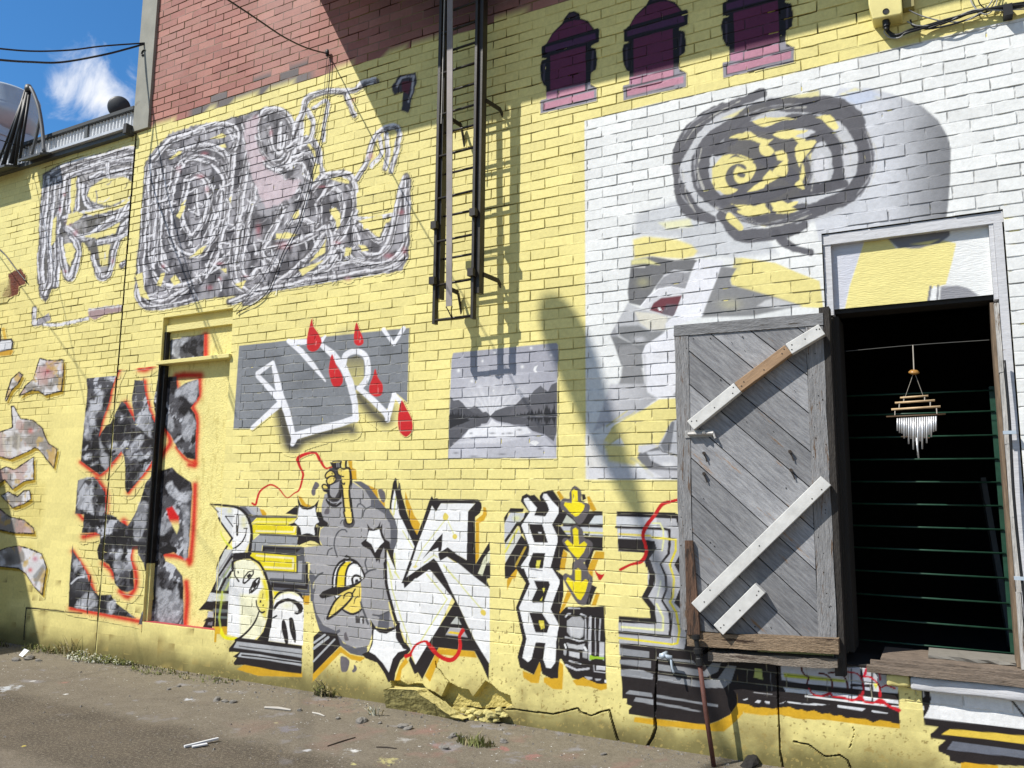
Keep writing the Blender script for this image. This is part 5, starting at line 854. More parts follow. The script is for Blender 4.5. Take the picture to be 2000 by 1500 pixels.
def draw_camo(s):
    f, l = s.fill, s.line
    RDH = [(C1((625, 245), (560, 370), (490, 530), (455, 650), (430, 760), (370, 930), (335, 1100)), 6), (C1((600, 765), (650, 850), (690, 945)), 8), (C1((790, 545), (805, 680), (845, 830), (900, 960), (910, 1010)), 7), (C1((150, 1360), (230, 1420), (330, 1490), (410, 1440), (555, 1260)), 6), (C1((890, 1300), (830, 1400), (760, 1490)), 8), (C2((800, 0), (690, 130), (610, 240)), 6),
           (C1((948, 160), (925, 300), (870, 380), (800, 425), (740, 420)), 8), (C1((1405, 75), (1405, 290)), 9), (C1((1110, 600), (1115, 490), (1350, 480)), 10), (C1((1345, 525), (1340, 690), (1275, 795), (1312, 880), (1320, 1000), (1308, 1200), (1300, 1370)), 7), (C1((1300, 1370), (1200, 1325), (1110, 1210)), 5), (C1((1000, 1030), (1050, 1150), (990, 1250), (960, 1300)), 8),
           (C2((320, 120), (395, 230), (405, 330), (395, 430)), 9), (C2((160, 430), (200, 480)), 6), (C2((205, 640), (340, 605)), 8), (C2((565, 500), (580, 545)), 10), (C2((690, 725), (640, 740), (630, 850), (670, 960), (670, 1090), (600, 1180), (530, 1130)), 8), (C2((380, 880), (450, 940), (475, 1000)), 7), (C2((108, 770), (180, 880), (250, 990), (300, 1150)), 6), (C2((90, 1285), (440, 1350), (700, 1400)), 7),
           (C2((1205, 170), (1190, 560), (1165, 830), (1155, 880)), 8), (C2((1150, 850), (1050, 815), (920, 800)), 8), (C2((1125, 1050), (1135, 1200), (1115, 1420)), 9), (C2((1100, 1440), (760, 1440)), 8), (C2((1200, 0), (1150, -10)), 6)]
    for P, w in RDH: halo(s, P, w*.9)
    POL = [C1((235, 265), (600, 215), (625, 245), (560, 370), (490, 530), (455, 650), (430, 760), (370, 930), (330, 1105), (400, 990), (450, 965), (520, 810), (560, 745), (600, 770), (690, 950), (660, 720), (690, 530), (775, 535), (800, 680), (840, 830), (905, 990), (900, 1290), (820, 1420))+C2((690, 140), (600, 245), (575, 200), (580, 0))+C1((600, 1420), (580, 1290), (555, 1250), (400, 1440), (340, 1485), (150, 1350), (165, 1150), (190, 900), (215, 650), (205, 480)),
           C1((680, 190), (925, 160), (905, 270), (880, 360), (800, 380), (720, 370), (690, 290)), C1((1060, 120), (1280, 80), (1390, 65), (1385, 310), (1200, 330), (1040, 330), (1040, 130)), C1((1000, 500), (1110, 490), (1120, 620), (1200, 560), (1330, 520), (1340, 690), (1270, 790), (1255, 810), (1300, 880), (1310, 960), (1300, 1330), (1220, 1320), (1120, 1220), (1060, 1100), (990, 1010)),
           C2((840, 60), (1000, 10), (1040, 60), (1170, 150), (1180, 200), (1160, 560), (1140, 830), (1100, 830), (1010, 780), (920, 800), (940, 860), (1010, 890), (1090, 990), (1100, 1100), (1100, 1440), (700, 1430), (720, 1330), (830, 1200), (830, 1000)),
           C2((155, 130), (290, 95), (340, 150), (400, 240), (400, 430), (470, 450), (545, 510), (600, 540), (640, 480), (680, 400), (720, 290), (760, 160), (830, 60), (900, 10), (900, 760), (850, 1050), (770, 990), (745, 880), (690, 790), (690, 720), (640, 730), (625, 830), (650, 950), (655, 1110), (600, 1140), (540, 1125), (480, 1060), (470, 960), (430, 890), (340, 840), (325, 760), (350, 690), (350, 620), (310, 600), (190, 605), (210, 440), (130, 430), (140, 280)),
           C2((105, 710), (110, 770), (180, 880), (230, 960), (260, 1060), (300, 1130), (340, 1165), (450, 1160), (490, 1230), (680, 1375), (440, 1340), (70, 1270), (80, 1000)), C1((935, 420), (905, 620), (880, 760), (905, 900), (940, 960))]
    for P in POL: f(P, camo_col, soft=2, rag=.8)
    f(C2((945, 385), (1000, 365), (1060, 460), (1060, 560), (1040, 612), (1000, 540), (965, 470)), lambda px, py: C(214, 30, 24)+(YEL-C(214, 30, 24))*sstep(1012, 1028, py)[:, None], soft=4)
    W = C(212, 214, 222)
    for P, a in ((C1((330, 650), (380, 650), (350, 830), (290, 900), (320, 1030), (250, 1010), (250, 1110), (180, 1110), (200, 860), (230, 850), (240, 740), (290, 730)), .9), (C1((160, 1300), (250, 1275), (250, 1310), (200, 1345)), 1), (C1((250, 1390), (320, 1340), (300, 1380)), 1), (C1((160, 1240), (215, 1195), (200, 1230)), 1), (C1((340, 1120), (390, 1250), (440, 1330), (400, 1430), (340, 1320)), .7), (C1((430, 1190), (500, 1150), (510, 1190), (450, 1225)), .95), (C1((700, 950), (850, 830), (860, 1110), (790, 1060)), .7), (C1((690, 1120), (790, 1080), (730, 1240), (640, 1250)), .9), (C1((690, 1280), (770, 1260), (790, 1320), (730, 1350)), .9),
                 (C1((240, 290), (300, 280), (420, 330), (410, 370), (240, 340)), .5), (C1((350, 330), (470, 460), (440, 540), (380, 500)), .55), (C1((280, 490), (400, 460), (380, 500)), .7), (C1((740, 360), (780, 240), (850, 230), (870, 330), (800, 370)), .85), (C1((1060, 130), (1250, 100), (1150, 200), (1130, 320), (1060, 250)), .85), (C1((1110, 620), (1240, 560), (1330, 530), (1310, 740), (1240, 760), (1180, 680), (1100, 700)), .8), (C1((1160, 960), (1240, 850), (1300, 960), (1290, 1080), (1220, 1150), (1160, 1090)), .7), (C1((1090, 1150), (1160, 1080), (1160, 1110), (1100, 1160)), .95), (C1((1010, 900), (1050, 880), (1090, 1010), (1030, 1050)), .6),
                 (C2((160, 130), (290, 110), (280, 330), (300, 440), (210, 400), (150, 380), (160, 250)), .92), (C2((700, 330), (780, 330), (760, 560), (690, 680), (650, 620), (660, 480)), .6), (C2((360, 540), (450, 580), (430, 610), (390, 590)), .9), (C2((510, 790), (530, 700), (560, 780), (540, 850), (600, 900), (560, 950), (480, 960), (480, 830)), .7), (C2((460, 700), (480, 720), (470, 790), (455, 760)), .9), (C2((940, 190), (1000, 140), (1060, 240), (1160, 220), (1170, 300), (1100, 340), (1000, 290)), .85), (C2((1080, 360), (1150, 370), (1160, 500), (1110, 540)), .7), (C2((885, 520), (990, 510), (960, 600), (890, 630)), .55), (C2((870, 1100), (1000, 1130), (1050, 1050), (1060, 1200), (1100, 1200), (1090, 1290), (1050, 1420), (880, 1410), (870, 1280)), .7), (C2((110, 850), (170, 870), (120, 970)), .8), (C2((190, 930), (220, 960), (210, 1000), (185, 980)), .8), (C2((130, 1260), (230, 1150), (300, 1150), (320, 1260), (200, 1290)), .75), (C2((420, 1240), (490, 1200), (480, 1320), (430, 1330)), .9), (C2((1100, 540), (1150, 560), (1130, 830), (1100, 800)), .55)): f(P, lambda px, py: np.outer(1-.45*sstep(.40, .62, fbm(px*.12+py*.06, py*.07-px*.02, 407, 4)), W), soft=6, al=a*.86, rag=4, smooth=2)
    f(C2((150, 250), (215, 130), (270, 110), (280, 150), (250, 180), (215, 150)), C(70, 68, 70), soft=3); l(C2((95, 1060), (150, 1010), (210, 1000)), 3.4, W, smooth=3); s.spray(C2((150, 1100))[0], 16, C(80, 80, 84), .8, 18); s.spray(C2((1040, 370))[0], 9, C(70, 70, 72), .4, 9)
    f(C1((290, 440), (360, 420), (390, 470), (290, 490)), C(40, 38, 40), soft=3, rag=1); f(C2((305, 445), (500, 460), (500, 490), (305, 470)), C(40, 38, 40), soft=2); f(C2((360, 650), (780, 690), (760, 760), (340, 740)), C(40, 38, 40), soft=3, al=.85)
    l(C2((240, 1330), (235, 1240), (270, 1000)), 2.2, C(34, 30, 28)); l(C2((45, 1315), (190, 1330)), 2.2, C(34, 30, 28))
def torn_col(px, py):
    a = fbm(px*.03, py*.035, 411, 4); b = fbm(px*.05+9, py*.03, 412, 4); c = fbm(px*.06, py*.05+3, 413, 3)
    k = lambda v, p, q: sstep(p, q, v)[:, None]
    o = C(228, 226, 228)+(C(158, 152, 146)-C(228, 226, 228))*k(a, .45, .60); o = o+(C(196, 160, 150)-o)*k(b, .55, .68)*.7; return o+(C(214, 178, 90)-o)*k(c, .58, .70)*.7
def draw_torn(s):
    f, l = s.fill, s.line; l([(52, 1187), (110, 1192), (165, 1200)], 2.6, C(30, 27, 22)); l([(52, 1190), (49, 1222), (47, 1256)], 2.4, C(30, 27, 22)); MU = C(178, 148, 44)
    S_ = [T1((310, 80), (370, 95), (440, 95), (490, 90), (495, 150), (480, 330), (350, 365), (300, 330), (250, 325), (150, 370), (200, 290), (260, 240), (290, 140)), T1((150, 185), (175, 210), (140, 280), (95, 320), (50, 410), (40, 400), (90, 240)), T1((-25, 660), (100, 615), (90, 450), (110, 450), (160, 545), (260, 560), (330, 620), (350, 680), (380, 740), (445, 780), (420, 930), (300, 780), (270, 770), (220, 800), (80, 860), (-25, 830)),
          T2((-25, 135), (40, 100), (90, 120), (210, 40), (210, 180), (150, 190), (80, 240), (30, 180), (-25, 220)), T2((10, 280), (50, 255), (110, 285), (150, 250), (185, 245), (195, 300), (150, 330), (80, 355)), T2((-25, 340), (60, 410), (150, 430), (210, 480), (215, 515), (90, 510), (-25, 485)), T2((-25, 630), (50, 600), (120, 590), (190, 610), (260, 640), (290, 720), (265, 895), (210, 840), (160, 760), (120, 730), (-25, 715))]
    for P in S_: f([(x+4, y+6) for x, y in P], MU, soft=2, rag=1)
    for P in S_: f(P, torn_col, soft=1.4, rag=1.2); l(P, 2.2, C(44, 38, 36), closed=True, rag=1.2)
    for c, r, col, a in ((T1((370, 180))[0], 5, C(180, 40, 60), .8), (T1((350, 190))[0], 14, C(200, 120, 130), .5), (T1((340, 130))[0], 5, C(90, 90, 92), .6), (T1((240, 640))[0], 7, C(220, 90, 80), .6), (T1((230, 590))[0], 4, C(90, 90, 92), .6), (T2((190, 740))[0], 6, C(216, 60, 60), .8), (T2((220, 670))[0], 7, C(200, 90, 120), .7), (T1((130, 700))[0], 18, C(150, 146, 136), .7), (T1((40, 740))[0], 16, C(150, 146, 136), .6), (T2((60, 670))[0], 14, C(80, 76, 72), .7)): s.spray(c, r, col, a)
    for a, b in (((20, 660), (50, 840)), ((90, 690), (80, 830)), ((150, 680), (140, 820))): l(T1(a, b), 4, C(212, 205, 190), soft=5, al=.7)
    f(T2((205, 780), (270, 700), (285, 720), (225, 840)), C(120, 122, 124), soft=4, al=.7)
    q = Q(0, 375)
    l(q((0, 950), (30, 1080), (45, 1160)), 6, C(230, 190, 80), soft=3); f(q((-60, 1165), (95, 1150), (105, 1175), (95, 1230), (-60, 1260)), C(228, 230, 236)); l(q((-60, 1160), (90, 1152), (103, 1175), (95, 1232), (-60, 1262)), 3.4, C(44, 40, 44)); l(q((-20, 800), (15, 810), (18, 850), (-20, 880)), 4, C(44, 40, 44)); f(q((-40, 815), (10, 820), (12, 850), (-30, 870)), C(228, 230, 236)); f(q((-60, 1262), (95, 1234), (110, 1240), (90, 1275), (-60, 1285)), C(220, 170, 60)); l(q((0, 830), (5, 1165)), 3, C(44, 40, 44))
# ---- the tangled grey lettering
def rope(s, P, w, tone=0, seed=0):
    n = 5; Q_ = crom(np.array(P, float), n); t = np.gradient(Q_, axis=0); nn = np.stack([-t[:, 1], t[:, 0]], 1); nn /= np.linalg.norm(nn, axis=1)[:, None]+1e-9
    s.line(Q_, w+2.5, C(92, 88, 90), soft=3, rag=2.5, seed=seed, al=.95); s.line(Q_, w*.55, C(136+tone, 132+tone, 136+tone), soft=w*.4, rag=2.6, seed=seed+1, al=.9)
    L_ = C(238, 236, 240)
    jit = lambda k: (np.array([vnoise(np.array([i*.45+seed*3.1+k*7.7]), np.array([k*1.3]), 55)[0] for i in range(len(Q_))])-.5)*w*.62
    for off, ww, a in ((-.34, 2.7, 1.), (.36, 2.1, .9), (.02, 1.5, .75)):
        R = Q_+nn*(off*w+jit(off))[:, None]; s.line(R, ww+.12*w*(off < 0), L_, soft=1.8, al=a, rag=1.9, seed=seed+2)
    if w > 8:
        R = Q_+nn*(.18*w+jit(.5))[:, None]; s.line(R, 1.8, C(70, 66, 68), soft=1.8, al=.9, rag=1.2, seed=seed+3)
ROPES_A = [([(92, 345), (130, 326), (185, 312), (235, 298), (284, 292)], 15), ([(100, 364), (150, 338), (215, 320), (284, 310)], 13), ([(92, 345), (86, 400), (84, 460), (80, 520), (84, 570), (88, 580)], 13), ([(107, 350), (100, 420), (96, 480), (98, 540), (87, 575)], 9), ([(124, 345), (118, 400), (112, 440), (113, 500), (107, 558)], 11), ([(178, 350), (215, 337), (262, 335), (280, 358), (268, 388), (235, 408), (195, 412), (168, 392), (168, 362)], 12), ([(152, 350), (150, 390), (148, 425)], 9), ([(138, 350), (134, 400), (132, 430)], 9),
           ([(125, 428), (170, 418), (215, 412), (250, 400), (282, 378)], 15), ([(128, 445), (160, 466), (200, 445), (240, 422), (278, 398)], 15), ([(118, 465), (124, 515), (135, 545), (149, 520), (154, 485), (140, 462)], 11), ([(181, 500), (195, 541), (214, 535), (226, 485), (240, 445), (272, 412)], 9), ([(190, 475), (235, 463), (272, 440)], 7), ([(238, 520), (255, 502), (272, 475)], 8), ([(210, 318), (212, 360)], 6), ([(250, 345), (245, 395), (228, 430)], 8)]
ROPES_B = [([(300, 312), (330, 280), (370, 262), (420, 245), (455, 250), (463, 280), (450, 300)], 12), ([(330, 300), (370, 290), (410, 286), (438, 302), (445, 335), (430, 385), (415, 435), (400, 480)], 12), ([(345, 330), (330, 400), (335, 470), (370, 500), (410, 480), (435, 420), (440, 350), (410, 312), (370, 310), (345, 330)], 14), ([(365, 350), (355, 420), (375, 462), (400, 430), (410, 370), (388, 342), (365, 350)], 12), ([(383, 370), (385, 425)], 9), ([(290, 320), (285, 400), (280, 470), (275, 530), (285, 580), (320, 590), (370, 560), (420, 520), (460, 490)], 13), ([(305, 330), (300, 420), (295, 500), (310, 550), (350, 560), (400, 540)], 12), ([(318, 330), (315, 430), (312, 505), (330, 530)], 11), ([(274, 548), (268, 575), (285, 600), (330, 598), (380, 585)], 9),
           ([(478, 240), (488, 285), (480, 335), (470, 390), (465, 440), (455, 500), (460, 550), (490, 572), (510, 560)], 14), ([(455, 300), (450, 370), (440, 430), (425, 490), (400, 540)], 12), ([(498, 360), (490, 410), (480, 460), (470, 520), (485, 545), (505, 530)], 11), ([(505, 230), (530, 215), (560, 225), (575, 260), (565, 310), (540, 325), (515, 305), (503, 265), (505, 230)], 13), ([(525, 250), (533, 292), (552, 300), (560, 265)], 9), ([(548, 240), (545, 290)], 6),
           ([(560, 292), (598, 272), (620, 290), (626, 330), (640, 352)], 11), ([(575, 312), (603, 300), (617, 330), (622, 352)], 9), ([(560, 330), (590, 320), (600, 350)], 9), ([(575, 262), (592, 222), (602, 192), (640, 179), (688, 178), (712, 163), (735, 158)], 11), ([(600, 215), (612, 240), (606, 272), (585, 285)], 8), ([(676, 186), (684, 205), (692, 226)], 9), ([(612, 212), (640, 198), (634, 240), (632, 275)], 5), ([(590, 240), (585, 290)], 7),
           ([(610, 372), (640, 345), (672, 340), (690, 356), (694, 405), (680, 442), (655, 480), (642, 520)], 12), ([(622, 395), (645, 368), (664, 380), (668, 420), (650, 455)], 10), ([(600, 380), (590, 420), (600, 440)], 9), ([(697, 350), (716, 318), (724, 290), (738, 262), (765, 248), (780, 255), (777, 285), (764, 335)], 9), ([(742, 268), (745, 300), (724, 325)], 6), ([(755, 262), (757, 300), (752, 330)], 7),
           ([(480, 592), (540, 555), (585, 520), (620, 480), (645, 445), (655, 425)], 15), ([(500, 500), (540, 482), (590, 470), (640, 440)], 13), ([(450, 590), (520, 566), (600, 552), (680, 538), (765, 522), (793, 500)], 12), ([(692, 432), (700, 482), (728, 500), (758, 482), (772, 432), (783, 378), (794, 345)], 12), ([(660, 482), (700, 512), (748, 517), (788, 484), (796, 420), (797, 352)], 10), ([(640, 522), (680, 512), (712, 506)], 8), ([(556, 400), (538, 440), (520, 470), (512, 500), (540, 520)], 13), ([(640, 440), (645, 490), (620, 520)], 10), ([(690, 425), (730, 428), (765, 420)], 5), ([(700, 440), (740, 470), (758, 440)], 9), ([(600, 535), (640, 525), (660, 500)], 9), ([(565, 440), (590, 430), (620, 440)], 8)]
def tangle(s, ropes, pink, seed):
    for k, (P, w) in enumerate(ropes): rope(s, P, w, tone=random.Random(k+seed).randint(-18, 26), seed=seed+k)
    for x, y, r, ry in pink: s.spray((x, y), r, C(176, 92, 104), .62, ry)
rng0 = np.random.RandomState(5)
def tbase(px, py):
    a = fbm(px*.06, py*.03, 421, 4)[:, None]; return C(84, 81, 85)+(C(170, 167, 172)-C(84, 81, 85))*sstep(.38, .66, a)
ta = Surf(-8.6, AX1, 2.1, 4.60, res=.010, lift=.003)
BASEA = [(88, 345), (130, 325), (185, 310), (235, 296), (286, 288), (284, 400), (272, 415), (255, 440), (240, 470), (228, 485), (214, 541), (195, 541), (181, 505), (162, 470), (152, 500), (149, 520), (135, 545), (124, 515), (118, 470), (110, 500), (107, 560), (88, 590), (80, 560), (80, 520), (84, 440)]
ta.fill(BASEA, lambda px, py: tbase(px, py), soft=4, rag=4, al=.95)
tangle(ta, ROPES_A, [(126, 380, 4, 5), (118, 410, 3, 8), (135, 435, 7, 9), (148, 455, 6, 8), (220, 510, 4, 7), (128, 530, 5, 4), (250, 485, 4, 8)], 600)
rope(ta, [(68, 602), (67, 632), (76, 626)], 7, 20, 650); ta.fill([(78, 622), (95, 612), (100, 625), (85, 632), (70, 640)], C(170, 166, 172), soft=2, rag=2); rope(ta, [(86, 634), (120, 634), (172, 622)], 4, -20, 651); ta.fill([(172, 610), (180, 603), (250, 594), (252, 606), (205, 615), (185, 625), (174, 620)], C(176, 150, 150), soft=2, rag=1.5); ta.line([(174, 606), (210, 600), (250, 597)], 4, C(226, 220, 222), soft=2, rag=2.5)
for P in ([(176, 368), (200, 350), (245, 346), (268, 362), (250, 388), (215, 402), (185, 396), (172, 384)], [(130, 440), (133, 420), (150, 412), (165, 418), (150, 432)], [(165, 415), (225, 404), (268, 380), (240, 405), (180, 422)], [(190, 480), (215, 478), (210, 520), (198, 520)], [(166, 462), (205, 450), (235, 435), (225, 456), (190, 466)], [(126, 478), (140, 474), (148, 490), (138, 520), (130, 510)], [(104, 430), (112, 420), (108, 470), (100, 480)], [(140, 350), (150, 345), (148, 390), (142, 420), (138, 400)]): ta.fill(P, YEL*.95, soft=3, rag=2.4)
for k in range(90):
    x, y = rng0.uniform(84, 282), rng0.uniform(300, 560); a = rng0.uniform(-.7, .7)+math.pi/2*(rng0.rand() < .5); r = rng0.uniform(4, 12)
    i = ta.near(np.array([[x, y]]), 3)
    if len(i) and ta.a[i].min() > .6 and ta.c[i, 2].min() > .13: ta.line([(x-r*math.cos(a), y-r*math.sin(a)), (x+r*.2, y+2), (x+r*math.cos(a), y+r*math.sin(a))], rng0.uniform(1.2, 3.2), [C(226, 224, 228), C(70, 66, 68), C(150, 146, 150)][rng0.randint(3)], soft=1.6, al=.9, smooth=3, rag=1.2)
ta.build('mural', PAINT, A, base=wallcol, joint=(C(60, 56, 54), .75), label='tangle of grey and white rope-like lettering on the low building')
tb = Surf(-6.385, -3.20, 2.872, 4.665, res=.0085, lift=.003)
BASEM = [(290, 305), (330, 262), (380, 245), (430, 238), (480, 222), (520, 208), (550, 215), (580, 245), (610, 300), (640, 350), (690, 360), (700, 410), (700, 430), (745, 470), (765, 430), (780, 360), (795, 345), (803, 400), (800, 500), (785, 530), (700, 540), (640, 550), (560, 565), (470, 578), (400, 585), (310, 605), (275, 598), (263, 560), (268, 500), (280, 420), (284, 340)]
tb.fill(BASEM, tbase, soft=4, rag=4)
tb.fill([(478, 235), (505, 228), (500, 270), (520, 330), (556, 345), (545, 400), (520, 400), (495, 355), (480, 300)], C(206, 194, 198), soft=5, rag=3)
tangle(tb, ROPES_B, [(350, 330, 6, 8), (400, 300, 9, 5), (392, 345, 10, 6), (405, 370, 5, 9), (500, 232, 8, 8), (512, 310, 9, 6), (520, 380, 8, 9), (505, 450, 7, 16), (555, 480, 16, 9), (430, 545, 5, 5), (410, 562, 9, 6), (430, 515, 10, 4), (320, 520, 5, 6), (480, 540, 8, 3), (630, 365, 12, 3), (660, 475, 12, 5), (680, 545, 8, 6), (760, 500, 12, 7), (785, 415, 8, 7), (790, 490, 6, 10), (690, 195, 6, 6), (725, 305, 7, 9), (530, 260, 4, 10)], 700)
for k in range(420):   # short loaded-brush flicks
    x, y = rng0.uniform(285, 690), rng0.uniform(250, 580); a = rng0.uniform(-.6, .6)+math.pi/2*(rng0.rand() < .6); r = rng0.uniform(4, 13)
    i = tb.near(np.array([[x, y]]), 3)
    if len(i) and tb.a[i].min() > .6: tb.line([(x-r*math.cos(a), y-r*math.sin(a)), (x+r*.2, y+2), (x+r*math.cos(a), y+r*math.sin(a))], rng0.uniform(1.2, 3.4), [C(236, 234, 238), C(236, 234, 238), C(78, 74, 77), C(150, 146, 150)][rng0.randint(4)], soft=1.6, al=.95, smooth=3, rag=1.6)
tb.fill([(478, 240), (505, 225), (500, 268), (515, 325), (556, 350), (590, 352), (570, 385), (520, 410), (498, 360), (482, 305)], lambda px, py: np.outer(.8+.4*fbm(px*.15, py*.03, 424), C(206, 188, 194)), soft=5, rag=4, al=.9)
V2, V3, V4, V5 = K(260, 190, 4.14), K(260, 400, 4.14), K(540, 140, 4.14), K(540, 360, 4.14)
for P in (V5((130, 260), (180, 200), (190, 250), (150, 290)), V5((430, 205), (480, 190), (518, 240), (520, 330), (490, 370), (480, 300), (440, 240)), V5((650, 70), (910, 50), (925, 190), (870, 220), (700, 230), (650, 200)), V5((690, 290), (860, 250), (870, 340), (710, 365)), V5((390, 480), (400, 430), (395, 550), (270, 630), (340, 540)), V5((560, 515), (605, 515), (600, 575), (555, 580)), V5((665, 490), (715, 495), (745, 535), (690, 545)), V5((180, 690), (390, 610), (300, 680), (210, 740)), V4((310, 730), (350, 760), (350, 830), (300, 890), (295, 790)), V3((20, 570), (80, 545), (90, 680), (140, 770), (60, 740)), V3((190, 650), (230, 560), (258, 555), (230, 660)), V3((305, 600), (340, 565), (385, 630), (330, 655)), V3((455, 430), (540, 355), (598, 325), (560, 395)), V3((705, 520), (755, 512), (757, 558)), V3((822, 640), (915, 612), (880, 678)), V3((352, 90), (400, 5), (428, 5), (380, 115)), V2((290, 500), (370, 435), (398, 442), (330, 498)), V2((625, 338), (720, 292), (755, 312), (740, 328)), V2((690, 392), (748, 374), (757, 408), (720, 408)), V2((395, 860), (430, 830), (380, 930), (365, 950)), V2((800, 800), (790, 860), (780, 820)), V5((0, 400), (100, 390), (170, 410), (100, 440), (0, 440))): tb.fill(P, YEL*.97, soft=2.2, rag=1.4)
tb.fill([(765, 170), (780, 148), (812, 142), (815, 160), (803, 200), (798, 222), (785, 215), (788, 180), (770, 185)], C(70, 66, 72), soft=2.4, rag=2); tb.line([(776, 168), (784, 152), (808, 148), (806, 175), (798, 198)], 4, C(190, 188, 194), soft=2, rag=2); tb.fill([(785, 160), (805, 158), (798, 185), (786, 178)], C(104, 52, 62), soft=3)
tb.build('mural', PAINT, B, base=wallcol, joint=(C(58, 55, 54), .7), label='wide tangle of grey white and pinkish rope-like lettering on the tall wall')
tt = Surf(-8.9, AX1, .05, 3.0, res=.0085, lift=.003); draw_torn(tt); tt.build('mural', PAINT, A, base=wallcol, joint=SJ_ if 'SJ_' in globals() else (C(90, 84, 62), .5), label='torn paper shaped lettering with black outlines at the far left')
tc_ = Surf(-7.55, AX1, .12, 2.40, res=.0075, lift=.0048); draw_camo(tc_); tc_.build('mural', PAINT, A, base=wallcol, joint=(C(176, 172, 150), .55), label='left half of the black grey and red spray lettering, on the low building')
td = Surf(-6.385, RX0, .12, 2.45, res=.0065, lift=.003, ex=()); draw_camo(td); td.build('mural', PAINT, B, base=wallcol, joint=(C(196, 192, 170), .6), label='strip of the black grey and red spray lettering between the joint and the blocked doorway')
te = Surf(RX0+.004, RX1-.001, RZ0, 2.456, res=.0075, y=.0625, relief=False)
def doorcol(X, Z):
    c = wallcol(X, Z+.4); k = sstep(.62, .68, fbm(X*40, Z*14, 431))[:, None]*.35; return c*(1-k)+C(190, 170, 90)*k
draw_camo(te); draw_letters(te); te.build('blocked_door', STUCCO, B, base=doorcol, minal=None, label='plastered-over doorway painted with black grey and red spray letters')
tf = Surf(RX0+.004, RX1-.001, 2.487, 2.746, res=.009, y=.058, relief=False); draw_camo(tf); tf.build('transom_panel', STUCCO, B, base=doorcol, minal=None)
# ------------------------------------------------------------------ finish the two walls
SJ = (C(150, 138, 72)*.8, .72)
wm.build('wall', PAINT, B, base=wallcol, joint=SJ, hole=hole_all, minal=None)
wa.build('wall', PAINT, A, base=wallcol, joint=SJ, minal=None)
m = MB(); m.box(-6.40, -6.38, .02, .3, .3, 4.7); m.build('joint_seam', mat('joint_seam', (.05, .045, .035), .9), B)
m = MB(); m.box(-6.404, -6.386, .004, .019, 0, 2.25); m.build('joint_seam', mat('painted_seam', YEL*.8, .8), B)
# masonry mass behind the painted faces
m = MB(); m.box(-6.38, -1.3, .35, 7, 0, 6.98); m.box(1.5, MX1, .35, 7, 0, 6.98); m.box(-1.3, 1.5, 3.6, 7, 0, 6.98); m.box(-1.3, 1.5, .35, 3.6, 3.05, 6.98); m.box(-1.3, 1.5, .35, 3.6, 0, .48)
m.box(MX1, 9, 0, 7, 0, 6.98); m.build('masonry_core', BRICKRED, B)
m = MB(); m.box(-6.5, 9.1, -.06, 7.1, 7.001, 7.12); m.build('roof', GREYM, B)
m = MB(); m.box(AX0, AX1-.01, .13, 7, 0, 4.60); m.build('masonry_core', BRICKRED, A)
# wall reveals behind the sheet (closing the hollow between face and core)
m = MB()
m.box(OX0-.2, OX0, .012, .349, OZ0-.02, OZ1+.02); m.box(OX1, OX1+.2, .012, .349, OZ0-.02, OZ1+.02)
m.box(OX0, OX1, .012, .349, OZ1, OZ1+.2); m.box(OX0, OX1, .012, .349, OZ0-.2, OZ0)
m.build('window_reveal', mat('dark_brick', (.03, .028, .026), .9), B)  # near-black on every side of the opening
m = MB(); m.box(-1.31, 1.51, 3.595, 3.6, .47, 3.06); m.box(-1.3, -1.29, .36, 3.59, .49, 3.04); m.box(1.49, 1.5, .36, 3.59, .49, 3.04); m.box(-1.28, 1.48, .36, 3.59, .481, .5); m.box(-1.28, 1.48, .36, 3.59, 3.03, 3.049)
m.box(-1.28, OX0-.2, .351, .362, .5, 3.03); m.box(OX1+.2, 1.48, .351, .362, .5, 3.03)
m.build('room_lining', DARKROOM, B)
m = MB(); m.bar((.30, 1.3, .5), (.22, 1.5, 1.5), .22, .03)
m.build('leaning_board', mat('dusty_boards', (.16, .155, .14), .8), B)
# corner board of grey cement at the left edge of the tall wall
m = MB(); m.box(-6.415, -6.205, -.025, .2, 4.672, 6.99); m.build('corner_board', mat('grey_cement_trim', (.30, .295, .25), .8, noise=(5, .25), dark=((.19, .18, .15), 7, .6)), B)
# ---- bricked-in doorway: recess lined with wood, transom, ledge, blocked door
RD = .062
YM = mat('yellow_painted_timber', YEL*.93, .65, noise=(6, .12), bump=(30, .5, .006), stretch=(1, 1, 5), dark=((.05, .045, .03), 13, .70))
BM = mat('black_painted_timber', (.014, .013, .013), .5, bump=(30, .5, .006), dark=((.35, .33, .2), 15, .715))
m = MB(); m.box(RX0-.012, RX0, -.004, RD, 2.47, RZ1); m.box(RX0, RX1, -.002, RD, RZ1-.001, RZ1+.014); m.box(RX1, RX1+.01, .012, RD, RZ0, RZ1)
m.build('door_lining', YM, B)
m = MB(); m.box(RX0-.014, RX0, -.006, RD, .80, 2.454); m.build('door_lining', BM, B)
m = MB(); m.box(RX0+.001, RX0+.028, .022, RD, .80, 2.45); m.build('door_stop', BM, B)
m = MB(); m.box(RX0-.010, RX0, .0, RD, RZ0, .799); m.build('door_lining', YM, B)
m = MB(); m.box(RX0+.001, RX0+.026, .024, RD, RZ0, .799); m.build('door_stop', YM, B)
m = MB(); m.box(RX0+.002, RX0+.026, .018, RD, 2.5, 2.744); m.build('door_lining', BM, B)
m = MB(); m.box(RX0+.002, RX1-.002, .022, RD, 2.745, 2.80); m.build('lintel_board', YM, B)
m = MB(); m.box(RX0+.002, RX1-.002, .048, RD+.01, 2.801, RZ1-.002); m.build('lintel_board', YM, B)
m = MB(); m.box(RX0-.03, RX1+.012, -.028, RD, 2.455, 2.488); m.build('door_ledge', YM, B, bevel=.004)
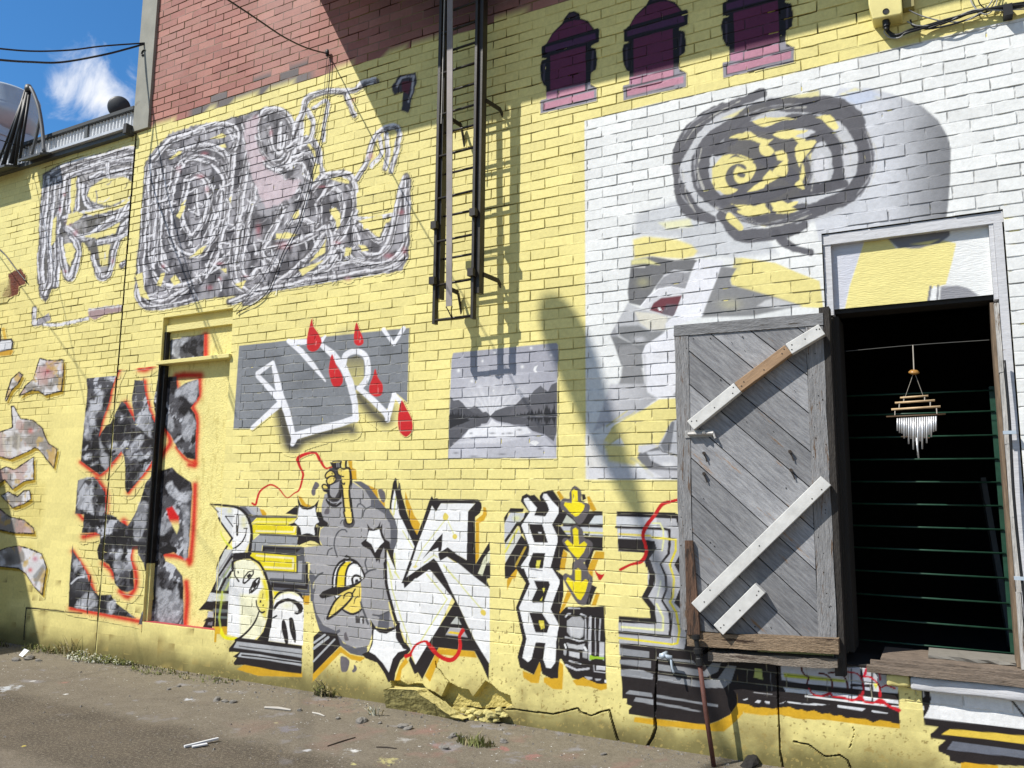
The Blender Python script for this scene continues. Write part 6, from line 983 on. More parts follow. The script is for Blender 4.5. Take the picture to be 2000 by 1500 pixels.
m = MB(); m.box(RX0, RX1, .005, RD, RZ0-.03, RZ0); m.build('door_sill', mat('rust_red_paint', C(190, 80, 80), .7), B)
# ---- wooden panel over the window
m = MB(); m.box(OX0, OX1, .006, .14, 2.752, OZ1-.006); m.build('window_header', WHITEWOOD, B)
m = MB(); m.box(OX0+.004, OX0+.042, .012, .14, 2.36, 2.752); m.build('window_jamb', WHITEWOOD, B)
m = MB(); m.box(OX0+.004, OX0+.035, .02, .30, .60, 2.36); m.box(OX0+.035, OX0+.06, .06, .30, .60, 2.36); m.build('window_jamb', mat('dark_timber', (.028, .025, .021), .8, stretch=(6, 6, 1)), B)  # near-black left jamb
m = MB(); m.box(OX1-.044, OX1-.007, .003, .10, .60, 2.75); m.build('window_jamb', WHITEWOOD, B)
m = MB(); m.box(OX1-.064, OX1-.045, .012, .10, 2.365, 2.75); m.build('window_jamb', WHITEWOOD, B)
WW = mat('weathered_white_timber', (.52, .5, .47), .7, noise=(9, .5), bump=(30, .8, .006), stretch=(6, 6, 1), dark=((.13, .085, .05), 4.5, .56))
m = MB(); m.box(OX1-.082, OX1-.066, .06, .18, .6, 2.36); m.build('window_jamb', mat('bare_brown_timber', (.24, .17, .11), .75, noise=(10, .6), stretch=(8, 8, 1)), B)
m = MB()
for k in range(5): m.bar((OX1-.055+random.uniform(-.002, .002), .06, .6+.35*k), (OX1-.055+random.uniform(-.002, .002), .06, .6+.35*(k+1)-.002), .019, .09, side=(1, 0, 0), jit=.002)
m.build('window_jamb', WW, B)
m = MB(); m.box(OX0+.04, OX1-.065, .06, .2, 2.375, 2.396); m.build('window_header', mat('blackish_timber', (.02, .018, .016), .8), B)  # near-black strip below the panel
# bent conduit down the right jamb
m = MB(); m.tube(crom([(.290, -.035, 2.05), (.292, -.04, 1.75), (.286, -.04, 1.40), (.291, -.036, 1.1), (.297, -.036, .9), (.286, -.05, .72), (.29, -.06, .55)], 6), .0065); m.build('conduit', CABLEM, B, smooth=True)
for z in (1.70, 1.02): m = MB(); m.box(.262, .315, -.05, -.025, z-.008, z+.008); m.build('conduit_clip', GALV, B)
# sill of split boards
SW = mat('weathered_brown_boards', (.245, .19, .145), .85, noise=(14, .5), bump=(45, .9, .006), stretch=(1.2, 7, 9), dark=((.08, .06, .045), 6, .6))
m = MB()
def splank(m, x0, x1, y0, y1, z0, z1, n=9, j=.006):
    xs = [x0+(x1-x0)*k/n for k in range(n+1)]; rows = []
    for x in xs: rows.append([(x, y0+random.uniform(-j, j), z0+random.uniform(-j, j)*.5), (x, y1, z0), (x, y1, z1), (x, y0+random.uniform(-j, j), z1+random.uniform(-j, j)*.7)])
    v = [p for r in rows for p in r]; f = [(3, 2, 1, 0), (4*n, 4*n+1, 4*n+2, 4*n+3)]
    for k in range(n):
        for q in range(4): a = 4*k+q; b = 4*k+(q+1) % 4; f.append((a, b, b+4, a+4))
    m.add(v, f)
splank(m, -.33, .30, -.006, .34, .560, .597); splank(m, -.375, 1.1, -.045, -.008, .548, .586); splank(m, -.39, 1.15, -.075, -.047, .535, .567)
m.build('sill', SW, B)
m = MB(); splank(m, -.12, .27, .10, .34, .599, .612); m.build('sill', mat('pale_sill_board', (.27, .25, .215), .8, noise=(20, .4), stretch=(1, 9, 9)), B)
m = MB(); splank(m, -.20, 1.2, -.052, .0, .468, .53, n=14, j=.007); m.build('sill_render', WHITEWOOD, B, bevel=.012, smooth=True)
m = MB(); splank(m, -.305, -.203, -.05, .0, .475, .53, n=4, j=.006); m.build('sill_render', mat('yellow_render', YEL*.92, .7), B, bevel=.01, smooth=True)
# green bars
G = MB(); bx = [at(1937, 762, .2), at(1983, 1308, .2)]
G.bar((.252, .37, 1.975), (.262, .37, .555), .030, .008, side=(1, 0, 0)); g = G.build('window_grille', GREEN, B)
for py_ in (762, 803, 850, 896, 942, 988, 1034, 1080, 1128, 1177, 1227, 1273):
    zz = at(1940, py_, .36)[2]; b_ = MB(); b_.tube([(OX0+.03, .36, zz+.004), (.256, .36, zz)], .0048, 8); b_.build('grille_bar', GREEN, g, smooth=True)
# ------------------------------------------------------------------ plank shutter folded back on the wall
def wood_planks(name, c1, c2, rot, dark):
    m = mat(name, c1, .75, noise=(11, .5), bump=(50, .7, .004), col2=c2, stretch=(1.0, 6, 8, rot), dark=dark)
    t = m.node_tree; N = t.nodes; L = t.links; b = N['Principled BSDF']
    g = N.new('ShaderNodeNewGeometry'); src = b.inputs['Base Color'].links[0].from_socket
    r = N.new('ShaderNodeMapRange'); r.inputs[3].default_value = .62; r.inputs[4].default_value = 1.2; L.new(g.outputs['Random Per Island'], r.inputs[0])
    mu = N.new('ShaderNodeMixRGB'); mu.blend_type = 'MULTIPLY'; mu.inputs[0].default_value = 1; L.new(src, mu.inputs[1]); L.new(r.outputs[0], mu.inputs[2]); L.new(mu.outputs[0], b.inputs['Base Color'])
    return m
NAILM = mat('dark_nail', (.03, .025, .02), .6); RUSTY = mat('rusty_iron', (.06, .045, .035), .7)
GREYPL = wood_planks('grey_weathered_planks', (.33, .33, .335), (.15, .15, .16), -.75, ((.25, .145, .07), 2.2, .60))
GREYST = mat('grey_weathered_stile', (.31, .305, .305), .8, noise=(9, .5), bump=(35, .9, .007), stretch=(8, 8, 1), dark=((.13, .085, .055), 6, .57))
GREYRAIL = mat('grey_weathered_rail', (.26, .26, .265), .8, noise=(9, .5), bump=(35, .9, .007), stretch=(1, 8, 8), dark=((.07, .06, .05), 5, .60))
DTH = math.radians(3.2); DH = np.array([-.517, -.045, 0]); DU = np.array([math.cos(DTH), math.sin(DTH), 0]); DN = np.array([math.sin(DTH), -math.cos(DTH), 0])
def atd(px, py, off=0.):
    """pixel -> (u, z) on the shutter's front plane"""
    d = (px-1000)/F*RGT-(py-750)/F*UPV+FWD; o = DH+DN*off
    t = np.dot(o-EYE, DN)/np.dot(d, DN); p = EYE+d*t; return float(np.dot(p-DH, DU)), float(p[2])
def dw(u, z, n): p = DH+DU*u+DN*n; return (p[0], p[1], z)
def dbox(m, u0, u1, z0, z1, n0, n1, j=.0):
    J = lambda: random.uniform(-j, j)
    return m.hexa([dw(u0+J(), z0+J(), n1), dw(u1+J(), z0+J(), n1), dw(u1, z0, n0), dw(u0, z0, n0), dw(u0+J(), z1+J(), n1), dw(u1+J(), z1+J(), n1), dw(u1, z1, n0), dw(u0, z1, n0)])
def clip_poly(P, a, b, c):   # keep a*x+b*y<=c
    out = []
    for i in range(len(P)):
        p, q = P[i], P[(i+1) % len(P)]; dp, dq = a*p[0]+b*p[1]-c, a*q[0]+b*q[1]-c
        if dp <= 0: out.append(p)
        if dp*dq < 0: t = dp/(dp-dq); out.append((p[0]+(q[0]-p[0])*t, p[1]+(q[1]-p[1])*t))
    return out
u0, u1, z0, z1 = -.80, -.006, .665, 2.352
sl = -.93; m = MB(); lo = 1.35; lim = []
zc = [2.36+.75]
while zc[-1] > .2: zc.append(zc[-1]-.208*random.uniform(.93, 1.08))
for a, b in zip(zc[:-1], zc[1:]):
    P = [(u0+.078, z0), (u1-.088, z0), (u1-.088, z1-.06), (u0+.078, z1-.06)]
    # strip between lines z = za + sl*(u-u0)
    P = clip_poly(P, -sl, 1, a-.0035-sl*u0); P = clip_poly(P, sl, -1, -(b+.0035)+sl*u0) if P else P
    if len(P) < 3: continue
    t = random.uniform(.018, .022); n = len(P)
    m.add([dw(u, z, t) for u, z in P]+[dw(u, z, 0) for u, z in P], [tuple(range(n)), tuple(range(2*n-1, n-1, -1))]+[(i, i+n, (i+1) % n+n, (i+1) % n) for i in range(n)])
D = m.build('shutter', GREYPL, B, label='weathered grey plank shutter swung open flat against the wall')
m = MB(); dbox(m, u0+.01, u1-.01, z0+.01, z1-.01, -.018, -.002); m.build('backing_board', mat('dark_backing', (.03, .028, .026), .9), D)
def stile(u0, u1, z0, z1, n1, mt, nm):
    m = MB(); K = 14; v = []; f = []
    for k in range(K+1):
        z = z0+(z1-z0)*k/K; a = random.uniform(-.003, .003); b = random.uniform(-.0035, .0035)
        v += [dw(u0+a, z, n1), dw(u1+b, z, n1), dw(u1+b, z, .0), dw(u0+a, z, .0)]
    f = [(3, 2, 1, 0), (4*K, 4*K+1, 4*K+2, 4*K+3)]
    for k in range(K):
        for q in range(4): p = 4*k+q; r = 4*k+(q+1) % 4; f.append((p, r, r+4, p+4))
    m.add(v, f); return m.build(nm, mt, D)
stile(u0, u0+.076, z0, z1-.062, .024, GREYST, 'stile'); stile(u1-.086, u1, z0-.01, z1-.062, .023, GREYST, 'stile')
m = MB(); dbox(m, u0-.004, u1+.004, z1-.060, z1+.006, 0, .027, .002); m.build('top_rail', GREYRAIL, D)
RB2 = mat('rotten_red_brown_timber', (.17, .095, .06), .85, noise=(7, .6), bump=(30, 1, .01), stretch=(9, 9, 1), dark=((.03, .022, .018), 6, .53))
m = MB()
p = [atd(1341, 1055), atd(1356, 1055), atd(1371, 1237), atd(1346, 1237)]
m.hexa([dw(p[3][0], p[3][1], .05), dw(p[2][0], p[2][1], .05), dw(p[2][0], p[2][1], .0245), dw(p[3][0], p[3][1], .0245), dw(p[0][0], p[0][1], .045), dw(p[1][0], p[1][1], .045), dw(p[1][0], p[1][1], .0245), dw(p[0][0], p[0][1], .0245)])
m.build('splintered_strip', RB2, D, label='reddish brown splintered strip')
BRW = mat('white_brace_paint', (.66, .65, .62), .6, noise=(14, .25), bump=(40, .3, .003), dark=((.16, .13, .10), 17, .70))
BRB = mat('bare_pine', (.40, .255, .145), .7, noise=(9, .4), bump=(30, .5, .003), stretch=(1, 5, 8, .62))
def brace(a, b, w, n0=.0245, n1=.082, mt=BRW, label=None):
    a = np.array(atd(*a, .05)); b = np.array(atd(*b, .05)); d = b-a; L_ = np.hypot(*d); d /= L_; nn = np.array([-d[1], d[0]])*w/2
    m = MB(); c = [a-nn, b-nn, b+nn, a+nn]
    m.hexa([dw(*c[0], n1), dw(*c[1], n1), dw(*c[1], n0), dw(*c[0], n0), dw(*c[3], n1), dw(*c[2], n1), dw(*c[2], n0), dw(*c[3], n0)])
    o = m.build('brace', mt, D, bevel=.003, label=label)
    for t in (.06, .13, .5, .88, .95):
        k = MB(); q = a+d*L_*t+nn*random.uniform(-.5, .5); k.lathe([(.0, .0012), (.0038, .001), (.0038, -.001)], dw(*q, n1), DN, 8); k.build('nail', NAILM, D)
    return o
for (a, b, w, mt, lb) in (((1351, 832), (1442, 758), .062, BRW, None), ((1442.6, 757.5), (1541, 684), .060, BRB, 'bare brown length of the top brace'), ((1541.6, 683.5), (1606, 645), .064, BRW, None),
                       ((1361, 1186), (1614, 939), .066, BRW, None), ((1405, 1229), (1486, 1148), .068, BRW, None)):
    brace(a, b, w, mt=mt, label=lb)
# bolt on the free edge, with its screws
m = MB(); q = atd(1340, 849), atd(1396, 847)
m.hexa([dw(q[0][0], q[0][1]-.02, .030), dw(q[1][0]-.01, q[1][1]-.018, .030), dw(q[1][0]-.01, q[1][1]-.018, .0245), dw(q[0][0], q[0][1]-.02, .0245), dw(q[0][0], q[0][1]+.02, .030), dw(q[1][0]-.01, q[1][1]+.02, .030), dw(q[1][0]-.01, q[1][1]+.02, .0245), dw(q[0][0], q[0][1]+.02, .0245)])
m.tube([dw(q[0][0]+.02, q[0][1], .042), dw(q[1][0], q[1][1], .042)], .011, 10); m.tube([dw(q[0][0]+.10, q[0][1], .045), dw(q[0][0]+.115, q[0][1]+.005, .065)], .008, 8); m.tube([dw(q[1][0]-.004, q[1][1]+.012, .04), dw(q[1][0]+.012, q[1][1]-.03, .05)], .006, 8)
m.build('bolt', mat('pitted_white_iron', (.55, .53, .50), .5, .3, (30, .5), dark=((.15, .1, .07), 22, .62)), D)
for px, py in ((1376, 885), (1376, 925), (1543, 882), (1545, 918)):
    m = MB(); u, z = atd(px, py); m.tube([dw(u, z, .015), dw(u+.005, z-.002, .045)], .009, 8); m.tube([dw(u+.004, z-.001, .04), dw(u+.02, z-.05, .03)], .0035, 6); m.build('hook_screw', RUSTY, D)
NM = None
for k in range(64):
    u = random.uniform(u0+.01, u1-.01) if k % 2 else random.choice((random.uniform(u0+.01, u0+.07), random.uniform(u1-.08, u1-.01))); z = random.uniform(z0+.03, z1-.02)
    if NM is None:
        m = MB(); m.lathe([(0, .0014), (.003, .0012), (.0036, -.001)], (0, 0, 0), DN, 6); NM = m.build('nail', NAILM, D); o = NM
    else: o = NM.copy(); COL.objects.link(o)
    o.location = dw(u, z, .0235); s_ = random.uniform(.6, 1.25); o.scale = (s_, 1, s_)
m = MB(); a = atd(1385, 1140, .05); b = atd(1380, 1185, .05)
m.tube(crom([dw(*atd(1388, 1138), .06), dw(*atd(1384, 1165), .066), dw(*atd(1382, 1182), .064), dw(*atd(1375, 1186), .06)], 5), .003, 6); m.build('wire_loop', CABLEM, D)
# rotten timbers under the shutter
ROT = mat('rotten_timber', (.33, .235, .15), .85, noise=(8, .5), bump=(34, 1, .012), stretch=(1.2, 9, 9), dark=((.05, .028, .016), 3.6, .57))
def log(pts, h, y0, y1, mt, nm):
    m = MB(); P = [at(x, y, -.09) for x, y in pts]; v = []; K = len(P)
    for k, p in enumerate(P):
        j = lambda s: random.uniform(-s, s)
        v += [(p[0], y0+j(.007), p[2]-h/2+j(.004)), (p[0], y1, p[2]-h/2), (p[0], y1, p[2]+h/2), (p[0], y0+j(.007), p[2]+h/2+j(.004))]
    f = [(3, 2, 1, 0), (4*K-4, 4*K-3, 4*K-2, 4*K-1)]
    for k in range(K-1):
        for q in range(4): a = 4*k+q; b = 4*k+(q+1) % 4; f.append((a, b, b+4, a+4))
    m.add(v, f); return m.build(nm, mt, B)
log([(1345+29.4*k, 1245+1.35*k+2) for k in range(11)], .072, -.12, -.004, ROT, 'ledger_timber')
log([(1384+28*k, 1281+1.7*k) for k in range(10)], .044, -.10, -.004, mat('pale_rotten_timber', (.30, .25, .20), .85, noise=(8, .5), bump=(34, 1, .012), stretch=(1.2, 9, 9), dark=((.06, .04, .03), 3.6, .6)), 'ledger_timber')
m = MB(); m.bar((-.515, -.03, .50), (-.512, -.04, 2.39), .05, .055, side=(1, 0, 0), jit=.004); m.build('hinge_post', mat('black_timber_post', (.05, .043, .037), .85, noise=(9, .6), bump=(30, 1, .01), stretch=(8, 8, 1), dark=((.22, .13, .07), 7, .66)), B)
# ------------------------------------------------------------------ fire escape ladder and landing
LD = thing('fire_escape_ladder', 'dark brown steel drop ladder with nested sections and a hanging grey strap', 'ladder')
LY = -.205
def rail(x0, x1, y0, y1, za, zb, par): m = MB(); m.box(x0, x1, y0, y1, za, zb); m.build('rail', STEEL, par)
for x0, x1, y0, y1, za in ((-2.906, -2.886, LY-.03, LY+.012, 2.492), (-2.612, -2.594, LY-.03, LY+.012, 2.500)): rail(x0, x1, y0, y1, za, 5.42, LD)
for x0, x1, y0, y1, za in ((-2.884, -2.866, LY-.01, LY+.05, 2.665), (-2.590, -2.562, LY-.01, LY+.05, 2.668)): rail(x0, x1, y0, y1, za, 5.42, LD)
m = MB(); 
for z in np.arange(2.755, 5.4, .2985): rr = MB(); rr.tube([(-2.887, LY-.02, z-.004), (-2.61, LY-.02, z+.006)], .0085, 8); rr.build('rung', STEEL, LD, smooth=True)
rr = MB(); rr.tube([(-2.887, LY-.02, 2.515), (-2.61, LY-.02, 2.519)], .0095, 8); rr.build('rung', STEEL, LD, smooth=True)
for z in np.arange(2.94, 5.4, .297): rr = MB(); rr.tube([(-2.862, LY+.02, z-.003), (-2.588, LY+.02, z+.005)], .0085, 8); rr.build('rung', STEEL, LD, smooth=True)
m = MB(); m.bar((-2.802, LY-.075, 5.42), (-2.746, LY-.075, 2.585), .044, .006, side=(1, 0, 0)); m.build('strap', mat('grey_pull_strap', (.30, .265, .25), .6, noise=(5, .35), dark=((.42, .27, .15), 3, .62)), LD)
m = MB(); m.tube([(-2.846, LY-.055, 5.42), (-2.850, LY-.055, 3.95), (-2.852, LY-.055, 3.86)], .0035, 6); m.build('rope', mat('pale_rope', (.5, .48, .44), .8), LD)
m = MB(); m.tube(crom([(-2.769, LY-.075, 2.583), (-2.752, LY-.07, 2.553), (-2.748, LY-.045, 2.522), (-2.744, LY-.03, 2.507), (-2.738, LY-.06, 2.545), (-2.722, LY-.075, 2.583)], 5), .004, 6); m.build('hook', STEEL, LD)
for z in (4.0, 2.80):
    m = MB(); m.bar((-2.56, LY+.04, z), (-2.525, -.03, z-.012), .03, .008, side=(0, 0, 1)); m.bar((-2.525, -.032, z-.012), (-2.525, 0.01, z-.045), .026, .008, side=(0, 0, 1)); m.build('bracket', STEEL, LD)
    m = MB(); m.bar((-2.885, LY+.04, z-.03), (-2.835, -.03, z-.06), .03, .008, side=(0, 0, 1)); m.bar((-2.835, -.032, z-.06), (-2.83, .01, z-.20), .022, .008, side=(0, 1, 0)); m.build('bracket', STEEL, LD)
for x, z in ((-2.910, 2.78), (-2.907, 3.16), (-2.606, 3.20), (-2.614, 2.80)):
    m = MB(); m.box(x-.012, x+.03, LY-.056, LY+.06, z-.025, z+.025); m.build('guide_clip', STEEL, LD)
LN = thing('fire_escape_landing', 'solid dark steel fire escape landing high on the wall, above the drop ladder', 'landing')
LZ = 5.45; LXL = -3.5356-(LZ-4.089)/1.805; LDP = (LZ-4.012)/1.515
m = MB(); m.box(LXL, 4.0, -LDP, -.0, LZ, LZ+.05); m.build('deck', STEEL, LN)
m = MB()
m = MB()
for x in (LXL+.03, -1.2, 1.4, 3.9):
    m = MB(); m.bar((x, -.005, LZ+1.1), (x, -LDP+.06, LZ+.051), .04, .04); m.build('hanger', STEEL, LN)
m = MB(); m.box(LXL+.45, LXL+1.0, -LDP-.045, -LDP-.001, LZ-.01, LZ+.03); m.build('edge_angle', STEEL, LN)
m = MB(); m.box(-1.0, 4.0, -LDP-.03, -LDP-.002, LZ+.0, LZ+.03); m.build('edge_angle', STEEL, LN)
# ------------------------------------------------------------------ meter box and cables
BX = thing('junction_box', 'yellow painted utility box with cables hanging below, top right of the wall', 'utility box')
m = MB(); m.prism([(-.213, 4.02), (-.197, 3.935), (-.058, 3.925), (-.052, 3.94), (-.05, 4.35), (-.213, 4.35)], -.10, -.0); m.build('housing', mat('yellow_box_paint', YEL*.95, .5), BX, bevel=.006)
q = at(1730, 22, -.102); m = MB(); m.lathe([(0, 0), (.013, 0), (.016, .003), (.016, -.003)], (q[0], -.1005, q[2]), (0, -1, 0), 16); m.build('knockout_hole', DARKM, BX)
m = MB(); m.box(-.048, .004, -.045, -.0, 3.985, 4.35); m.build('cable_duct', mat('olive_duct', YEL*.45, .6), BX)
m = MB(); m.tube([(-.135, -.06, 3.94), (-.135, -.06, 3.895)], .018, 12); m.tube([(-.135, -.06, 3.9), (-.135, -.06, 3.88)], .012, 12); m.build('gland', CABLEM, BX)
def cable(pts, r, mt, y=-.035, n=6, jy=.012):
    P = [at(px, py, 0) for px, py in pts]; ph = random.uniform(0, 6)
    P = [at(px, py, y+jy*math.sin(ph+1.7*k)) for k, (px, py) in enumerate(pts)]
    m = MB(); m.tube(crom(P, n), r, 6); return m
for pts, r, mt in (([(1736, 42), (1731, 58), (1748, 72), (1775, 63), (1810, 53), (1850, 40), (1900, 22), (1950, 15), (2050, 3)], .007, CABLEM),
                   ([(1738, 42), (1736, 60), (1752, 68), (1778, 58), (1812, 49), (1852, 37), (1900, 25), (1955, 12), (2050, -2)], .006, CABLEM),
                   ([(1775, 20), (1800, 31), (1840, 41), (1880, 42), (1910, 28), (1932, 10), (1945, -15)], .0035, CABLEG),
                   ([(1778, 38), (1784, 51), (1810, 56), (1850, 50), (1890, 38), (1935, 20), (1970, 17), (2050, 6)], .005, CABLEM),
                   ([(1735, 48), (1727, 62), (1738, 73), (1757, 73), (1770, 62), (1790, 56)], .0035, CABLEG),
                   ([(1772, 42), (1790, 50), (1815, 50), (1845, 46), (1900, 20), (1960, 20), (2050, 14)], .0035, CABLEG),
                   ([(1808, 57), (1835, 48), (1870, 36), (1910, 21), (1960, 16), (2050, 2)], .0045, CABLEM),
                   ([(1888, -20), (1902, 12), (1925, 28), (1944, 12), (1950, -20)], .003, CABLEG),
                   ([(1908, -20), (1914, 8), (1934, 16), (1952, -18)], .003, CABLEM)):
    cable(pts, r, mt).build('cable', mt, BX, smooth=True)
m = MB(); q = at(1968, 24, -.03); m.box(q[0]-.02, q[0]+.02, -.06, 0, q[2]-.03, q[2]+.03); m.build('cable_clip', DARKM, BX)
# ------------------------------------------------------------------ roof edge of the low building
m = MB(); m.box(AX0, AX1-.01, -.05, .25, 4.645, 4.685); m.build('flashing', GREYM, A)
for a_, b_, c_, d_ in ((-9.4, at(48, 330)[0], -.20, 4.60), (at(70, 300)[0], at(112, 300)[0], -.17, 4.63)):
    m = MB(); m.hexa([(a_, c_, d_), (b_, c_, d_), (b_, -.051, d_+.05), (a_, -.051, d_+.05), (a_, c_, d_+.022), (b_, c_, d_+.022), (b_, -.051, d_+.075), (a_, -.051, d_+.075)]); m.build('flashing', GREYM, A, label='projecting slab of grey flashing')
m = MB(); m.box(at(112, 300)[0], AX1-.03, -.085, -.0, 4.686, 4.712); m.build('gutter_lip', WHITEM, A)
m = MB(); X = np.arange(-9.6, AX1-.02, .0125); v = []; f = []
for k, x in enumerate(X):
    yy = .02 if k % 4 < 2 else .036; v += [(x, yy-.02, 4.686), (x, yy-.02, 4.894)]
for k in range(len(X)-1): f.append((2*k, 2*k+2, 2*k+3, 2*k+1))
m.add(v, f); m.build('corrugated_panel', mat('corrugated_white', (.74, .75, .76), .5, 0, (6, .2)), A)
m = MB(); m.box(AX0, AX1-.015, -.03, .16, 4.895, 4.928); m.build('parapet_cap', mat('dark_cap', (.05, .052, .05), .6), A)
q = at(172, 255); m = MB(); m.box(q[0]-.02, q[0]+.02, -.02, .018, 4.702, 4.894); m.build('parapet_post', GREYM, A)
m = MB(); m.box(AX1-.055, AX1-.012, -.09, -.001, 4.64, 4.73); m.build('end_bracket', mat('dark_bracket', (.045, .042, .04), .6), A)
# kitchen vent on the low roof
VY = 2.2; VT = thing('roof_vent', 'shiny galvanised mushroom vent duct on the low roof at the left edge', 'vent')
c0 = at(6, 166, VY); sc = float(np.dot(c0-EYE, FWD))/F*.98; zt = c0[2]; zz = lambda py: at(8, 186+(py-166)*.92, VY)[2]
m = MB(); m.lathe([(0, zz(168)), (62*sc, zz(168)), (66*sc, zz(166)), (68*sc, zz(170)), (68*sc, zz(200)), (70*sc, zz(203)), (60*sc, zz(220)), (46*sc, zz(232)), (40*sc, zz(240))], (c0[0], VY, 0), (0, 0, 1), 40); m.build('cowl', GALV, VT, smooth=True)
m = MB(); m.lathe([(66*sc, zz(199)), (72*sc, zz(207)), (71*sc, zz(222)), (58*sc, zz(238)), (50*sc, zz(244)), (46*sc, zz(244))], (c0[0], VY, 0), (0, 0, 1), 40); m.build('skirt', GALV, VT, smooth=True)
m = MB(); s_ = 46*sc; m.box(c0[0]-s_, c0[0]+s_, VY-s_, VY+s_, 4.6, zz(241)); m.build('curb', GALV, VT, bevel=.01)
m = MB(); s_ = 49*sc; m.box(c0[0]-s_, c0[0]+s_, VY-s_, VY+s_, zz(262), zz(258)); m.build('curb_band', GALV, VT)
# service mast
MS = thing('service_mast', 'leaning black cable mast with a curved grey conduit on the low roof edge', 'cable mast')
m = MB()
for a, b, r in (((52, 176), (4, 330), .022), ((56, 178), (22, 320), .026), ((49, 182), (30, 322), .016), ((46, 190), (-5, 322), .012), ((57, 186), (38, 316), .014)):
    m.tube([at(*a, -.13), at(*b, -.10)], r, 10)
m.build('cable_bundle', DARKM, MS, smooth=True)
m = MB(); m.tube(crom([at(54, 176, -.13), at(60, 172, -.13), at(68, 188, -.12), at(76, 212, -.11), at(81, 240, -.10), at(84, 268, -.1), at(86, 296, -.1)], 6), .018, 10); m.build('conduit', mat('grey_conduit', (.16, .16, .16), .5), MS, smooth=True)
m = MB(); m.tube([at(79, 228, -.1), at(70, 270, -.1), at(62, 302, -.1)], .015, 8); m.build('stay', GREYM, MS)
q = at(56, 174, -.13); m = MB(); m.lathe([(0, .05), (.03, .04), (.04, .0), (.035, -.03), (.0, -.04)], q, (-.35, 0, 1), 14); m.build('weatherhead', GREYM, MS, smooth=True)
# dish
DY = 1.0; q = at(232, 209, DY); r_ = 21*float(np.dot(q-EYE, FWD))/F; DS = thing('satellite_dish', 'dark grey satellite dish peeking over the low parapet', 'satellite dish')
m = MB(); ax = nrmz((-.62, .74, .22)); m.lathe([(r_*s, -.25*r_*(1-s*s)) for s in (0, .3, .6, .85, 1.0)]+[(1.02*r_, .01), (.95*r_, .012), (.6*r_, -.12*r_), (0, -.22*r_)], q, ax, 32); m.build('reflector', mat('dark_dish', (.035, .04, .046), .5), DS, smooth=True)
m = MB(); m.tube([q+np.array([0, .05, -.05]), (q[0]+.02, DY+.1, 4.6)], .02, 8); m.build('mast', GREYM, DS)
# ------------------------------------------------------------------ wires
def wire(name, pts, r, label, n=10):
    m = MB(); m.tube(crom(pts, n), r, 6); return tag(m.build(name, CABLEM, smooth=True), label, 'wire')
q = at(283, 84, -.02)
wire('overhead_wire', [q, at(200, 90, -.35), at(140, 97.5, -.6), at(70, 100, -.9), at(0, 95, -1.2), at(-120, 80, -1.7)], .007, 'upper of the two black wires sagging across the sky to the grey corner board')
wire('overhead_wire', [q+np.array([0, 0, -.008]), at(250, 95, -.15), at(200, 107.5, -.35), at(120, 121.5, -.6), at(60, 121, -.9), at(0, 117, -1.2), at(-120, 104, -1.7)], .009, 'lower, deeper sagging black wire across the sky to the grey corner board')
m = MB(); q = at(279, 103, -.03); m.tube(crom([q+np.array([.03, 0, .02]), q+np.array([-.0, 0, .022]), q+np.array([-.02, 0, 0]), q+np.array([-.01, 0, -.025]), q+np.array([.012, 0, -.022])], 5), .006, 6); m.build('wire_hook', DARKM, B)
H = at(640, 105, -.02)
# drop wire: leaves the hook towards the alley
def pt_shadow(px, py, s):   # point whose image is (px,py) and whose shadow lies s of the way along the shadow line
    d = (px-1000)/F*RGT-(py-750)/F*UPV+FWD
    S_ = np.array([H[0]+.691*s, 0, H[2]-1.131*s]); u = np.array([-SX, -1, -SZ])
    A_ = np.array([d, -u]).T; k = np.linalg.lstsq(A_, S_-EYE, rcond=None)[0]; return EYE+d*k[0]
best = None
for s in np.arange(.02, 3, .02):
    d = (500-1000)/F*RGT-(36-750)/F*UPV+FWD; S_ = np.array([H[0]+.691*s, 0, H[2]-1.131*s]); u = np.array([-SX, -1, -SZ])
    A_ = np.array([d, -u]).T; k, res_, _, _ = np.linalg.lstsq(A_, S_-EYE, rcond=None)
    e = float(np.linalg.norm(A_@k-(S_-EYE)))
    if best is None or e < best[0]: best = (e, s, EYE+d*k[0])
dirw = nrmz(best[2]-H); print('DROP', best, H)
L_ = np.linalg.norm(best[2]-H)
wire('drop_wire', [H, H+dirw*L_*.33+np.array([0, 0, -.035]), H+dirw*L_*.66+np.array([0, 0, -.035]), H+dirw*L_, H+dirw*L_*1.5+np.array([0, 0, .05])], .0055, 'thin black drop wire running from the wall hook up across the red brick')
m = MB(); m.lathe([(0, .03), (.012, .03), (.016, .01), (.012, -.02), (0, -.03)], H+np.array([0, -.005, 0]), (0, 0, 1), 10); m.tube([H, H+np.array([0, .04, 0])], .006, 6)
ho = m.build('wire_bracket', DARKM, B)
def wallcable(pts, r, label, y=-.014):
    return wire('wall_cable', [at(px, py, y) for px, py in pts], r, label, 6)
wallcable([(641, 108), (645, 122), (641, 180), (634, 230), (622, 290), (604, 360), (585, 430), (566, 470), (552, 495), (534, 545), (522, 570), (502, 590), (480, 602), (462, 612)], .0038, 'thicker black cable hanging from the hook down over the grey lettering to the doorway')
wallcable([(639, 110), (636, 140), (630, 200), (612, 280), (597, 345), (577, 410), (553, 455), (535, 500), (510, 545), (490, 570), (458, 610)], .002, 'thinner black cable beside the thick one, hanging from the hook to the doorway')
wallcable([(-30, 465), (5, 492), (30, 524), (52, 551)], .006, 'black cable ending at the broken brick near the left edge')
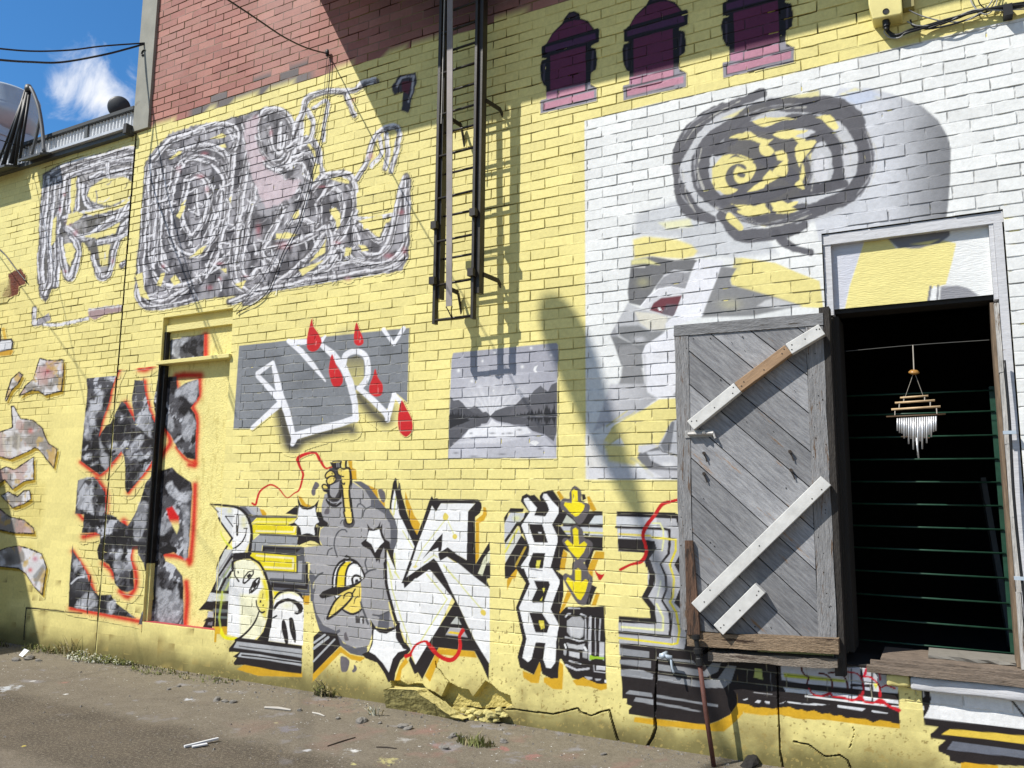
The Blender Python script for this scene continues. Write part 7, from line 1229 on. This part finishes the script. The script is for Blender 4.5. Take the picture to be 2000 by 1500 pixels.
# wires over the alley that throw the long thin shadows on the left
for a, d, nm, lb in (((-9.2, 0, 4.44), (.50, -1, .37), 'alley_wire', 'wire crossing the alley from the far left of the low wall'), ((-8.10, 0, 4.86), (-.10, -1, -.02), 'alley_wire', 'wire crossing the alley from the cable mast')):
    a = np.array(a); d = np.array(d); wire(nm, [a, a+d*2, a+d*4+np.array([0, 0, -.03]), a+d*7], .0048, lb)
# ------------------------------------------------------------------ pipe, chime
q0 = at(1366, 1292, -.16); q1 = np.array([-1.135, -.165, 0.0])
PP = thing('rusty_pipe', 'thin rusty red pipe with black fittings standing against the wall below the shutter', 'pipe')
RU = mat('rusty_red_pipe', (.13, .05, .037), .7, noise=(16, .5), dark=((.30, .2, .16), 18, .68))
m = MB(); m.tube([q1, (q0+q1)/2+np.array([-.003, 0, 0]), q0], .0125, 12); m.build('riser', RU, PP, smooth=True)
ex = q0-q1; ex = ex/np.linalg.norm(ex); m = MB(); m.lathe([(0, 0), (.02, 0), (.02, .035), (.016, .04), (.016, .06), (.024, .062), (.024, .085), (.014, .09), (.014, .13), (.022, .135), (.022, .155), (.0, .16)], q0-ex*.02, ex, 12); m.tube([q0+ex*.03, q0+ex*.03+np.array([0, .16, 0])], .012, 8); m.build('valve', DARKM, PP)
m = MB(); v_ = at(1300, 1278, -.02); m.tube([v_+np.array([0, .02, 0]), v_+np.array([0, -.06, .0])], .016, 10); m.tube([v_+np.array([-.02, -.045, 0]), v_+np.array([.05, -.045, -.006])], .012, 10); m.tube(crom([v_+np.array([.045, -.045, -.01]), v_+np.array([.05, -.05, -.05]), v_+np.array([.06, -.045, -.085])], 4), .007, 8)
tag(m.build('wall_tap', GALV, smooth=True), 'small silver metal tap on the black striped wall under the shutter', 'tap')
CH = thing('wind_chime', 'wind chime of metal tubes and bamboo sticks hanging in the dark window', 'wind chime'); CY = .11
ST = mat('pale_bamboo', (.62, .44, .25), .55, noise=(20, .3)); DKW = mat('dark_bamboo', (.10, .06, .03), .6); TUB = mat('chime_aluminium', (.75, .75, .76), .42, .55); STR = mat('chime_cord', (.5, .45, .38), .8)
def cyl(m, a, b, r, n=8): m.tube([at(*a, CY), at(*b, CY)], r, n); return m
cyl(MB(), (1783, 674), (1785, 722), .0028).build('hanging_rod', STR, CH)
q = at(1785, 727, CY); m = MB(); m.lathe([(0, .014), (.016, .011), (.026, .002), (.026, -.004), (.014, -.011), (0, -.014)], q, (0.1, -.3, 1), 20); m.build('amber_bead', mat('amber_wood', (.40, .20, .05), .3), CH, smooth=True)
for a, b in (((1783, 732), (1768, 775)), ((1788, 732), (1803, 773))): cyl(MB(), a, b, .001, 5).build('cord', STR, CH)
for a, b in (((1766, 774), (1765, 784)), ((1806, 772), (1806, 783)), ((1757, 786), (1756, 797)), ((1817, 783), (1817, 796)), ((1748, 798), (1748, 811)), ((1829, 796), (1830, 808))): cyl(MB(), a, b, .0028, 6).build('bamboo_link', STR, CH)
for a, b, mt, r in (((1758, 777), (1813, 773), ST, .0052), ((1748, 787), (1826, 782), ST, .0056), ((1741, 800), (1837, 794), ST, .006), ((1731, 814), (1847, 809), DKW, .0042)): cyl(MB(), a, b, r).build('bamboo_stick', mt, CH, smooth=True)
N_ = 18
for k in range(N_):
    t = k/(N_-1); x = 1753+75*t; top = 817-4*t; bot = top+26+ (1-abs(2*t-1.06))*(48 if k % 2 else 24)
    cyl(MB(), (x, top), (x-.3, bot), .0042).build('chime_tube', TUB, CH, smooth=True)
cyl(MB(), (1790, 855), (1794, 895), .0046).build('chime_tube', TUB, CH, smooth=True)
m = MB(); cyl(m, (1760, 853), (1816, 855), .003); m.build('striker_ring', DKW, CH)
m = MB(); m.tube(crom([at(1652, 686, CY), at(1783, 674, CY), at(1932, 664, CY)], 4), .0016, 5); m.build('support_line', mat('dark_cord', (.12, .12, .11), .8), CH)
# ------------------------------------------------------------------ alley things outside the picture that shade the wall
SHD = mat('shed_render', (.38, .34, .28), .85)
SH = thing('garden_shed', 'low rendered shed beside the left end of the wall', 'shed'); m = MB(); m.box(-13, -9.2, -3.2, -.02, 0, 3.68); m.build('walls', SHD, SH); m = MB(); m.box(-13.1, -9.2, -3.3, -.02, 3.681, 3.735); m.build('roof', GREYM, SH)
LP = thing('street_lamp', 'tall grey street lamp across the alley with its long head over the alley', 'street lamp')
def unsh(px, py, y): p = at(px, py); return np.array([p[0]+SX*y, y, p[2]+SZ*y])   # point above the alley that shades pixel (px,py)
pth = [(1092, 628, -3.2), (1103, 655, -3.3), (1127, 710, -3.5), (1160, 800, -3.8), (1205, 905, -4.1), (1240, 985, -4.35)]
P = [unsh(*p) for p in pth]; m = MB(); m.tube(crom(P, 5), list(np.interp(np.linspace(0, 5, 26), range(6), [.12, .145, .14, .115, .085, .055])), 14); m.build('lamp_head', GREYM, LP, smooth=True)
e = P[-1]; m = MB(); m.tube([e, e+np.array([-.3, -1.2, .0]), e+np.array([-.5, -3.0, -.25])], [.03, .03, .04], 8); m.build('arm', GREYM, LP)
b_ = e+np.array([-.5, -3.0, 0]); m = MB(); m.tube([(b_[0], b_[1], 0), (b_[0], b_[1], e[2]-.2)], [.1, .06], 12); m.build('pole', GREYM, LP)
# ------------------------------------------------------------------ things lying along the foot of the wall
STONE = mat('grey_stone', (.22, .205, .185), .9, noise=(20, .45), bump=(60, .6, .004))
CONC = mat('yellow_stained_concrete', YEL*.46, .9, noise=(6, .4), bump=(45, 1, .012), col2=C(118, 110, 62), dark=((.10, .092, .05), 9, .60))
CONCT = mat('chipped_yellow_concrete', YEL*.72, .9, noise=(9, .3), bump=(40, 1, .012))
def rock(c, r, flat=.6, seed=0, mt=None, name='stone', n=1):
    rn = random.Random(seed); bm = bmesh.new(); bmesh.ops.create_icosphere(bm, subdivisions=2, radius=1)
    ph = [rn.uniform(0, 6) for _ in range(6)]
    for v in bm.verts:
        q = v.co.normalized(); k = 1+.22*math.sin(2.3*q.x+ph[0])*math.cos(1.9*q.y+ph[1])+.16*math.sin(4.1*q.z+ph[2]+2*q.x)+rn.uniform(-.07, .07)
        v.co = Vector((q.x*r[0]*k, q.y*r[1]*k, max(q.z, -.45)*r[2]*k))
    me = bpy.data.meshes.new(name); bm.to_mesh(me); bm.free(); me.materials.append(mt or STONE)
    o = link(bpy.data.objects.new(name, me)); o.location = (c[0], c[1], c[2]+.4*r[2]); o.rotation_euler = (rn.uniform(-.2, .2), rn.uniform(-.2, .2), rn.uniform(0, 6)); return o
# fallen wedge of footing against the wall
top = [(749, 1347), (768, 1345), (790, 1347), (813, 1348), (818, 1354), (846, 1373), (850, 1374), (878, 1396), (881, 1400), (905, 1420)]
TP = np.array([at(px, py, -.12) for px, py in top]); TP = np.concatenate([np.linspace(TP[k], TP[k+1], 4)[:-1] for k in range(len(TP)-1)]+[TP[-1:]]); nT = len(TP); NZ = 9; v = []; f = []; rn = random.Random(4)
ch = [rn.uniform(-.5, .5)*.006 for _ in range(nT)]; ch2 = [rn.uniform(-.5, .5)*.014 for _ in range(nT)]
for k, p in enumerate(TP):
    zt = max(p[2]+ch[k]*.6, .02)
    for q in range(NZ+1):
        t = q/NZ; z = -.02+(zt+.02)*t; v.append((p[0], -.075-.05*t+.5*ch2[k]*t+.010*(vnoise(np.array([p[0]*34]), np.array([z*34]), 211)[0]-.5), z))
for k in range(nT-1):
    for q in range(NZ): a = k*(NZ+1)+q; f.append((a, a+NZ+1, a+NZ+2, a+1))
m = MB(); m.add(v, f); m.add([v[q] for q in range(NZ+1)]+[(TP[0][0], 0, -.02), (TP[0][0], 0, max(TP[0][2], .02))], [tuple(range(NZ+1))+(NZ+2, NZ+1)])
FW = m.build('broken_footing', CONC); tag(FW, 'wedge of cracked yellow concrete fallen from the footing below the big white letter', 'concrete block')
m = MB(); v2 = []; f2 = []; NY = 5
for k in range(nT):
    a = np.array(v[k*(NZ+1)+NZ]); zt = a[2]
    for q in range(NY+1):
        t = q/NY; v2.append((a[0]+rn.uniform(-.003, .003), a[1]-.002+(.118+.5*ch2[k])*t, zt+.001+.006*(vnoise(np.array([a[0]*60]), np.array([t*5]), 213)[0]-.5)*(t > 0)-.01*t))
for k in range(nT-1):
    for q in range(NY): a = k*(NY+1)+q; f2.append((a, a+1, a+NY+2, a+NY+1))
m.add(v2, f2); m.build('broken_top', CONCT, FW)
# rubble in the gap beside it
rp = [(905, 1388, 2), (914, 1392, 2), (925, 1388, 2.4), (938, 1394, 3), (950, 1391, 2), (962, 1396, 3.4), (975, 1390, 2.4), (985, 1397, 2), (921, 1402, 3), (946, 1404, 2.6), (933, 1410, 2.4), (958, 1408, 2), (970, 1405, 2.2)]
RUB = mat('crumbled_yellow_render', YEL*.72, .9, noise=(20, .4), bump=(50, 1, .006))
for k, (px, py, s_) in enumerate(rp):
    c = at(px, py, -.03); r = s_*.011; o = rock((c[0], c[1], c[2]-.4*r), (r*1.2, r, r*.9), seed=k+40, mt=RUB, name='rubble_lump')
    tag(o, 'lump of crumbled yellow render in the broken footing', 'rubble', 'crumbled render in the broken footing')
# loose stones on the tarmac
SP = [(705, 1411, .030), (712, 1409, .022), (788, 1421, .028), (796, 1424, .022), (742, 1413, .012), (885, 1438, .022), (880, 1441, .014), (870, 1463, .020), (862, 1460, .014), (1178, 1474, .014), (985, 1450, .02), (30, 1290, .03), (58, 1288, .035), (75, 1291, .02), (424, 1368, .024), (440, 1371, .018), (455, 1372, .022), (585, 1388, .016), (905, 1440, .012), (350, 1341, .014), (330, 1347, .012), (660, 1404, .016), (960, 1452, .014)]
for k, (px, py, r) in enumerate(SP):
    c = atg(px, py); o = rock(c, (r*1.3, r, r*.62), seed=k); tag(o, 'small grey stone lying on the tarmac near the wall', 'stone', 'stones scattered at the foot of the wall')
# grit swept against the wall
gm = MB(); rn = random.Random(11)
for k in range(1500):
    x = rn.uniform(-9.2, .6); y = -abs(rn.gauss(0, .16))-.005 if rn.random() < .72 else -rn.uniform(.05, 1.7); r = rn.choice((.003, .004, .005, .0065, .009))*rn.uniform(.7, 1.3)
    a = rn.uniform(0, 6); p = [(x+r*math.cos(a+i*2.1)*rn.uniform(.7, 1.3), y+r*math.sin(a+i*2.1), 0) for i in range(3)]; q = (x, y, r*rn.uniform(.7, 1.2)); gm.add(p+[q], [(0, 1, 3), (1, 2, 3), (2, 0, 3)])
tag(gm.build('gravel', STONE), kind='stuff', label='fine grit and crumbs along the foot of the wall')
# weeds
LEAF = [mat('weed_green', (.22, .24, .07), .7, noise=(30, .5)), mat('weed_dry', (.45, .38, .20), .8, noise=(30, .5)), mat('weed_dead', (.05, .038, .03), .9), mat('weed_pale_flower', (.72, .72, .6), .8)]
def weed(c, h, n, spread, mats, label, seed, group='weeds growing at the foot of the wall', stemmy=.4):
    rn = random.Random(seed); o = thing('weed', label, 'weed', group); o.location = c
    for mi, share in mats:
        m = MB()
        for k in range(int(n*share)):
            a = rn.uniform(0, 6.28); d = spread*math.sqrt(rn.random()); bx, by = d*math.cos(a), -abs(d*math.sin(a))*.6; hh = h*rn.uniform(.25, 1)*(1-.5*d/spread); lx, ly = rn.gauss(0, .35)*hh, rn.gauss(-.15, .3)*hh
            w_ = rn.uniform(.002, .0045); p0 = np.array([bx, by, 0]); p1 = p0+np.array([lx*.4, ly*.4, hh*.6]); p2 = p0+np.array([lx, ly, hh])
            s_ = np.array([math.cos(a+1.5), math.sin(a+1.5), 0])*w_
            m.add([p0-s_, p0+s_, p1+s_*1.1, p1-s_*1.1, p2], [(0, 1, 2, 3), (3, 2, 4)])
            if rn.random() < stemmy:
                for q in range(3):
                    t = rn.uniform(.3, 1); e = p0+(p2-p0)*t; b1 = rn.uniform(0, 6.28); L1 = rn.uniform(.008, .022); dv = np.array([math.cos(b1), math.sin(b1), rn.uniform(-.2, .6)])*L1; sd = np.array([-math.sin(b1), math.cos(b1), 0])*L1*.35
                    m.add([e, e+dv*.5+sd, e+dv, e+dv*.5-sd], [(0, 1, 2, 3)])
        if m.v: m.build('leaves' if mi != 3 else 'flowers', LEAF[mi], o)
wp = lambda px, y=-.03: (at(px, 1000, 0)[0], y, 0)
weed(wp(170), .24, 46, .16, ((0, .4), (1, .6)), 'tall thin dry weed standing near the left corner of the footing', 1, stemmy=.5)
weed(wp(120), .09, 140, .26, ((0, .7), (1, .3)), 'low mat of green weed left of the white flowered weed', 2)
weed(wp(215), .08, 240, .30, ((0, .55), (3, .35), (1, .1)), 'low leafy weed dotted with white flowers', 3, stemmy=1)
weed(wp(262), .07, 170, .2, ((0, .8), (3, .2)), 'green weed right of the white flowered weed', 4, stemmy=1)
weed(wp(345), .05, 150, .32, ((0, .8), (1, .2)), 'short green weed beneath the first striped letter', 5)
weed(wp(440), .045, 90, .3, ((0, .7), (1, .3)), 'sparse weed under the striped base of the glove', 6)
weed(wp(655), .14, 80, .09, ((0, .4), (1, .35), (2, .25)), 'upright weed with dead dark leaves left of the concrete wedge', 7, stemmy=.7)
weed(wp(790, -.25), .10, 26, .05, ((3, .7), (1, .3)), 'bleached dry weed in front of the concrete wedge', 8, stemmy=.2)
weed(atg(930, 1452), .09, 150, .12, ((0, .75), (1, .25)), 'grass tuft right of the concrete wedge', 9, stemmy=0)
weed(wp(25, -.1), .12, 160, .35, ((0, .5), (2, .5)), 'dark weedy heap in the shaded left corner', 10, stemmy=.8)
# litter
PLA = mat('white_plastic', (.72, .73, .76), .5); q = atg(360, 1461); r_ = atg(426, 1448)
t = thing('plastic_strip', 'broken white plastic strip lying on the tarmac', 'litter'); m = MB(); m.bar((q[0], q[1], .008), (r_[0], r_[1], .016), .018, .010, side=(.3, -1, 0)); m.build('strip', PLA, t); a = atg(378, 1460); b = atg(410, 1455); m = MB(); m.bar((a[0], a[1]-.01, .007), (b[0], b[1]-.02, .011), .028, .007, side=(.3, -1, 0)); m.build('splinter', PLA, t)
STK = mat('bleached_stick', (.50, .47, .42), .8)
for k, (a, b, r, lb) in enumerate((((517, 1384), (568, 1389), .010, 'pale flat stick at the foot of the wall left of the dead weed'), ((610, 1393), (634, 1400), .006, 'short pale twig near the dead weed'), ((640, 1458), (694, 1441), .004, 'thin dark twig on the tarmac'), ((735, 1460), (775, 1463), .004, 'dry twig lying right of the white paint splash'))):
    a = atg(*a); b = atg(*b); m = MB(); m.tube([a+np.array([0, 0, r*.7]), (a+b)/2+np.array([0, .006, r*.9]), b+np.array([0, 0, r*.7])], [r*.8, r, r*.6], 6); tag(m.build('stick', STK if k < 2 else LEAF[2]), lb, 'stick')
c = atg(42, 1283); m = MB(); m.add([(c[0]-.04, c[1], .01), (c[0]+.03, c[1]-.01, .004), (c[0]+.045, c[1]+.03, .05), (c[0]-.02, c[1]+.03, .06)], [(0, 1, 2, 3)]); m.add([(c[0]-.04, c[1]+.002, .01), (c[0]+.03, c[1]-.008, .004), (c[0]+.045, c[1]+.033, .05), (c[0]-.02, c[1]+.033, .06)], [(3, 2, 1, 0)]); tag(m.build('paper_scrap', PLA), 'crumpled white scrap in the shaded corner at the left', 'litter')
# soot-black hole and rubble at the foot of the pipe
HB = mat('black_crust', (.02, .018, .016), .9, bump=(40, 1, .01))
o = rock((-.98, -.05, 0), (.07, .04, .03), seed=77, mt=HB, name='asphalt_lump'); tag(o, 'black tarry lump beside the foot of the rusty pipe', 'asphalt lump')
# bare brick where the paint has broken off, far left
m = MB(); Pn = [(18, 540), (40, 528), (48, 535), (47, 550), (36, 552), (34, 565), (22, 572), (12, 574), (22, 556)]
DMG = Surf(at(-4, 500)[0], at(60, 500)[0], at(20, 580)[2]-.05, at(40, 520)[2]+.05, res=.008, lift=.0062)
DMG.fill([(17, 536), (40, 524), (52, 540), (50, 556), (38, 560), (36, 574), (18, 582), (6, 578), (18, 556)], lambda px, py: np.outer(.45+.9*fbm(px*.2, py*.2, 441, 4), C(122, 66, 44)), soft=2, rag=2.5)
DMG.fill([(-2, 555), (20, 545), (22, 575), (5, 600), (-6, 600)], C(196, 182, 120), soft=5, al=.6)
DMG.Y += np.where(DMG.a > .6, .004*fbm(DMG.X*60, DMG.Z*60, 442)+.0, 0); DMG.build('bare_brick_patch', PAINT, A, base=wallcol)
